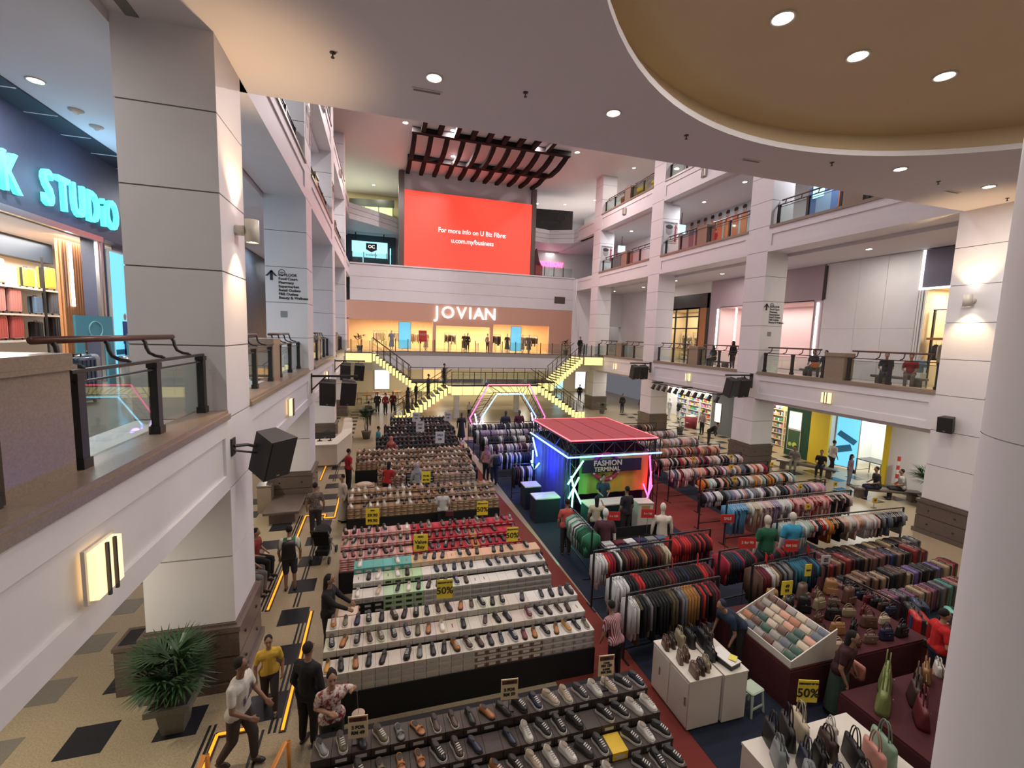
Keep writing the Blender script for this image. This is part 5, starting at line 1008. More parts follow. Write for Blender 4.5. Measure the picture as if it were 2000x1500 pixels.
rack((10.6, 11.15), (16.0, 11.2), 1.45, 'second long rack of pink children clothes'); dress_rack((10.6, 11.15), (16.0, 11.2), 1.45, seq((.12, ['sky blue']), (.1, ['cream', 'white']), (.1, ['crimson', 'white', 'pale pink']), (.15, ['white', 'lilac']), (.35, ['pink', 'pale pink', 'pink', 'crimson']), (.18, ['pale pink', 'black'])), 'on the second kids rack', [2, 3, 0], white=True)
FARK = [(10.6, 12.35, 16.3, ['denim', 'grey', 'black', 'white', 'pink', 'lilac']), (11.6, 13.6, 16.2, ['black', 'black', 'grey', 'white', 'pale pink', 'mint', 'orange']), (11.2, 14.9, 16.2, ['black', 'denim', 'white', 'pale pink', 'crimson', 'peach']), (10.9, 16.4, 16.2, ['crimson', 'grey', 'pale pink', 'black', 'white', 'peach']), (10.9, 18.0, 16.4, ['crimson', 'maroon', 'grey', 'peach', 'pale pink', 'orange']), (10.9, 19.8, 16.6, ['pale pink', 'peach', 'grey', 'white', 'crimson']), (11, 21.6, 16.6, ['grey', 'pale pink', 'brown', 'white']), (11, 23.4, 16.4, ['brown', 'grey', 'peach', 'black'])]
for i, (x0, y, x1, cl) in enumerate(FARK):
    rack((x0, y), (x1, y+.05), 1.42, f'{ORD[i+2]} long rack of small clothes counting from the suitcases'); dress_rack((x0, y), (x1, y+.05), 1.42, seq((1, cl)), '', [3, 0, 3], label=False, white=True, sp=.085)
for i, (x0, y, x1, cl) in enumerate(((5.05, 16.5, 6.0, ['black', 'white', 'maroon']), (5.0, 18.6, 7.6, ['navy', 'white', 'lilac', 'black']), (4.95, 20.2, 8.2, ['white', 'navy', 'lilac', 'maroon']), (4.9, 21.8, 8.6, ['white', 'navy', 'grey', 'black']), (4.9, 23.4, 9, ['navy', 'white', 'lilac']), (4.9, 25.0, 9.2, ['white', 'black', 'grey', 'navy']))):
    rack((x0, y), (x1, y), 1.4, f'{ORD[i]} rack in the blue neon light, counting towards the hexagon arch'); dress_rack((x0, y), (x1, y), 1.4, seq((1, cl)), '', [0, 1, 0], label=False, sp=.085)
GST.build('rack_clothes', 'hundreds of small garments crowding the farther racks and shop rails', 'clothes')
# folded clothes table and busts
ft = table(5.86, 8.5, 10.05, .75, [(0, .75), (.4, .75)], 'low table of folded jeans and shirts under two busts')
fold = rbox(MB(), -.15, .15, -.12, .12, 0, .05, .02, 2).mesh('folded_shirt', 'fabric', True); fcol = MB().box(-.05, .05, -.12, -.06, .045, .06).mesh('collar', 'fabric')
for i in range(7):
    for j in range(2):
        for k in range(random.choice((1, 2, 2))):
            cn = pick(['black', 'denim', 'navy', 'cream', 'grey', 'white', 'sky blue', 'maroon'])
            o = tag(O('folded_shirt', fold, None, (6.06+.345*i, 10.22+.31*j, .756+.063*k), (0, 0, random.uniform(-.06, .06)), CN[cn]), f'{cn} folded garment, {ORD[i]} pile of the {("front", "back")[j]} row, {("bottom", "upper")[k]} one', 'folded shirt', 'folded clothes on the low table'); O('collar', fcol, o, color=CN[cn])
mannequin((6.12, 10.84, .762), R(-15), 'white mannequin bust in a maroon shirt over folded clothes', (.66, .64, .62), ((.09, .03, .045), False), legs=False, h=1.12); mannequin((8.02, 10.84, .762), R(160), 'bare cream mannequin torso turned away over folded clothes', (.66, .60, .50), None, legs=False, h=1.12)
for x, y, z, c, cn in ((8.95, 8.08, 1.56, (.01, .10, .045), 'dark green'), (9.75, 8.1, 1.56, (.04, .30, .48), 'bright blue')):
    e = E('bust_stand', (x, y, 0), 0, f'slim stand under the {cn} shirt bust', 'stand'); MB().lathe([(.17, 0), (.17, .02), (.02, .03), (.02, z-.03)], n=12).build('pole', 'black_metal', e)
    mannequin((x, y, z-.025), R(170), f'bust in a {cn} polo shirt above the rack', (.55, .5, .42), (c, False), legs=False)
RED = (.55, .03, .025)
for x, y, z, w, h, ln, lb in ((8.35, 8.05, 1.66, .42, .26, [('2 for 90', .09, .55)], 'red 2 for 90 sign beside the green bust'), (9.35, 7.75, 1.62, .34, .28, [('RM 100', .085, .5)], 'red RM 100 sign between the green and blue busts'), (7.55, 10.9, 1.3, .40, .26, [('2 x 100', .08, .5)], 'red sign beside the cream torso'), (6.42, 10.9, 1.32, .38, .26, [('2 x 100', .08, .5)], 'red sign beside the maroon bust'), (9.2, 9.6, 1.55, .38, .24, [('SALE', .1, .5)], 'red and white sign by the blue dresses')): price_sign((x, y, z), w, h, ln, lb, RED, min(z-.02, z-.79 if 5 < x < 8.4 and y > 9.9 else z-.02), 'white_lam', rz=-.25)
for i, (x, y) in enumerate(((6.15, 9.16), (6.3, 8.05), (7.0, 8.08), (8.6, 7.72), (10.0, 7.84))):
    e = E('hang_tag', (x, y, 1.3), R(60), f'red size flag hanging on a shirt rack, {ORD[i]} from the aisle', 'tag', 'red size flags'); MB().box(-.07, .07, 0, .006, .12, .36).build('card', 'plain', e, color=RED); MB().tube([(0, .003, .1), (0, .003, .16)], .006, 5).build('clip', 'steel', e)
for i, (x, y) in enumerate(((12.2, 9.71), (13.6, 11.17), (12.0, 12.37), (15.2, 11.19), (14.9, 9.68), (13.0, 13.62), (12.3, 14.91), (15, 13.64), (11.5, 16.41), (14.2, 14.93))): price_sign((x, y, 1.64), .17, .17, [('19', .08, .5)], f'small yellow price card over the kids racks, {ORD[i]} of ten', (.75, .48, .05), .15)
# ============================================================ SUITCASE ROWS
SCN = {'dusty mauve': (.16, .075, .075), 'rose': (.30, .11, .10), 'purple': (.13, .085, .22), 'bronze': (.19, .11, .07), 'black': (.018, .018, .02), 'deep red': (.20, .03, .03), 'brown': (.09, .05, .035), 'navy': (.03, .045, .09), 'grey': (.10, .10, .11), 'teal': (.06, .20, .17), 'turquoise': (.15, .45, .36), 'champagne': (.30, .22, .13), 'plum': (.14, .05, .10)}
for r, (x0, x1, y, sc, cl) in enumerate(((11.3, 15.7, 8.55, 1.1, ['dusty mauve', 'rose', 'rose', 'bronze', 'navy', 'deep red', 'black', 'grey', 'champagne']), (11.05, 15.4, 7.8, 1.0, ['rose', 'black', 'purple', 'bronze', 'champagne', 'deep red', 'brown', 'grey']), (11.1, 14.9, 7.1, .92, ['rose', 'black', 'grey', 'brown', 'turquoise', 'teal', 'plum', 'champagne', 'navy']), (12.0, 16.2, 9.1, 1.0, ['black', 'brown', 'black', 'champagne', 'grey']))):
    n = int((x1-x0)/(.29*sc))
    for i in range(n):
        cn = pick(cl) if i else 'dusty mauve'
        suitcase((x0+.29*sc*i, y+random.uniform(-.03, .03), 0), (0, 0, random.uniform(-.04, .04)), SCN[cn], sc*random.uniform(.93, 1.05), f'{cn} suitcase, {ORD[i]} in the {("second", "third", "front", "rearmost")[r]} row of luggage', 'suitcases in rows')
for x, y, c, cn in ((11.32, 6.18, (.42, .02, .02), 'bright red'), (11.72, 5.66, (.26, .10, .08), 'copper')):
    o = suitcase((x, y, 0), (0, 0, R(-40)), c, 1.08, f'large {cn} suitcase with a blue paper band by the red aisle', 'suitcases by the aisle'); MB().box(-.142, -.128, -.07, .05, .3, .62).build('paper_band', 'plain', o, color=(.02, .05, .16))
for i, (x, y, cn) in enumerate(((11.66, 6.52, 'black'), (12.06, 6.02, 'black'), (12.37, 5.62, 'navy'), (12.02, 6.6, 'navy'), (12.4, 6.15, 'turquoise'), (12.75, 5.75, 'champagne'))): suitcase((x, y, 0), (0, 0, R(-40)), SCN[cn], 1.0, f'{cn} suitcase behind the two large red ones, {ORD[i]} of the cluster', 'suitcases by the aisle')
price_sign((11.25, 8.3, .80), .28, .22, [('SALE', .06, .6), ('RM 99', .05, .3)], 'white paper price sheet on the first suitcase', (.6, .6, .62), .02)
# ============================================================ BAGS
def bag_mesh(w, d, h, top, curve):
    b = MB(); rings = []
    for t in range(6):
        q = t/5; a = (w/2)*(1+(top-1)*q)*(1-.06*(q > .95)); e_ = (d/2)*(1-.55*q*curve)
        rings.append([(a*math.copysign(abs(math.cos(2*PI*k/16))**.45, math.cos(2*PI*k/16)), e_*math.copysign(abs(math.sin(2*PI*k/16))**.6, math.sin(2*PI*k/16)), h*q) for k in range(16)])
    return b.loft(rings)
BAGS = [(bag_mesh(.34, .15, .25, .86, 1).mesh('handbag', 'leather', True), .25, .11), (bag_mesh(.42, .17, .30, 1.08, 1.1).mesh('tote_bag', 'leather', True), .30, .12), (bag_mesh(.28, .10, .18, .95, .8).mesh('shoulder_bag', 'leather', True), .18, .10), (bag_mesh(.32, .19, .40, .78, .5).mesh('backpack', 'leather', True), .40, .05)]
def strap_mesh(h, w, rise): return MB().tube([(-w, .02, h*.82)]+[(-w*math.cos(PI*k/8), .02, h*.9+rise*math.sin(PI*k/8)) for k in range(9)]+[(w, .02, h*.82)], .009, 5).tube([(-w, -.02, h*.82)]+[(-w*math.cos(PI*k/8), -.02, h*.9+rise*.9*math.sin(PI*k/8)) for k in range(9)]+[(w, -.02, h*.82)], .009, 5).mesh('handle', 'leather', True)
STR = [strap_mesh(h, w, r_) for h, w, r_ in ((.25, .09, .17), (.30, .10, .30), (.18, .09, .12), (.40, .06, .08))]
FLAP = [MB().box(-.10, .10, -.012, 0, .1, .2).mesh('flap', 'leather'), None, MB().box(-.12, .12, -.01, 0, .06, .17).mesh('flap', 'leather'), MB().box(-.12, .12, -.03, 0, .05, .2).mesh('front_pocket', 'leather')]
CLASP = MB().ell((0, 0, 0), (.016, .008, .012), 8, 5).mesh('clasp', 'steel')
BCOL = {'brown': (.11, .055, .035), 'dark brown': (.05, .027, .02), 'black': (.012, .012, .013), 'tan': (.33, .17, .07), 'cream': (.55, .47, .33), 'khaki': (.30, .25, .15), 'mustard': (.50, .36, .12), 'grey': (.20, .22, .22), 'navy': (.015, .02, .045), 'green': (.20, .24, .08), 'maroon': (.13, .02, .025), 'teal': (.03, .07, .08), 'pink': (.55, .25, .2), 'white': (.62, .58, .52), 'mint': (.22, .34, .24), 'taupe': (.17, .11, .08)}
BD = (.15, .17, .10, .19)
def bag(kind, loc, rz, cn, label, s=1.0, tilt=0):
    me, h, _ = BAGS[kind]; c = BCOL[cn]
    o = tag(O(me.name.split('.')[0], me, None, loc, (tilt, 0, rz), c, s), label, 'bag', 'bags for sale')
    O('handle', STR[kind], o, color=tuple(v*.7 for v in c))
    if FLAP[kind]: O(FLAP[kind].name.split('.')[0], FLAP[kind], o, (0, -BD[kind]/2*.92, 0), color=tuple(min(1, v*1.2) for v in c))
    O('clasp', CLASP, o, (0, -BD[kind]/2*.9-.012, h*.55))
    return o
# white counters with bags
for i, (x0, x1, y0, y1) in enumerate(((4.9, 5.53, 5.6, 6.62), (5.58, 6.06, 5.58, 6.5))):
    e = E('white_counter', ((x0+x1)/2, (y0+y1)/2, 0), 0, ('white two-door counter with brown shoulder bags by the aisle', 'narrower white counter with a paper box and stool')[i], 'counter'); a, d = (x1-x0)/2, (y1-y0)/2
    MB().box(-a, a, -d, d, .05, .9).build('body', 'white_lam', e); MB().box(-a-.01, a+.01, -d-.01, d+.01, .9, .925).build('top', 'white_lam', e); MB().box(-a+.03, a-.03, -d+.03, d-.03, 0, .05).build('plinth', 'paint_core', e)
    for k in range(2): MB().box(-a-.012, -a, -d+.02+k*d, -.02+k*d, .09, .87).build('door', 'white_lam', e).name and MB().box(-a-.03, -a-.012, -d+.06+k*(d+.38*d), -d+.08+k*(d+.38*d), .45, .6).build('handle', 'steel', e)
for i, (x, y, cn, k, s) in enumerate(((5.0, 6.42, 'brown', 2, .9), (5.15, 6.44, 'dark brown', 2, .9), (5.03, 6.05, 'taupe', 2, .85), (5.17, 6.08, 'brown', 2, .85), (5.06, 5.72, 'taupe', 2, .9), (5.22, 5.76, 'dark brown', 2, .9), (5.36, 5.8, 'khaki', 2, .9), (5.32, 6.45, 'khaki', 0, .9), (5.5, 6.4, 'black', 0, 1.0), (5.72, 6.32, 'black', 0, 1.05), (5.9, 6.4, 'dark brown', 0, .9), (5.62, 6.0, 'black', 2, 1.0))): bag(k, (x, y, .926), R(78+random.uniform(-8, 8)), cn, f'{cn} bag on the white counters, {ORD[i]} counting from the aisle corner', s)
e = E('paper_box', (5.82, 5.85, .926), R(14), 'open black box of papers on the narrow white counter', 'box'); MB().box(-.13, .13, -.2, .2, 0, .09).build('carton', 'black_metal', e); MB().ob((0, 0, .1), (.27, .42, .015), (.05, .03, 0)).build('paper', 'plain', e, color=(.7, .68, .64)); MB().ob((.06, -.1, .115), (.16, .12, .006), (0, 0, .4)).build('yellow_note', 'plain', e, color=(.7, .6, .1))
so = E('plastic_stool', (6.33, 5.72, 0), R(10), 'pale green plastic stool beside the white counter', 'stool')
rbox(MB(), -.16, .16, -.14, .14, .40, .45, .03).build('seat', 'plain', so, True, color=(.45, .54, .42))
for sx in (-1, 1):
    for sy in (-1, 1): MB().tube([(sx*.13, sy*.11, .41), (sx*.165, sy*.145, 0)], [.026, .02], 6).build('leg', 'plain', so, color=(.45, .54, .42))
for sy in (-1, 1): MB().box(-.155, .155, sy*.135-.01, sy*.135+.01, .14, .17).build('stretcher', 'plain', so, color=(.45, .54, .42))
# maroon table with wallet tray and heaps of bags
e = E('display_table', (8.6, 6.35, 0), 0, 'maroon-draped table with the wallet tray and heaped handbags', 'table', 'sale tables'); MB().box(-1.65, 1.85, -.82, 1.0, .74, .78).build('top', 'maroon_cloth', e); MB().box(-1.66, 1.86, -.83, 1.01, 0, .74).build('cloth_skirt', 'maroon_cloth', e)
tray = E('wallet_tray', (7.0, 6.25, .782), 0, 'white sloping tray of coloured wallets on the maroon table', 'tray')
fz = lambda x: .04+.40*x
b = MB().prism([(0, 0), (1.0, 0), (1.0, fz(1.0)), (0, fz(0))], -.68, .68, lambda x, y, z: (x, z, y)); b.build('slope', 'white_lam', tray)
for y in (-.69, .67): MB().prism([(0, 0), (1.02, 0), (1.02, fz(1)+.14), (0, .13)], y, y+.02, lambda x, y_, z: (x, z, y_)).build('side_panel', 'white_lam', tray)
MB().box(-.02, 0, -.69, .69, 0, .13).build('front_lip', 'white_lam', tray)
wal = rbox(MB(), -.06, .06, -.10, .10, 0, .035, .012, 2).mesh('wallet', 'leather', True); wz = MB().box(-.062, .062, -.095, .095, .016, .02).mesh('zip', 'steel')
WC = {'black': (.015, .015, .016), 'tan': (.42, .18, .09), 'grey': (.3, .28, .25), 'peach': (.62, .32, .22), 'green': (.03, .09, .06), 'cream': (.55, .46, .33), 'slate': (.12, .14, .17), 'brown': (.12, .06, .04)}
for i in range(6):
    for j in range(6):
        cn = pick(list(WC)); x = .09+.155*i
        o = tag(O('wallet', wal, None, (7.0+x, 6.25-.56+.222*j, .782+fz(x)+.05), (0, R(-21-30), 0), WC[cn]), f'{cn} wallet, {ORD[j]} column, {ORD[i]} row up the sloping tray', 'wallet', 'wallets in the tray'); O('zip', wz, o)
PB = ['brown', 'dark brown', 'black', 'tan', 'cream', 'khaki', 'maroon', 'taupe', 'brown', 'black', 'navy']
n = 0
for i in range(5):
    for j in range(5):
        x, y = 8.28+.43*i+.06*(j % 2), 5.72+.37*j
        if y > 7.2: continue
        cn = pick(PB if (i+j) % 5 else ['mustard', 'cream', 'khaki', 'tan']); k = pick((0, 2, 3, 3) if j > 2 else (0, 2, 2)); n += 1
        bag(k, (x, y, .782), R(random.uniform(-32, 32)), cn, f'{cn} bag heaped on the maroon table, {ORD[j]} row, {ORD[i]} from the wallet tray', random.uniform(.86, .98))
price_sign((8.15, 6.75, 1.3), .26, .30, [('49', .10, .62), ('99', .10, .28)], 'yellow 49 and 99 sign behind the wallet tray', pole=.5); price_sign((9.2, 7.15, 1.35), .16, .28, [('SALE', .05, .5)], 'slim yellow sign among the cream backpacks', pole=.55)
# near tables of bags
e = E('display_table', (6.0, 4.15, 0), 0, 'white table of grey and black bags at the bottom edge', 'table', 'sale tables'); MB().box(-.95, 1.1, -.7, .5, .68, .72).build('top', 'white_lam', e); MB().box(-.94, 1.09, -.69, .49, 0, .68).build('front_panel', 'white_lam', e)
for i, (x, y, k, cn, s, rz) in enumerate(((5.3, 4.25, 0, 'grey', 1.1, 60), (5.45, 4.5, 1, 'black', .95, 70), (5.72, 4.5, 1, 'black', 1.05, 60), (5.98, 4.52, 1, 'cream', 1.0, 65), (5.55, 4.05, 1, 'navy', .95, 60), (5.85, 4.1, 0, 'black', 1.0, 60), (6.12, 4.2, 0, 'dark brown', 1.1, 70), (6.35, 4.0, 1, 'black', .95, 65), (6.6, 3.9, 1, 'pink', .9, 70), (6.85, 3.95, 1, 'mint', 1.0, 70), (6.45, 4.4, 0, 'white', .8, 60), (5.35, 3.85, 3, 'grey', .9, 50), (5.75, 3.75, 0, 'navy', 1.0, 60), (6.15, 3.7, 0, 'black', 1.0, 60))): bag(k, (x, y, .722), R(rz), cn, f'{cn} bag on the white table at the bottom edge, {ORD[i]} listed from the aisle', s)
price_sign((6.2, 4.62, 1.12), .30, .36, Y50, 'yellow 50% sign over the grey and black bags', pole=.39, rz=-.3)
e = E('display_table', (8.6, 4.35, 0), 0, 'maroon-draped table with olive bags and backpacks near the round column', 'table', 'sale tables'); MB().box(-1.2, 1.4, -.9, .62, .70, .74).build('top', 'maroon_cloth', e); MB().box(-1.21, 1.41, -.91, .63, 0, .70).build('cloth_skirt', 'maroon_cloth', e)
for i, (x, y, k, cn, s, rz) in enumerate(((7.75, 4.55, 1, 'green', 1.25, 30), (8.25, 4.85, 1, 'green', 1.2, 30), (8.05, 4.2, 1, 'maroon', 1.1, 40), (8.4, 4.5, 0, 'dark brown', 1.3, 40), (8.8, 4.7, 0, 'brown', 1.2, 30), (8.5, 4.0, 3, 'teal', 1.1, 30), (8.9, 4.2, 3, 'teal', 1.0, 50), (9.15, 4.8, 0, 'tan', 1.1, 30), (9.4, 4.5, 0, 'brown', 1.2, 20), (9.55, 4.85, 2, 'white', 1.1, 40), (9.85, 4.6, 0, 'khaki', 1.0, 60), (8.1, 3.75, 0, 'maroon', 1.2, 40))): bag(k, (x, y, .742), R(rz), cn, f'{cn} bag on the maroon table near the round column, {ORD[i]} counting inward', s)
# bags hanging on a low rail before the luggage rows
rack((10.62, 7.35), (10.72, 6.25), 1.05, 'low rail of dark shoulder bags before the luggage rows')
for i in range(7): bag(2, (10.63+.012*i, 7.26-.15*i, .70), R(-8), pick(['black', 'dark brown', 'maroon', 'navy', 'taupe']), f'dark shoulder bag hanging on the low rail, {ORD[i]} from the wallet tray', 1.05)
for i in range(7): bag(pick((0, 3)), (13.3+.5*i, 6.42+.02*i, 0), R(random.uniform(-15, 15)), pick(['tan', 'mustard', 'brown', 'navy', 'black']), f'sports bag on the floor before the front luggage row, {ORD[i]} from the aisle', 1.3)
# ============================================================ FURNITURE AND FITTINGS
def speaker_box(par, c, d, rot, cab='speaker'):
    w, dp, h = d; M_ = Matrix.Translation(c) @ Euler(rot).to_matrix().to_4x4(); tr_ = lambda b: b.add([], []) or b
    def add(b, name, m):
        b.v = [tuple(M_ @ Vector(v)) for v in b.v]; return b.build(name, m, par)
    poly = [(-w/2, -dp/2), (w/2, -dp/2), (w*.36, dp/2), (-w*.36, dp/2)]
    add(MB().prism(poly, -h/2, h/2), 'cabinet', cab); add(MB().box(-w/2+.02, w/2-.02, -dp/2-.015, -dp/2, -h/2+.02, h/2-.02), 'grille', 'black_metal'); add(MB().box(-.03, .03, -dp/2-.02, -dp/2-.014, -h/2+.05, -h/2+.075), 'badge', 'steel')
sp = E('loudspeaker', (XL, 8.9, 4.4), 0, 'big black loudspeaker tilted down on the nearest column', 'loudspeaker')
speaker_box(sp, (.55, .1, -.22), (.56, .5, .78), (R(18), 0, R(52)))
MB().box(.004, .03, -.3, -.1, -.14, .16).build('wall_plate', 'black_metal', sp); MB().tube([(.03, -.2, .02), (.2, -.05, 0), (.42, .06, -.1)], .03, 6).tube([(.03, -.2, -.06), (.4, .06, -.2)], .02, 6).build('bracket', 'black_metal', sp)
def speaker_pair(x, y, s, label, zt=4.75):
    e = E('loudspeaker_pair', (x, y, zt), 0, label, 'loudspeaker', 'hung loudspeaker pairs')
    MB().box(*sorted((0, s*1.65)), -.04, .04, -.04, .04).build('arm', 'black_metal', e); MB().tube([(0, 0, -.55), (s*.5, 0, -.03)], .03, 6).build('brace', 'black_metal', e); MB().box(*sorted((0, s*.03)), -.1, .1, -.65, .1).build('wall_plate', 'black_metal', e)
    for k, dx in enumerate((.62, 1.3)):
        speaker_box(e, (s*dx, -.05, -.62), (.56, .5, .92), (R(14), R(4*s), R(-8+16*k))); MB().tube([(s*dx, 0, 0), (s*dx, 0, -.15)], .015, 5).build('hanger', 'black_metal', e)
speaker_pair(XL, YL[1]+.55, 1, 'pair of black loudspeakers hung from the directory column'); speaker_pair(XL, YL[2]+.6, 1, 'pair of black loudspeakers hung from the reception column')
speaker_pair(XR, YR[1]+.3, -1, 'pair of black loudspeakers hung from the column facing the racks', 4.85); speaker_pair(XR, YR[2]+.3, -1, 'pair of black loudspeakers hung from the column behind the red canopy', 4.85)
sp = E('loudspeaker', (XR, 9.95, 4.0), 0, 'small black wall speaker on the large lamp column', 'loudspeaker'); speaker_box(sp, (-.25, 0, 0), (.40, .34, .52), (R(6), 0, R(-80))); MB().box(-.06, -.004, -.08, .08, -.1, .1).build('wall_plate', 'black_metal', sp)
pipe = MB().tube([(18.42, 39.6, 4.9), (18.3, 39.6, 8.2), (18.0, 39.8, 10.2), (18.1, 40, 12.1)], .05, 8); tag(pipe.build('drain_pipe', 'paint', None, True), 'white drain pipe bending down the far column by the parapet', 'pipe')
e = E('wall_vent', (16.9, YB-.03, 10.1), 0, 'small dark louvre vent in the parapet wall', 'vent'); MB().box(-.55, .55, 0, .03, -.32, .32).build('frame', 'dark_metal', e)
for i in range(6): MB().box(-.5, .5, -.015, 0, -.27+.1*i, -.21+.1*i).build('slat', 'granite', e)
# benches
def bench(x, y, rz, L, label, d=.5, h=.45):
    e = E('bench', (x, y, 0), rz, label, 'bench'); rbox(MB(), -L/2, L/2, -d/2, d/2, h-.1, h, .03).build('seat', 'granite', e, True)
    for s in (-1, 1): MB().box(s*(L/2-.3)-.12, s*(L/2-.3)+.12, -d*.36, d*.36, 0, h-.09).build('support', 'granite', e)
    return e
bench(-3.15, 16.55, R(90), 1.7, 'brown stone bench before the second column', 1.1); bench(-3.3, 12.0, R(90), 2.2, 'stone bench beside the nearest column with two sitters')
bench(20.9, 13.2, R(-28), 2.6, 'long dark bench by the plant with two sitters', .45); bench(20.9, 17.0, R(-60), 2.6, 'dark bench facing the green shop wall with two sitters', .45)
def bench1(x, y, rz, label):
    e = bench(x, y, rz, 1.9, label, .45); e.location.z = F1; return e
bench1(20.2, 16.2, R(90), 'dark bench behind the railing with two friends'); bench1(20.3, 12.9, R(90), 'dark bench behind the railing with a man in red'); bench1(20.2, 23.0, R(90), 'dark bench behind the railing by the black shop')
# palms
def palm(x, y, z, label, h=1.5, n=42, pot='square', spread=.75, s=1.0):
    e = E('potted_palm', (x, y, z), 0, label, 'potted plant', 'potted plants')
    if pot == 'square':
        b = MB().ob((0, 0, .26), (.42, .42, .52), (PI, 0, 0), .72); b.box(-.31, .31, -.31, .31, .46, .56); b.build('pot', 'stone_pot', e); MB().box(-.26, .26, -.26, .26, .56, .565).build('soil', 'soil', e)
    else: MB().lathe([(.18, 0), (.26, .4), (.28, .42), (.24, .42)], n=16).build('pot', 'stone_pot', e, True); MB().lathe([(.001, .4), (.24, .401)], n=12).build('soil', 'soil', e)
    rnd = random.Random(int(x*97+y*13)); st_ = MB()
    for i in range(6):
        a = i*1.05; tip = (.22*math.cos(a)*rnd.uniform(.4, 1), .22*math.sin(a)*rnd.uniform(.4, 1), h*rnd.uniform(.6, .95)); m_ = MB().tube([(.06*math.cos(a), .06*math.sin(a), .45), (tip[0]*.6, tip[1]*.6, tip[2]*.6), tip], [.016, .012, .008], 5).build('stem', 'soil', e)
        for k in range(n//6):
            az = rnd.uniform(0, 2*PI); L = rnd.uniform(.4, .62)*spread/.75; el = rnd.uniform(-.1, .9); b = MB()
            for f in range(-3, 4):       # a fan of narrow leaflets
                a2 = az+f*.24; d = Vector((math.cos(a2)*math.cos(el), math.sin(a2)*math.cos(el), math.sin(el))); sd = Vector((-math.sin(a2), math.cos(a2), 0))*.019
                base = Vector(tip)+Vector((math.cos(az), math.sin(az), .5))*.1; q = [base, base+d*L*.5+Vector((0, 0, .02)), base+d*L+Vector((0, 0, -.10*L))]
                b.add([q[0]-sd*.3, q[0]+sd*.3, q[1]+sd, q[1]-sd, q[2]], [(0, 1, 2, 3), (3, 2, 4)])
            b.build('leaf', 'leaf', e)
    e.scale = (s,)*3
    return e
palm(-3.18, 7.82, 0, 'bushy fan palm in a grey square pot before the nearest column', 1.35, 60)
palm(-.8, 27.9, 0, 'tall leafy plant behind the reception desk', 1.7, 48, 'round', .9, 1.1); palm(21.7, 12.2, 0, 'bushy palm beside the large lamp column', 1.4, 48, 'round', .8); palm(-1.6, 38.6, F1, 'potted plant at the corner of the salmon shop gallery', 1.2, 24, 'round', .7); palm(16.9, 39.2, F1, 'potted plant by the stair head on the salmon shop gallery', 1.2, 24, 'round', .7); palm(20.6, 26.6, 0, 'small plant beside the granite base behind the red canopy', .9, 18, 'round', .5); palm(18.6, 34.6, 0, 'dark green plant on the ground floor behind the canopy side stairs', 1.0, 18, 'round', .7)
e = E('striped_pole', (22.6, 13.9, 0), 0, 'red and white striped pole behind the palm', 'pole')
for i in range(8): MB().lathe([(.06, i*.2), (.06, i*.2+.2)], n=12).build('stripe', 'plain', e, color=(.6, .05, .04) if i % 2 else (.7, .68, .66))
e = E('litter_bin', (-4.22, 9.0, 0), 0, 'dark granite litter bin by the nearest column', 'bin'); MB().box(-.19, .19, -.28, .28, 0, .85).build('body', 'granite', e); MB().box(-.21, .21, -.3, .3, .85, .92).build('rim', 'granite', e); MB().box(-.15, .15, -.22, .22, .921, .926).build('opening', 'black_tile', e)
e = E('litter_bin', (-3.9, 17.1, 0), 0, 'steel topped granite bin beside the second column', 'bin'); MB().box(-.22, .22, -.22, .22, 0, .95).build('body', 'ledge_granite', e); MB().box(-.24, .24, -.24, .24, .95, 1.0).build('rim', 'steel', e)
# handrails at the bottom edge, their orange light painted into the colour
for i, (x0, y0, x1, y1) in enumerate(((-1.85, 5.0, -1.22, 6.05), (-2.4, 4.9, -2.2, 6.1))):
    e = E('stair_handrail', (x0, y0, 0), 0, f'glossy handrail with painted orange light at the bottom edge, {("right", "left")[i]} one', 'handrail'); mat('painted_glow_rail', (.62, .24, .05), .3)
    MB().tube([(0, 0, .15), (x1-x0, y1-y0, .95), (x1-x0+.02, y1-y0+.05, .9), (x1-x0+.02, y1-y0+.05, 0)], .03, 8).build('tube', 'painted_glow_rail', e, True); MB().tube([(0, 0, 0), (0, 0, .16)], .03, 8).build('post', 'painted_glow_rail', e, True)
# reception desk
dk = E('reception_desk', (-2.3, 22.1, 0), 0, 'white angular reception desk by the third column', 'desk')
outer = [(-1.0, 0), (.35, 0), (.85, 2.6), (.78, 5), (.62, 6.8)]; inner = [(.2, 6.8), (.3, 4.9), (.35, 2.8), (0.0, .6), (-1.0, .6)]
MB().prism(outer+inner, 1.06, 1.12).build('counter_top', 'white_lam', dk); ou = [(x*.96, y*.98+.08) for x, y in outer]; MB().prism(ou+[(x-.05, y) for x, y in inner], .1, 1.06).build('front_panel', 'white_lam', dk); MB().prism([(x*.9, y*.96+.15) for x, y in outer]+[(x-.08, y) for x, y in inner], 0, .1).build('plinth', 'paint_core', dk); MB().box(-.98, .2, .62, 4.1, .68, .72).build('work_top', 'white_lam', dk)
for i in range(2):
    e = E('monitor', (-3.02+.52*i, 24.6, .722), R(4), f'black computer monitor on the reception desk, {("near the column", "beside the keyboard")[i]}', 'monitor'); MB().box(-.25, .25, -.02, .02, .12, .46).build('panel', 'black_metal', e); MB().box(-.03, .03, 0, .04, 0, .2).build('neck', 'black_metal', e); MB().box(-.12, .12, -.08, .1, 0, .015).build('foot', 'black_metal', e)
e = E('keyboard', (-2.35, 24.0, .722), R(10), 'black keyboard on the reception desk', 'keyboard'); MB().box(-.22, .22, -.08, .08, 0, .02).build('base', 'black_metal', e); MB().box(-.2, .2, -.06, .06, .02, .028).build('keys', 'speaker', e)
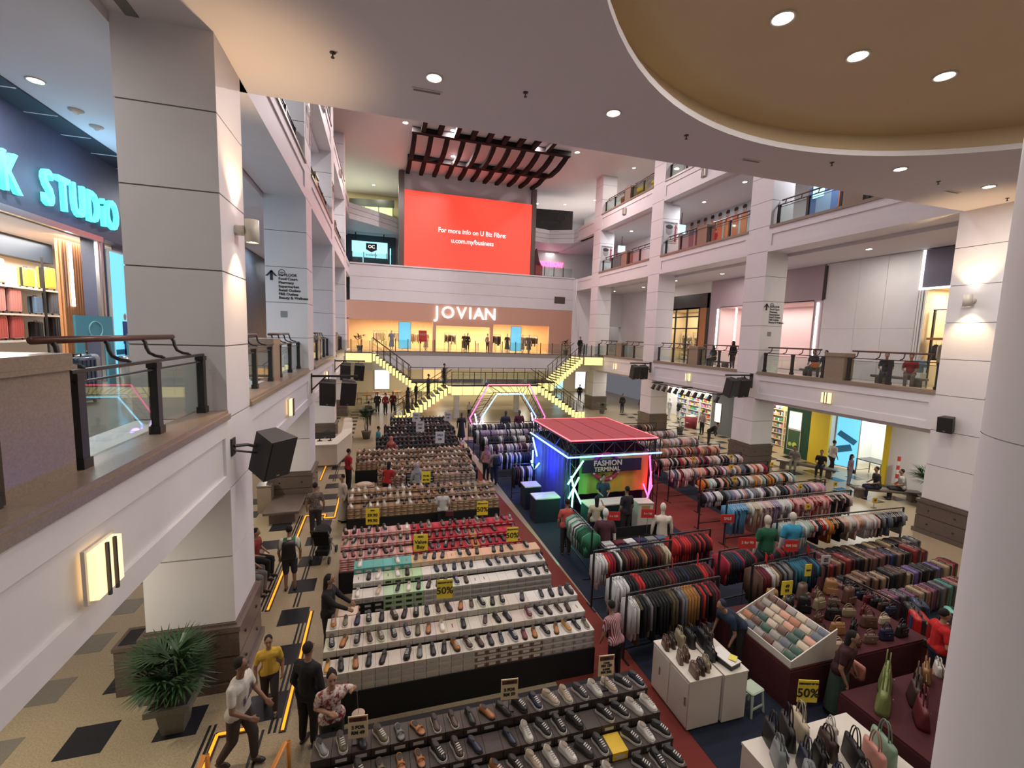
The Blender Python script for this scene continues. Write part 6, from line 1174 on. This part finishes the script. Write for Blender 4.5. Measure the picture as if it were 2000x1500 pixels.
e = E('black_bag', (-2.75, 25.6, .725), 0, 'black bag lying on the reception desk', 'bag'); MB().ell((0, 0, .14), (.34, .22, .15)).build('body', 'black_cloth', e, True); MB().tube([(-.15, 0, .27), (0, 0, .36), (.15, 0, .27)], .012, 5).build('handle', 'black_metal', e)
# stroller
sr = E('stroller', (-1.55, 13.1, 0), R(170), 'black baby stroller with a yellow cushion beside the aisle', 'stroller')
for s in (-1, 1):
    MB().tube([(s*.24, .35, .95), (s*.24, .1, .55), (s*.22, -.38, .12)], .016, 6).build('frame_tube', 'steel', sr); MB().tube([(s*.23, .32, .12), (s*.24, -.02, .6)], .016, 6).build('frame_tube', 'steel', sr)
    for y in (-.38, .34): MB().tube([(s*.25-.02, y, .1), (s*.25+.02, y, .1)], .1, 12).build('wheel', 'black_metal', sr)
MB().tube([(-.24, .35, .95), (.24, .35, .95)], .02, 6).build('push_bar', 'black_metal', sr); rbox(MB(), -.2, .2, -.25, .15, .42, .48, .03).ob((0, .2, .68), (.4, .06, .5), (R(-20), 0, 0)).build('seat', 'black_cloth', sr); MB().ob((0, .08, .58), (.28, .05, .3), (R(-20), 0, 0)).build('cushion', 'plain', sr, color=(.5, .48, .08))
h_ = MB(); h_.loft([[(.23*math.cos(PI*k/8), .3-.4*math.sin(t*.9), .75+.23*math.sin(PI*k/8)*(.6+.4*math.cos(t))+.08*t) for k in range(9)] for t in (0, .5, 1.0)], caps=False); h_.build('hood', 'black_cloth', sr, True); MB().box(-.17, .17, -.2, .2, .16, .3).build('basket', 'black_cloth', sr)
# cafe chairs and tables far behind the reception side
for i, (x, y) in enumerate(((-1.2, 42), (.6, 42.6), (2.4, 41.5), (-.4, 44.2), (1.6, 44.4))):
    e = E('cafe_table', (x, y, 0), 0, f'orange cafe table under the back gallery, {ORD[i]} of five', 'table', 'cafe tables'); MB().box(-.35, .35, -.35, .35, .72, .76).build('top', 'plain', e, color=(.6, .2, .05)); MB().lathe([(.22, 0), (.22, .02), (.03, .03), (.03, .72)], n=12).build('pedestal', 'dark_metal', e)
    for s in (-1, 1):
        c = E('cafe_chair', (x+s*.6, y, 0), R(-90*s), f'orange cafe chair {("before", "behind")[s > 0]} table {ORD[i]} under the back gallery', 'chair', 'cafe chairs'); MB().box(-.2, .2, -.2, .2, .42, .46).build('seat', 'plain', c, color=(.6, .2, .05)); MB().box(-.2, .2, .17, .2, .5, .85).build('backrest', 'plain', c, color=(.6, .2, .05))
        for a in (-1, 1):
            for b_ in (-1, 1): MB().box(a*.17-.015, a*.17+.015, b_*.17-.015, b_*.17+.015, 0, .42).build('leg', 'dark_metal', c)
# cash box and cartons by the woman at the white and green table
e = E('cardboard_box', (-.62, 8.98, .0), 0, 'open cardboard carton on a stand at the end of the white and green box table', 'box'); MB().box(-.2, .2, -.16, .16, .62, .86).build('carton', 'plain', e, color=(.42, .24, .12)); MB().box(-.18, .18, -.14, .14, .862, .866).build('flap', 'plain', e, color=(.62, .5, .42)); MB().box(-.2, .2, -.15, .15, 0, .62).build('stand', 'black_cloth', e)
e = E('cardboard_box', (-.55, 16.6, 0), 0, 'brown carton heaped with pale shoes beside the brown and black box table', 'box'); MB().box(-.35, .35, -.25, .25, 0, .9).build('carton', 'plain', e, color=(.28, .17, .09)); MB().ell((0, 0, .92), (.3, .2, .1)).build('shoes_heap', 'plain', e, color=(.55, .42, .33))
for i, (x, y) in enumerate(((5.72, 14.3), (5.55, 15.55))):
    e = E('skirted_table', (x, y, 0), 0, f'dark skirted table with a white top beside the kiosk, {("front", "rear")[i]} one', 'table'); MB().box(-.55+.2*i, .38-.1*i, -.3, .3, .86, .9).build('top', 'white_lam', e); MB().box(-.54+.2*i, .37-.1*i, -.29, .29, 0, .86).build('skirt', 'navy_carpet', e)
# ============================================================ PEOPLE
SK = [(.30, .16, .10), (.36, .20, .13), (.22, .115, .07)]
def person(loc, rz, label, top, bottom, pose='stand', h=1.68, hair='short', near=False, sleeves='short', legs='trousers', wr=None, tilt=None, skin=0, head=0, hc=(.012, .009, .008), z=0, extra=None, print_=None):
    e = E('person', (loc[0], loc[1], z), rz, label, 'person', 'shoppers'); k = h/1.72; vs = .013 if near else .026
    sit = pose == 'sit'; hz = .60 if sit else .92; tau = tilt if tilt is not None else {'stand': .03, 'walk': .08, 'sit': .12, 'bend': .85}[pose]
    H = Vector((0, 0, hz)); u = Vector((0, -math.sin(tau), math.cos(tau))); fw = Vector((0, -math.cos(tau), -math.sin(tau)))
    sh = H+u*.49; hd = H+u*.61+Vector((0, -.02-.06*math.sin(tau), .10)); V = Vector
    leg = {}
    for s in (-1, 1):
        hp = H+V((s*.09, 0, -.02))
        if sit: kn, an = V((s*.11, -.44, .53)), V((s*.11, -.43, .08))
        elif pose == 'walk': kn, an = (V((s*.09, -.16, .50)), V((s*.09, -.17, .09))) if s > 0 else (V((s*.09, .04, .49)), V((s*.09, .26, .13)))
        else: kn, an = V((s*.10, -.02, .49)), V((s*.105, .01, .08))
        leg[s] = (hp, kn, an)
    arm = {}
    for i, s in enumerate((-1, 1)):
        so_ = sh+V((s*.175, 0, -.03)); w = V(wr[i]) if wr and wr[i] else so_+V((s*.07, -.07, -.50)) if not sit else V((s*.14, -.30, hz+.10))
        d = w-so_; L = min(d.length, .53); w = so_+d.normalized()*L; mid = (so_+w)/2; bow = math.sqrt(max(.27**2-(L/2)**2, 0)); el = mid+V((s*.5, .6, -.55)).normalized()*bow; arm[s] = (so_, el, w)
    B = MB()
    B.cap(H+V((-.07, 0, 0)), .115, H+V((.07, 0, 0)), .115).cap(H, .12, H+u*.3, .125).cap(sh+V((-.10, 0, -.08)), .10, sh+V((.10, 0, -.08)), .10).cap(H+u*.25, .125, sh-u*.06, .12).cap(sh-u*.02, .055, hd-V((0, 0, .06)), .052)
    B.ell(hd+V((0, 0, .02)), (.073, .092, .115), 12, 9)
    turn = Matrix.Rotation(head, 3, 'Z'); hf = lambda p: hd+turn @ V(p)
    B.cap(hf((0, -.088, .012)), .013, hf((0, -.104, -.012)), .017, 6)
    for s in (-1, 1): B.ell(hf((s*.074, .005, .01)), (.012, .02, .03), 6, 5)
    for s in (-1, 1):
        a, b, c = leg[s]; B.cap(a, .085, b, .056).cap(b, .056, c, .036).cap(c, .035, c+V((0, -.11, -.045)), .026)
        a, b, c = arm[s]; B.cap(a, .05, b, .04).cap(b, .039, c, .027)
        d = (c-b).normalized(); sd = d.orthogonal().normalized(); pm = c+d*.05
        if near:
            nn = d.cross(sd); B.cap(c+d*.01+sd*.018, .018, c+d*.07+sd*.022, .017, 7).cap(c+d*.01-sd*.018, .018, c+d*.07-sd*.022, .017, 7)
            for f, (o_, ln) in enumerate(((-.032, .055), (-.011, .07), (.011, .066), (.031, .05))): p0 = c+d*.075+sd*o_; p1 = p0+d*ln*.55+nn*.008; B.cap(p0, .0105, p1, .0098, 6).cap(p1, .0098, p1+d*ln*.35+nn*.026, .0085, 6)
            B.cap(c+d*.025-sd*.03, .012, c+d*.06-sd*.062+nn*.02, .010, 6)
        else: B.ell(pm, (.034, .034, .034), 7, 5).cap(c, .024, c+d*.12, .016, 6)
    def layer(b, name, m, col, v=None):
        o = b.build(name, m, e, True, color=col); md = o.modifiers.new('join', 'REMESH'); md.mode = 'VOXEL'; md.voxel_size = v or vs; md.use_smooth_shade = True
        if near: sm = o.modifiers.new('smooth', 'SMOOTH'); sm.factor = .4; sm.iterations = 2
        return o
    layer(B, 'body', 'skin', SK[skin])
    T = MB().cap(H+V((-.075, 0, .02)), .135, H+V((.075, 0, .02)), .135).cap(H+u*.06, .14, H+u*.3, .142).cap(sh+V((-.105, 0, -.075)), .113, sh+V((.105, 0, -.075)), .113).cap(H+u*.25, .142, sh-u*.07, .135)
    for s in (-1, 1):
        a, b, c = arm[s]; T.cap(a, .066, a.lerp(b, .62 if sleeves == 'short' else 1), .060)
        if sleeves == 'long': T.cap(b, .054, b.lerp(c, .93), .042)
    to = layer(T, 'top', print_ or 'fabric', top)
    if legs in ('skirt', 'gown'):
        if sit: Q = MB().cap(leg[-1][0], .12, leg[-1][1], .1).cap(leg[1][0], .12, leg[1][1], .1).cap(leg[-1][1], .1, leg[-1][2]+V((0, 0, .06)), .09).cap(leg[1][1], .1, leg[1][2]+V((0, 0, .06)), .09).cap(leg[-1][1], .1, leg[1][1], .1)
        else: Q = MB().lathe([(.001, hz+.13), (.14, hz+.12), (.17, hz-.05), (.2, .5), (.235, .1), (.001, .09)], n=16, sy=.85)
        layer(Q, 'skirt', 'fabric', bottom)
    else:
        Q = MB().cap(H+V((-.065, 0, -.01)), .135, H+V((.065, 0, -.01)), .135); t_ = .62 if legs == 'shorts' else 1
        for s in (-1, 1):
            a, b, c = leg[s]; Q.cap(a, .105, b if t_ == 1 else a.lerp(b, .95), .078)
            if t_ == 1: Q.cap(b, .076, b.lerp(c, .92), .056)
        layer(Q, 'shorts' if legs == 'shorts' else 'trousers', 'fabric', bottom)
    for s in (-1, 1):
        c = leg[s][2]; MB().ell(c+V((0, -.055, -.045)), (.045, .125, .042), 10, 6).build('shoe', 'leather', e, True, color=(.03, .028, .03))
    if hair == 'hijab':
        Hh = MB().ell(hd+V((0, .018, .025)), (.1, .108, .135)).cap(hd+V((0, .03, -.08)), .10, sh+V((0, .0, -.02)), .16).cap(sh+V((-.1, -.01, -.05)), .115, sh+V((.1, -.01, -.05)), .115); layer(Hh, 'headscarf', 'fabric', hc)
        MB().ell(hf((0, -.075, .0)), (.056, .034, .078), 10, 7).build('face', 'skin', e, True, color=SK[skin])
    else:
        Hh = MB(); Hh.ell(hf((0, .022, .052)), (.083, .092, .098), 12, 8)
        if hair == 'long': Hh.cap(hf((0, .05, .03)), .08, hf((0, .085, -.2)), .06)
        if hair == 'bun': Hh.ell(hf((0, .12, .07)), (.045, .045, .045))
        layer(Hh, 'hair', 'fabric', hc, .02)
    if near:
        for s in (-1, 1): MB().ell(hf((s*.03, -.082, .028)), (.012, .008, .007), 8, 5).build('eye', 'plain', e, color=(.02, .015, .012)); MB().ob(hf((s*.03, -.087, .05)), (.032, .008, .007)).build('eyebrow', 'plain', e, color=(.015, .01, .008))
        MB().ell(hf((0, -.086, -.042)), (.022, .008, .007), 8, 5).build('mouth', 'plain', e, color=(.28, .09, .08))
    e.scale = (k,)*3
    if extra: extra(e)
    return e
def backpack(e): bp = E('x'); bpy.data.objects.remove(bp); o = O('backpack', BAGS[3][0], e, (0, .24, 1.0), (0, 0, PI), (.012, .012, .014), 1.15); return o
mat('stripes', (1, 1, 1), .9); mat('floral', (.62, .55, .50), .85, noise=(16, (.20, .015, .03), .06))
def stripemat(n, a, b, sc):
    m = bpy.data.materials.new(n); m.use_nodes = True; nt = m.node_tree; bb = nt.nodes['Principled BSDF']; bb.inputs['Roughness'].default_value = .9
    tc = nt.nodes.new('ShaderNodeTexCoord'); w = nt.nodes.new('ShaderNodeTexWave'); w.inputs['Scale'].default_value = sc; w.inputs['Distortion'].default_value = .4; rp = nt.nodes.new('ShaderNodeValToRGB'); rp.color_ramp.elements[0].position = .45; rp.color_ramp.elements[1].position = .55; rp.color_ramp.elements[0].color = (*a, 1); rp.color_ramp.elements[1].color = (*b, 1)
    nt.links.new(tc.outputs['Object'], w.inputs['Vector']); nt.links.new(w.outputs['Fac'], rp.inputs[0]); nt.links.new(rp.outputs[0], bb.inputs['Base Color']); MT[n] = m
stripemat('red_stripe', (.22, .02, .05), (.5, .38, .38), 9); stripemat('green_stripe', (.62, .62, .58), (.02, .16, .06), 1.6); mat('batik', (.20, .17, .14), .9, noise=(22, (.07, .05, .045), .1))
WH, BLK, NV, DK = (.66, .62, .57), (.012, .012, .014), (.018, .022, .045), (.035, .03, .03)
D = R
def wstripes(e): 
    for i in range(4): MB().ob((.03, -.152, 1.22-.03*i), (.26, .006, .010), (0, R(-28), 0)).build('chest_stripe', 'plain', e, color=(.07, .03, .06))
person((-2.0, 6.82), D(70), 'man in a white T-shirt with dark chest stripes walking in the aisle', WH, (.06, .045, .04), 'walk', 1.7, near=True, skin=2, wr=((-.2, -.32, 1.0), (.12, -.36, 1.02)), head=.2, extra=wstripes)
person((-1.8, 7.8), D(12), 'boy in a yellow T-shirt and dark trousers walking behind the white-shirted man', (.66, .42, .05), DK, 'walk', 1.36, near=True)
person((-2.15, 11.6), D(185), 'youth in a green and white shirt with a black backpack seen from behind', WH, (.03, .03, .035), 'stand', 1.62, near=True, legs='shorts', extra=backpack, print_='green_stripe')
person((-3.15, 11.6), D(80), 'sitter in olive clothes on the bench by the nearest column', (.12, .13, .10), (.2, .2, .19), 'sit', 1.6); person((-3.15, 12.4), D(75), 'sitter in a red shirt on the bench by the nearest column', (.25, .03, .03), BLK, 'sit', 1.62)
person((-1.95, 14.6), D(185), 'man in a patterned shirt standing in the aisle with his back turned', (.3, .27, .25), DK, 'stand', 1.7, print_='batik')
person((-1.2, 15.6), D(-60), 'person in long cream robes at the end of the kraft box table', (.50, .44, .38), (.5, .44, .38), 'stand', 1.62, sleeves='long', legs='gown')
person((-1.0, 9.05), D(75), 'woman in black with long hair reaching over the carton', BLK, BLK, 'stand', 1.62, hair='long', near=True, sleeves='long', wr=((-.16, -.48, 1.08), (.2, -.45, .98)))
person((-.68, 6.42), D(12), 'woman in a red and cream floral blouse raising one arm', WH, DK, 'stand', 1.6, hair='bun', near=True, skin=1, tilt=.1, wr=((-.05, -.3, 1.24), (.26, -.28, 1.5)), print_='floral', extra=lambda e: (MB().lathe([(.001, 0), (.1, .004), (.1, .016), (.001, .02)], n=18).build('round_fan', 'plain', e, color=(.45, .33, .25), loc=(.36, -.25, 1.02)), MB().tube([(.36, -.25, 1.05), (.34, -.28, 1.45)], .006, 5).build('fan_stick', 'steel', e))
       )
person((-1.08, 6.95), D(150), 'person dressed all in black beside the glowing aisle strip', BLK, BLK, 'stand', 1.66, near=True, sleeves='long')
person((4.3, 6.95), D(195), 'stooping shopper in a red and white striped shirt by the pale boxes', (.4, .1, .1), BLK, 'stand', 1.5, tilt=.3, print_='red_stripe')
person((1.95, 13.95), D(175), 'boy in a white shirt before the kraft box table', (.6, .57, .56), BLK, 'stand', 1.5, extra=lambda e: O('sling_bag', BAGS[2][0], e, (-.25, .1, .72), None, (.10, .02, .03), 1.1))
person((.25, 16.85), D(150), 'woman in a red shirt bending at the carton of pale shoes', (.42, .02, .02), BLK, 'stand', 1.6, hair='long', tilt=.25); person((-1.25, 18.9), D(120), 'person in a red shirt at the end of the crowded shoe table', (.40, .02, .02), BLK, 'stand', 1.65)
person((1.35, 16.75), D(185), 'woman in a grey headscarf with a pale backpack', (.35, .34, .35), DK, 'stand', 1.52, hair='hijab', hc=(.33, .32, .33), sleeves='long'); person((.5, 21.5), D(170), 'woman in a salmon headscarf among the dark shoe tables', (.35, .08, .08), DK, 'stand', 1.5, hair='hijab', hc=(.6, .18, .14), sleeves='long'); person((.75, 21.2), D(160), 'small child in a blue shirt and pink scarf', (.03, .22, .34), DK, 'stand', 1.15, hair='hijab', hc=(.5, .2, .18)); person((-.1, 23.8), D(100), 'person in a bright blue shirt beside the reception plant', (.02, .28, .42), DK, 'stand', 1.55)
person((4.55, 18.9), D(140), 'woman in a pink top and headscarf on the red aisle', (.5, .22, .2), NV, 'stand', 1.55, hair='hijab', hc=(.35, .16, .18), sleeves='long'); person((4.75, 18.2), D(190), 'person with a dark backpack in the blue neon light', (.25, .2, .25), NV, 'stand', 1.62, extra=backpack)
person((5.35, 11.75), D(170), 'man in a coral T-shirt seen from behind near the green neon', (.55, .10, .08), DK, 'stand', 1.68); person((6.45, 12.0), D(160), 'woman in a cream top lifting an arm before the kiosk counter', (.6, .52, .38), NV, 'stand', 1.6, hair='long', wr=((-.2, -.2, 1.5), None)); person((7.6, 13.75), D(-15), 'kiosk attendant in dark blue under the rainbow banner', (.02, .05, .10), (.3, .25, .08), 'stand', 1.68, wr=((-.1, -.35, 1.1), (.1, -.35, 1.12))); person((7.7, 12.3), D(190), 'man in a black shirt talking at the kiosk counter', (.02, .018, .025), DK, 'stand', 1.72)
person((22.1, 16.6), D(75), 'man in a cream T-shirt striding past the yellow-edged shop', (.6, .55, .48), BLK, 'walk', 1.7); person((21.2, 15.0), D(20), 'woman in purple with a dark shoulder bag before the yellow-edged shop', (.25, .15, .2), (.2, .22, .26), 'stand', 1.45, hair='long', extra=lambda e: O('shoulder_bag', BAGS[2][0], e, (.27, 0, .65), (0, 0, R(80)), (.02, .02, .03), 1.2)); person((20.5, 13.3), D(-120), 'sitter in black on the long bench by the palm', BLK, NV, 'sit', 1.7); person((21.4, 12.9), D(-130), 'sitter in a white shirt on the long bench by the palm', (.5, .48, .46), DK, 'sit', 1.65); person((20.75, 17.5), D(-60), 'sitter in grey leaning forward on the bench by the green wall', (.25, .23, .22), (.3, .26, .2), 'sit', 1.65, tilt=.45); person((21.15, 16.4), D(-60), 'sitter in black on the bench by the green wall', BLK, BLK, 'sit', 1.6)
person((10.15, 5.2), D(60), 'woman in a bright red T-shirt holding a phone to her face', (.55, .015, .015), NV, 'stand', 1.62, hair='short', near=True, skin=1, wr=((-.2, -.15, .95), (.08, -.2, 1.42)), extra=lambda e: (MB().ob((.06, -.2, 1.5), (.07, .012, .14), (.3, 0, 0)).build('phone', 'black_metal', e), O('sling_bag', BAGS[2][0], e, (.27, -.05, .72), (0, 0, R(60)), (.02, .017, .015), .9)))
person((7.78, 5.28), D(20), 'woman in a dark maroon top carrying a pink bag between the maroon tables', (.05, .012, .015), (.05, .08, .06), 'stand', 1.6, hair='long', near=True, tilt=.2, legs='skirt', extra=lambda e: O('pink_bag', BAGS[1][0], e, (.34, -.12, .72), (0, 0, R(70)), (.5, .2, .15), .95)); person((6.95, 6.72), D(-90), 'person in a dark blue cap bending behind the white counters', (.02, .035, .07), DK, 'bend', 1.6, hc=(.02, .03, .06))
for x, y, rz, c, lb, ho in ((20.15, 16.5, 80, (.03, .03, .04), 'dark-dressed friend with an orange bag on the gallery bench', 'long'), (20.15, 15.9, 80, (.05, .06, .1), 'navy-dressed friend on the gallery bench', 'long'), (20.3, 13.4, 60, BLK, 'man in black on the gallery bench', 'short'), (20.3, 12.5, 60, (.3, .03, .03), 'man in a red shirt on the gallery bench', 'short'), (20.15, 23.3, 80, (.05, .035, .03), 'dark sitter on the gallery bench by the black shop', 'hijab')): person((x, y), D(-rz), lb, c, (.18, .12, .09) if 'red' in lb else DK, 'sit', 1.66, hair=ho, z=F1, extra=(lambda e: O('orange_bag', BAGS[0][0], e, (.2, -.3, .55), None, (.6, .1, .02), 1.1)) if 'orange' in lb else None)
for x, y, rz, c, lb, ho in ((20.4, 22.0, -90, BLK, 'woman in a black robe standing by the mauve shop', 'hijab'), (20.9, 21.2, -100, (.04, .05, .06), 'tall man in dark clothes by the mauve shop', 'short'), (20.6, 21.0, -80, (.10, .03, .04), 'woman in maroon beside the tall man', 'hijab'), (17.8, 38.0, 10, BLK, 'couple member in black by the gallery plant', 'short'), (21.2, 39.4, 0, (.2, .18, .16), 'person in grey before the exit lobby', 'short'), (8.1, 42.6, 0, BLK, 'visitor in black inside the salmon shop', 'long'), (10.0, 42.3, 20, (.3, .3, .32), 'shop assistant in grey inside the salmon shop', 'short')): person((x, y), D(rz), lb, c, DK, 'stand', 1.66, hair=ho, sleeves='long', z=F1)
for x, y, z, rz, c, lb in ((-.76, 31.9, 0, 170, (.08, .05, .04), 'man in brown standing before the reception side stairs'), (.4, 36.2, 0, 30, (.3, .03, .03), 'person in red under the lit stairs'), (-.2, 36.6, 0, -20, DK, 'person in dark clothes under the lit stairs'), (1.0, 36.9, 0, 0, (.12, .02, .02), 'person in maroon under the lit stairs'), (1.95, 33.3, .79, 90, BLK, 'woman in a black robe on the lowest lit steps'), (2.55, 33.4, 1.18, 90, BLK, 'woman in black climbing the lit steps'), (3.42, 33.2, 1.78, 80, (.05, .05, .05), 'man climbing the lit steps'), (4.62, 33.5, 2.56, 90, BLK, 'person in black reaching the stair landing'), (6.7, 34.0, 0, 0, (.6, .55, .5), 'child in white under the stair landing'), (20.7, 34.8, 0, -60, DK, 'person by the bright far ground floor shop'), (21.8, 33.6, 0, -90, (.1, .08, .07), 'second person by the bright far ground floor shop'), (19.9, 42.0, 0, -30, BLK, 'silhouetted person before the pale blue panel'), (21.8, 25.8, 0, -80, (.55, .4, .38), 'shopper in pale pink by the grey ground floor wall'), (20.0, 23.0, 0, 40, BLK, 'shopper in black bending over the far racks'), (10.4, 22.6, 0, 150, (.5, .45, .42), 'shopper in a pale shirt behind the red canopy'), (11.0, 21.9, 0, 170, BLK, 'shopper in black behind the red canopy')): person((x, y), D(rz), lb, c, DK, 'stand' if 'bending' not in lb else 'bend', 1.2 if 'child' in lb else 1.66, z=z, hair='hijab' if 'robe' in lb else 'short', hc=BLK, legs='gown' if 'robe' in lb else 'trousers', sleeves='long')
for x, y, c, lb in ((20.3, 25.5, (.35, .02, .02), 'person in red behind the second floor railing'), (20.6, 24.6, (.3, .02, .03), 'second person in red behind the second floor railing')): person((x, y), D(-90), lb, c, DK, 'stand', 1.6, z=F2)
# full mannequins at the entrance arch
mannequin((7.3, 25.6, .0), 0, 'mannequin in a dark suit before the hexagon arch', (.05, .05, .06), ((.03, .035, .07), False), h=1.12); mannequin((8.2, 25.7, 0), 0, 'mannequin in a maroon jacket before the hexagon arch', (.06, .05, .06), ((.10, .02, .05), False), h=1.12); mannequin((4.75, 26.4, 0), 0, 'mannequin in a charcoal coat beside the hexagon arch', (.05, .05, .05), ((.03, .03, .04), True), h=1.0)
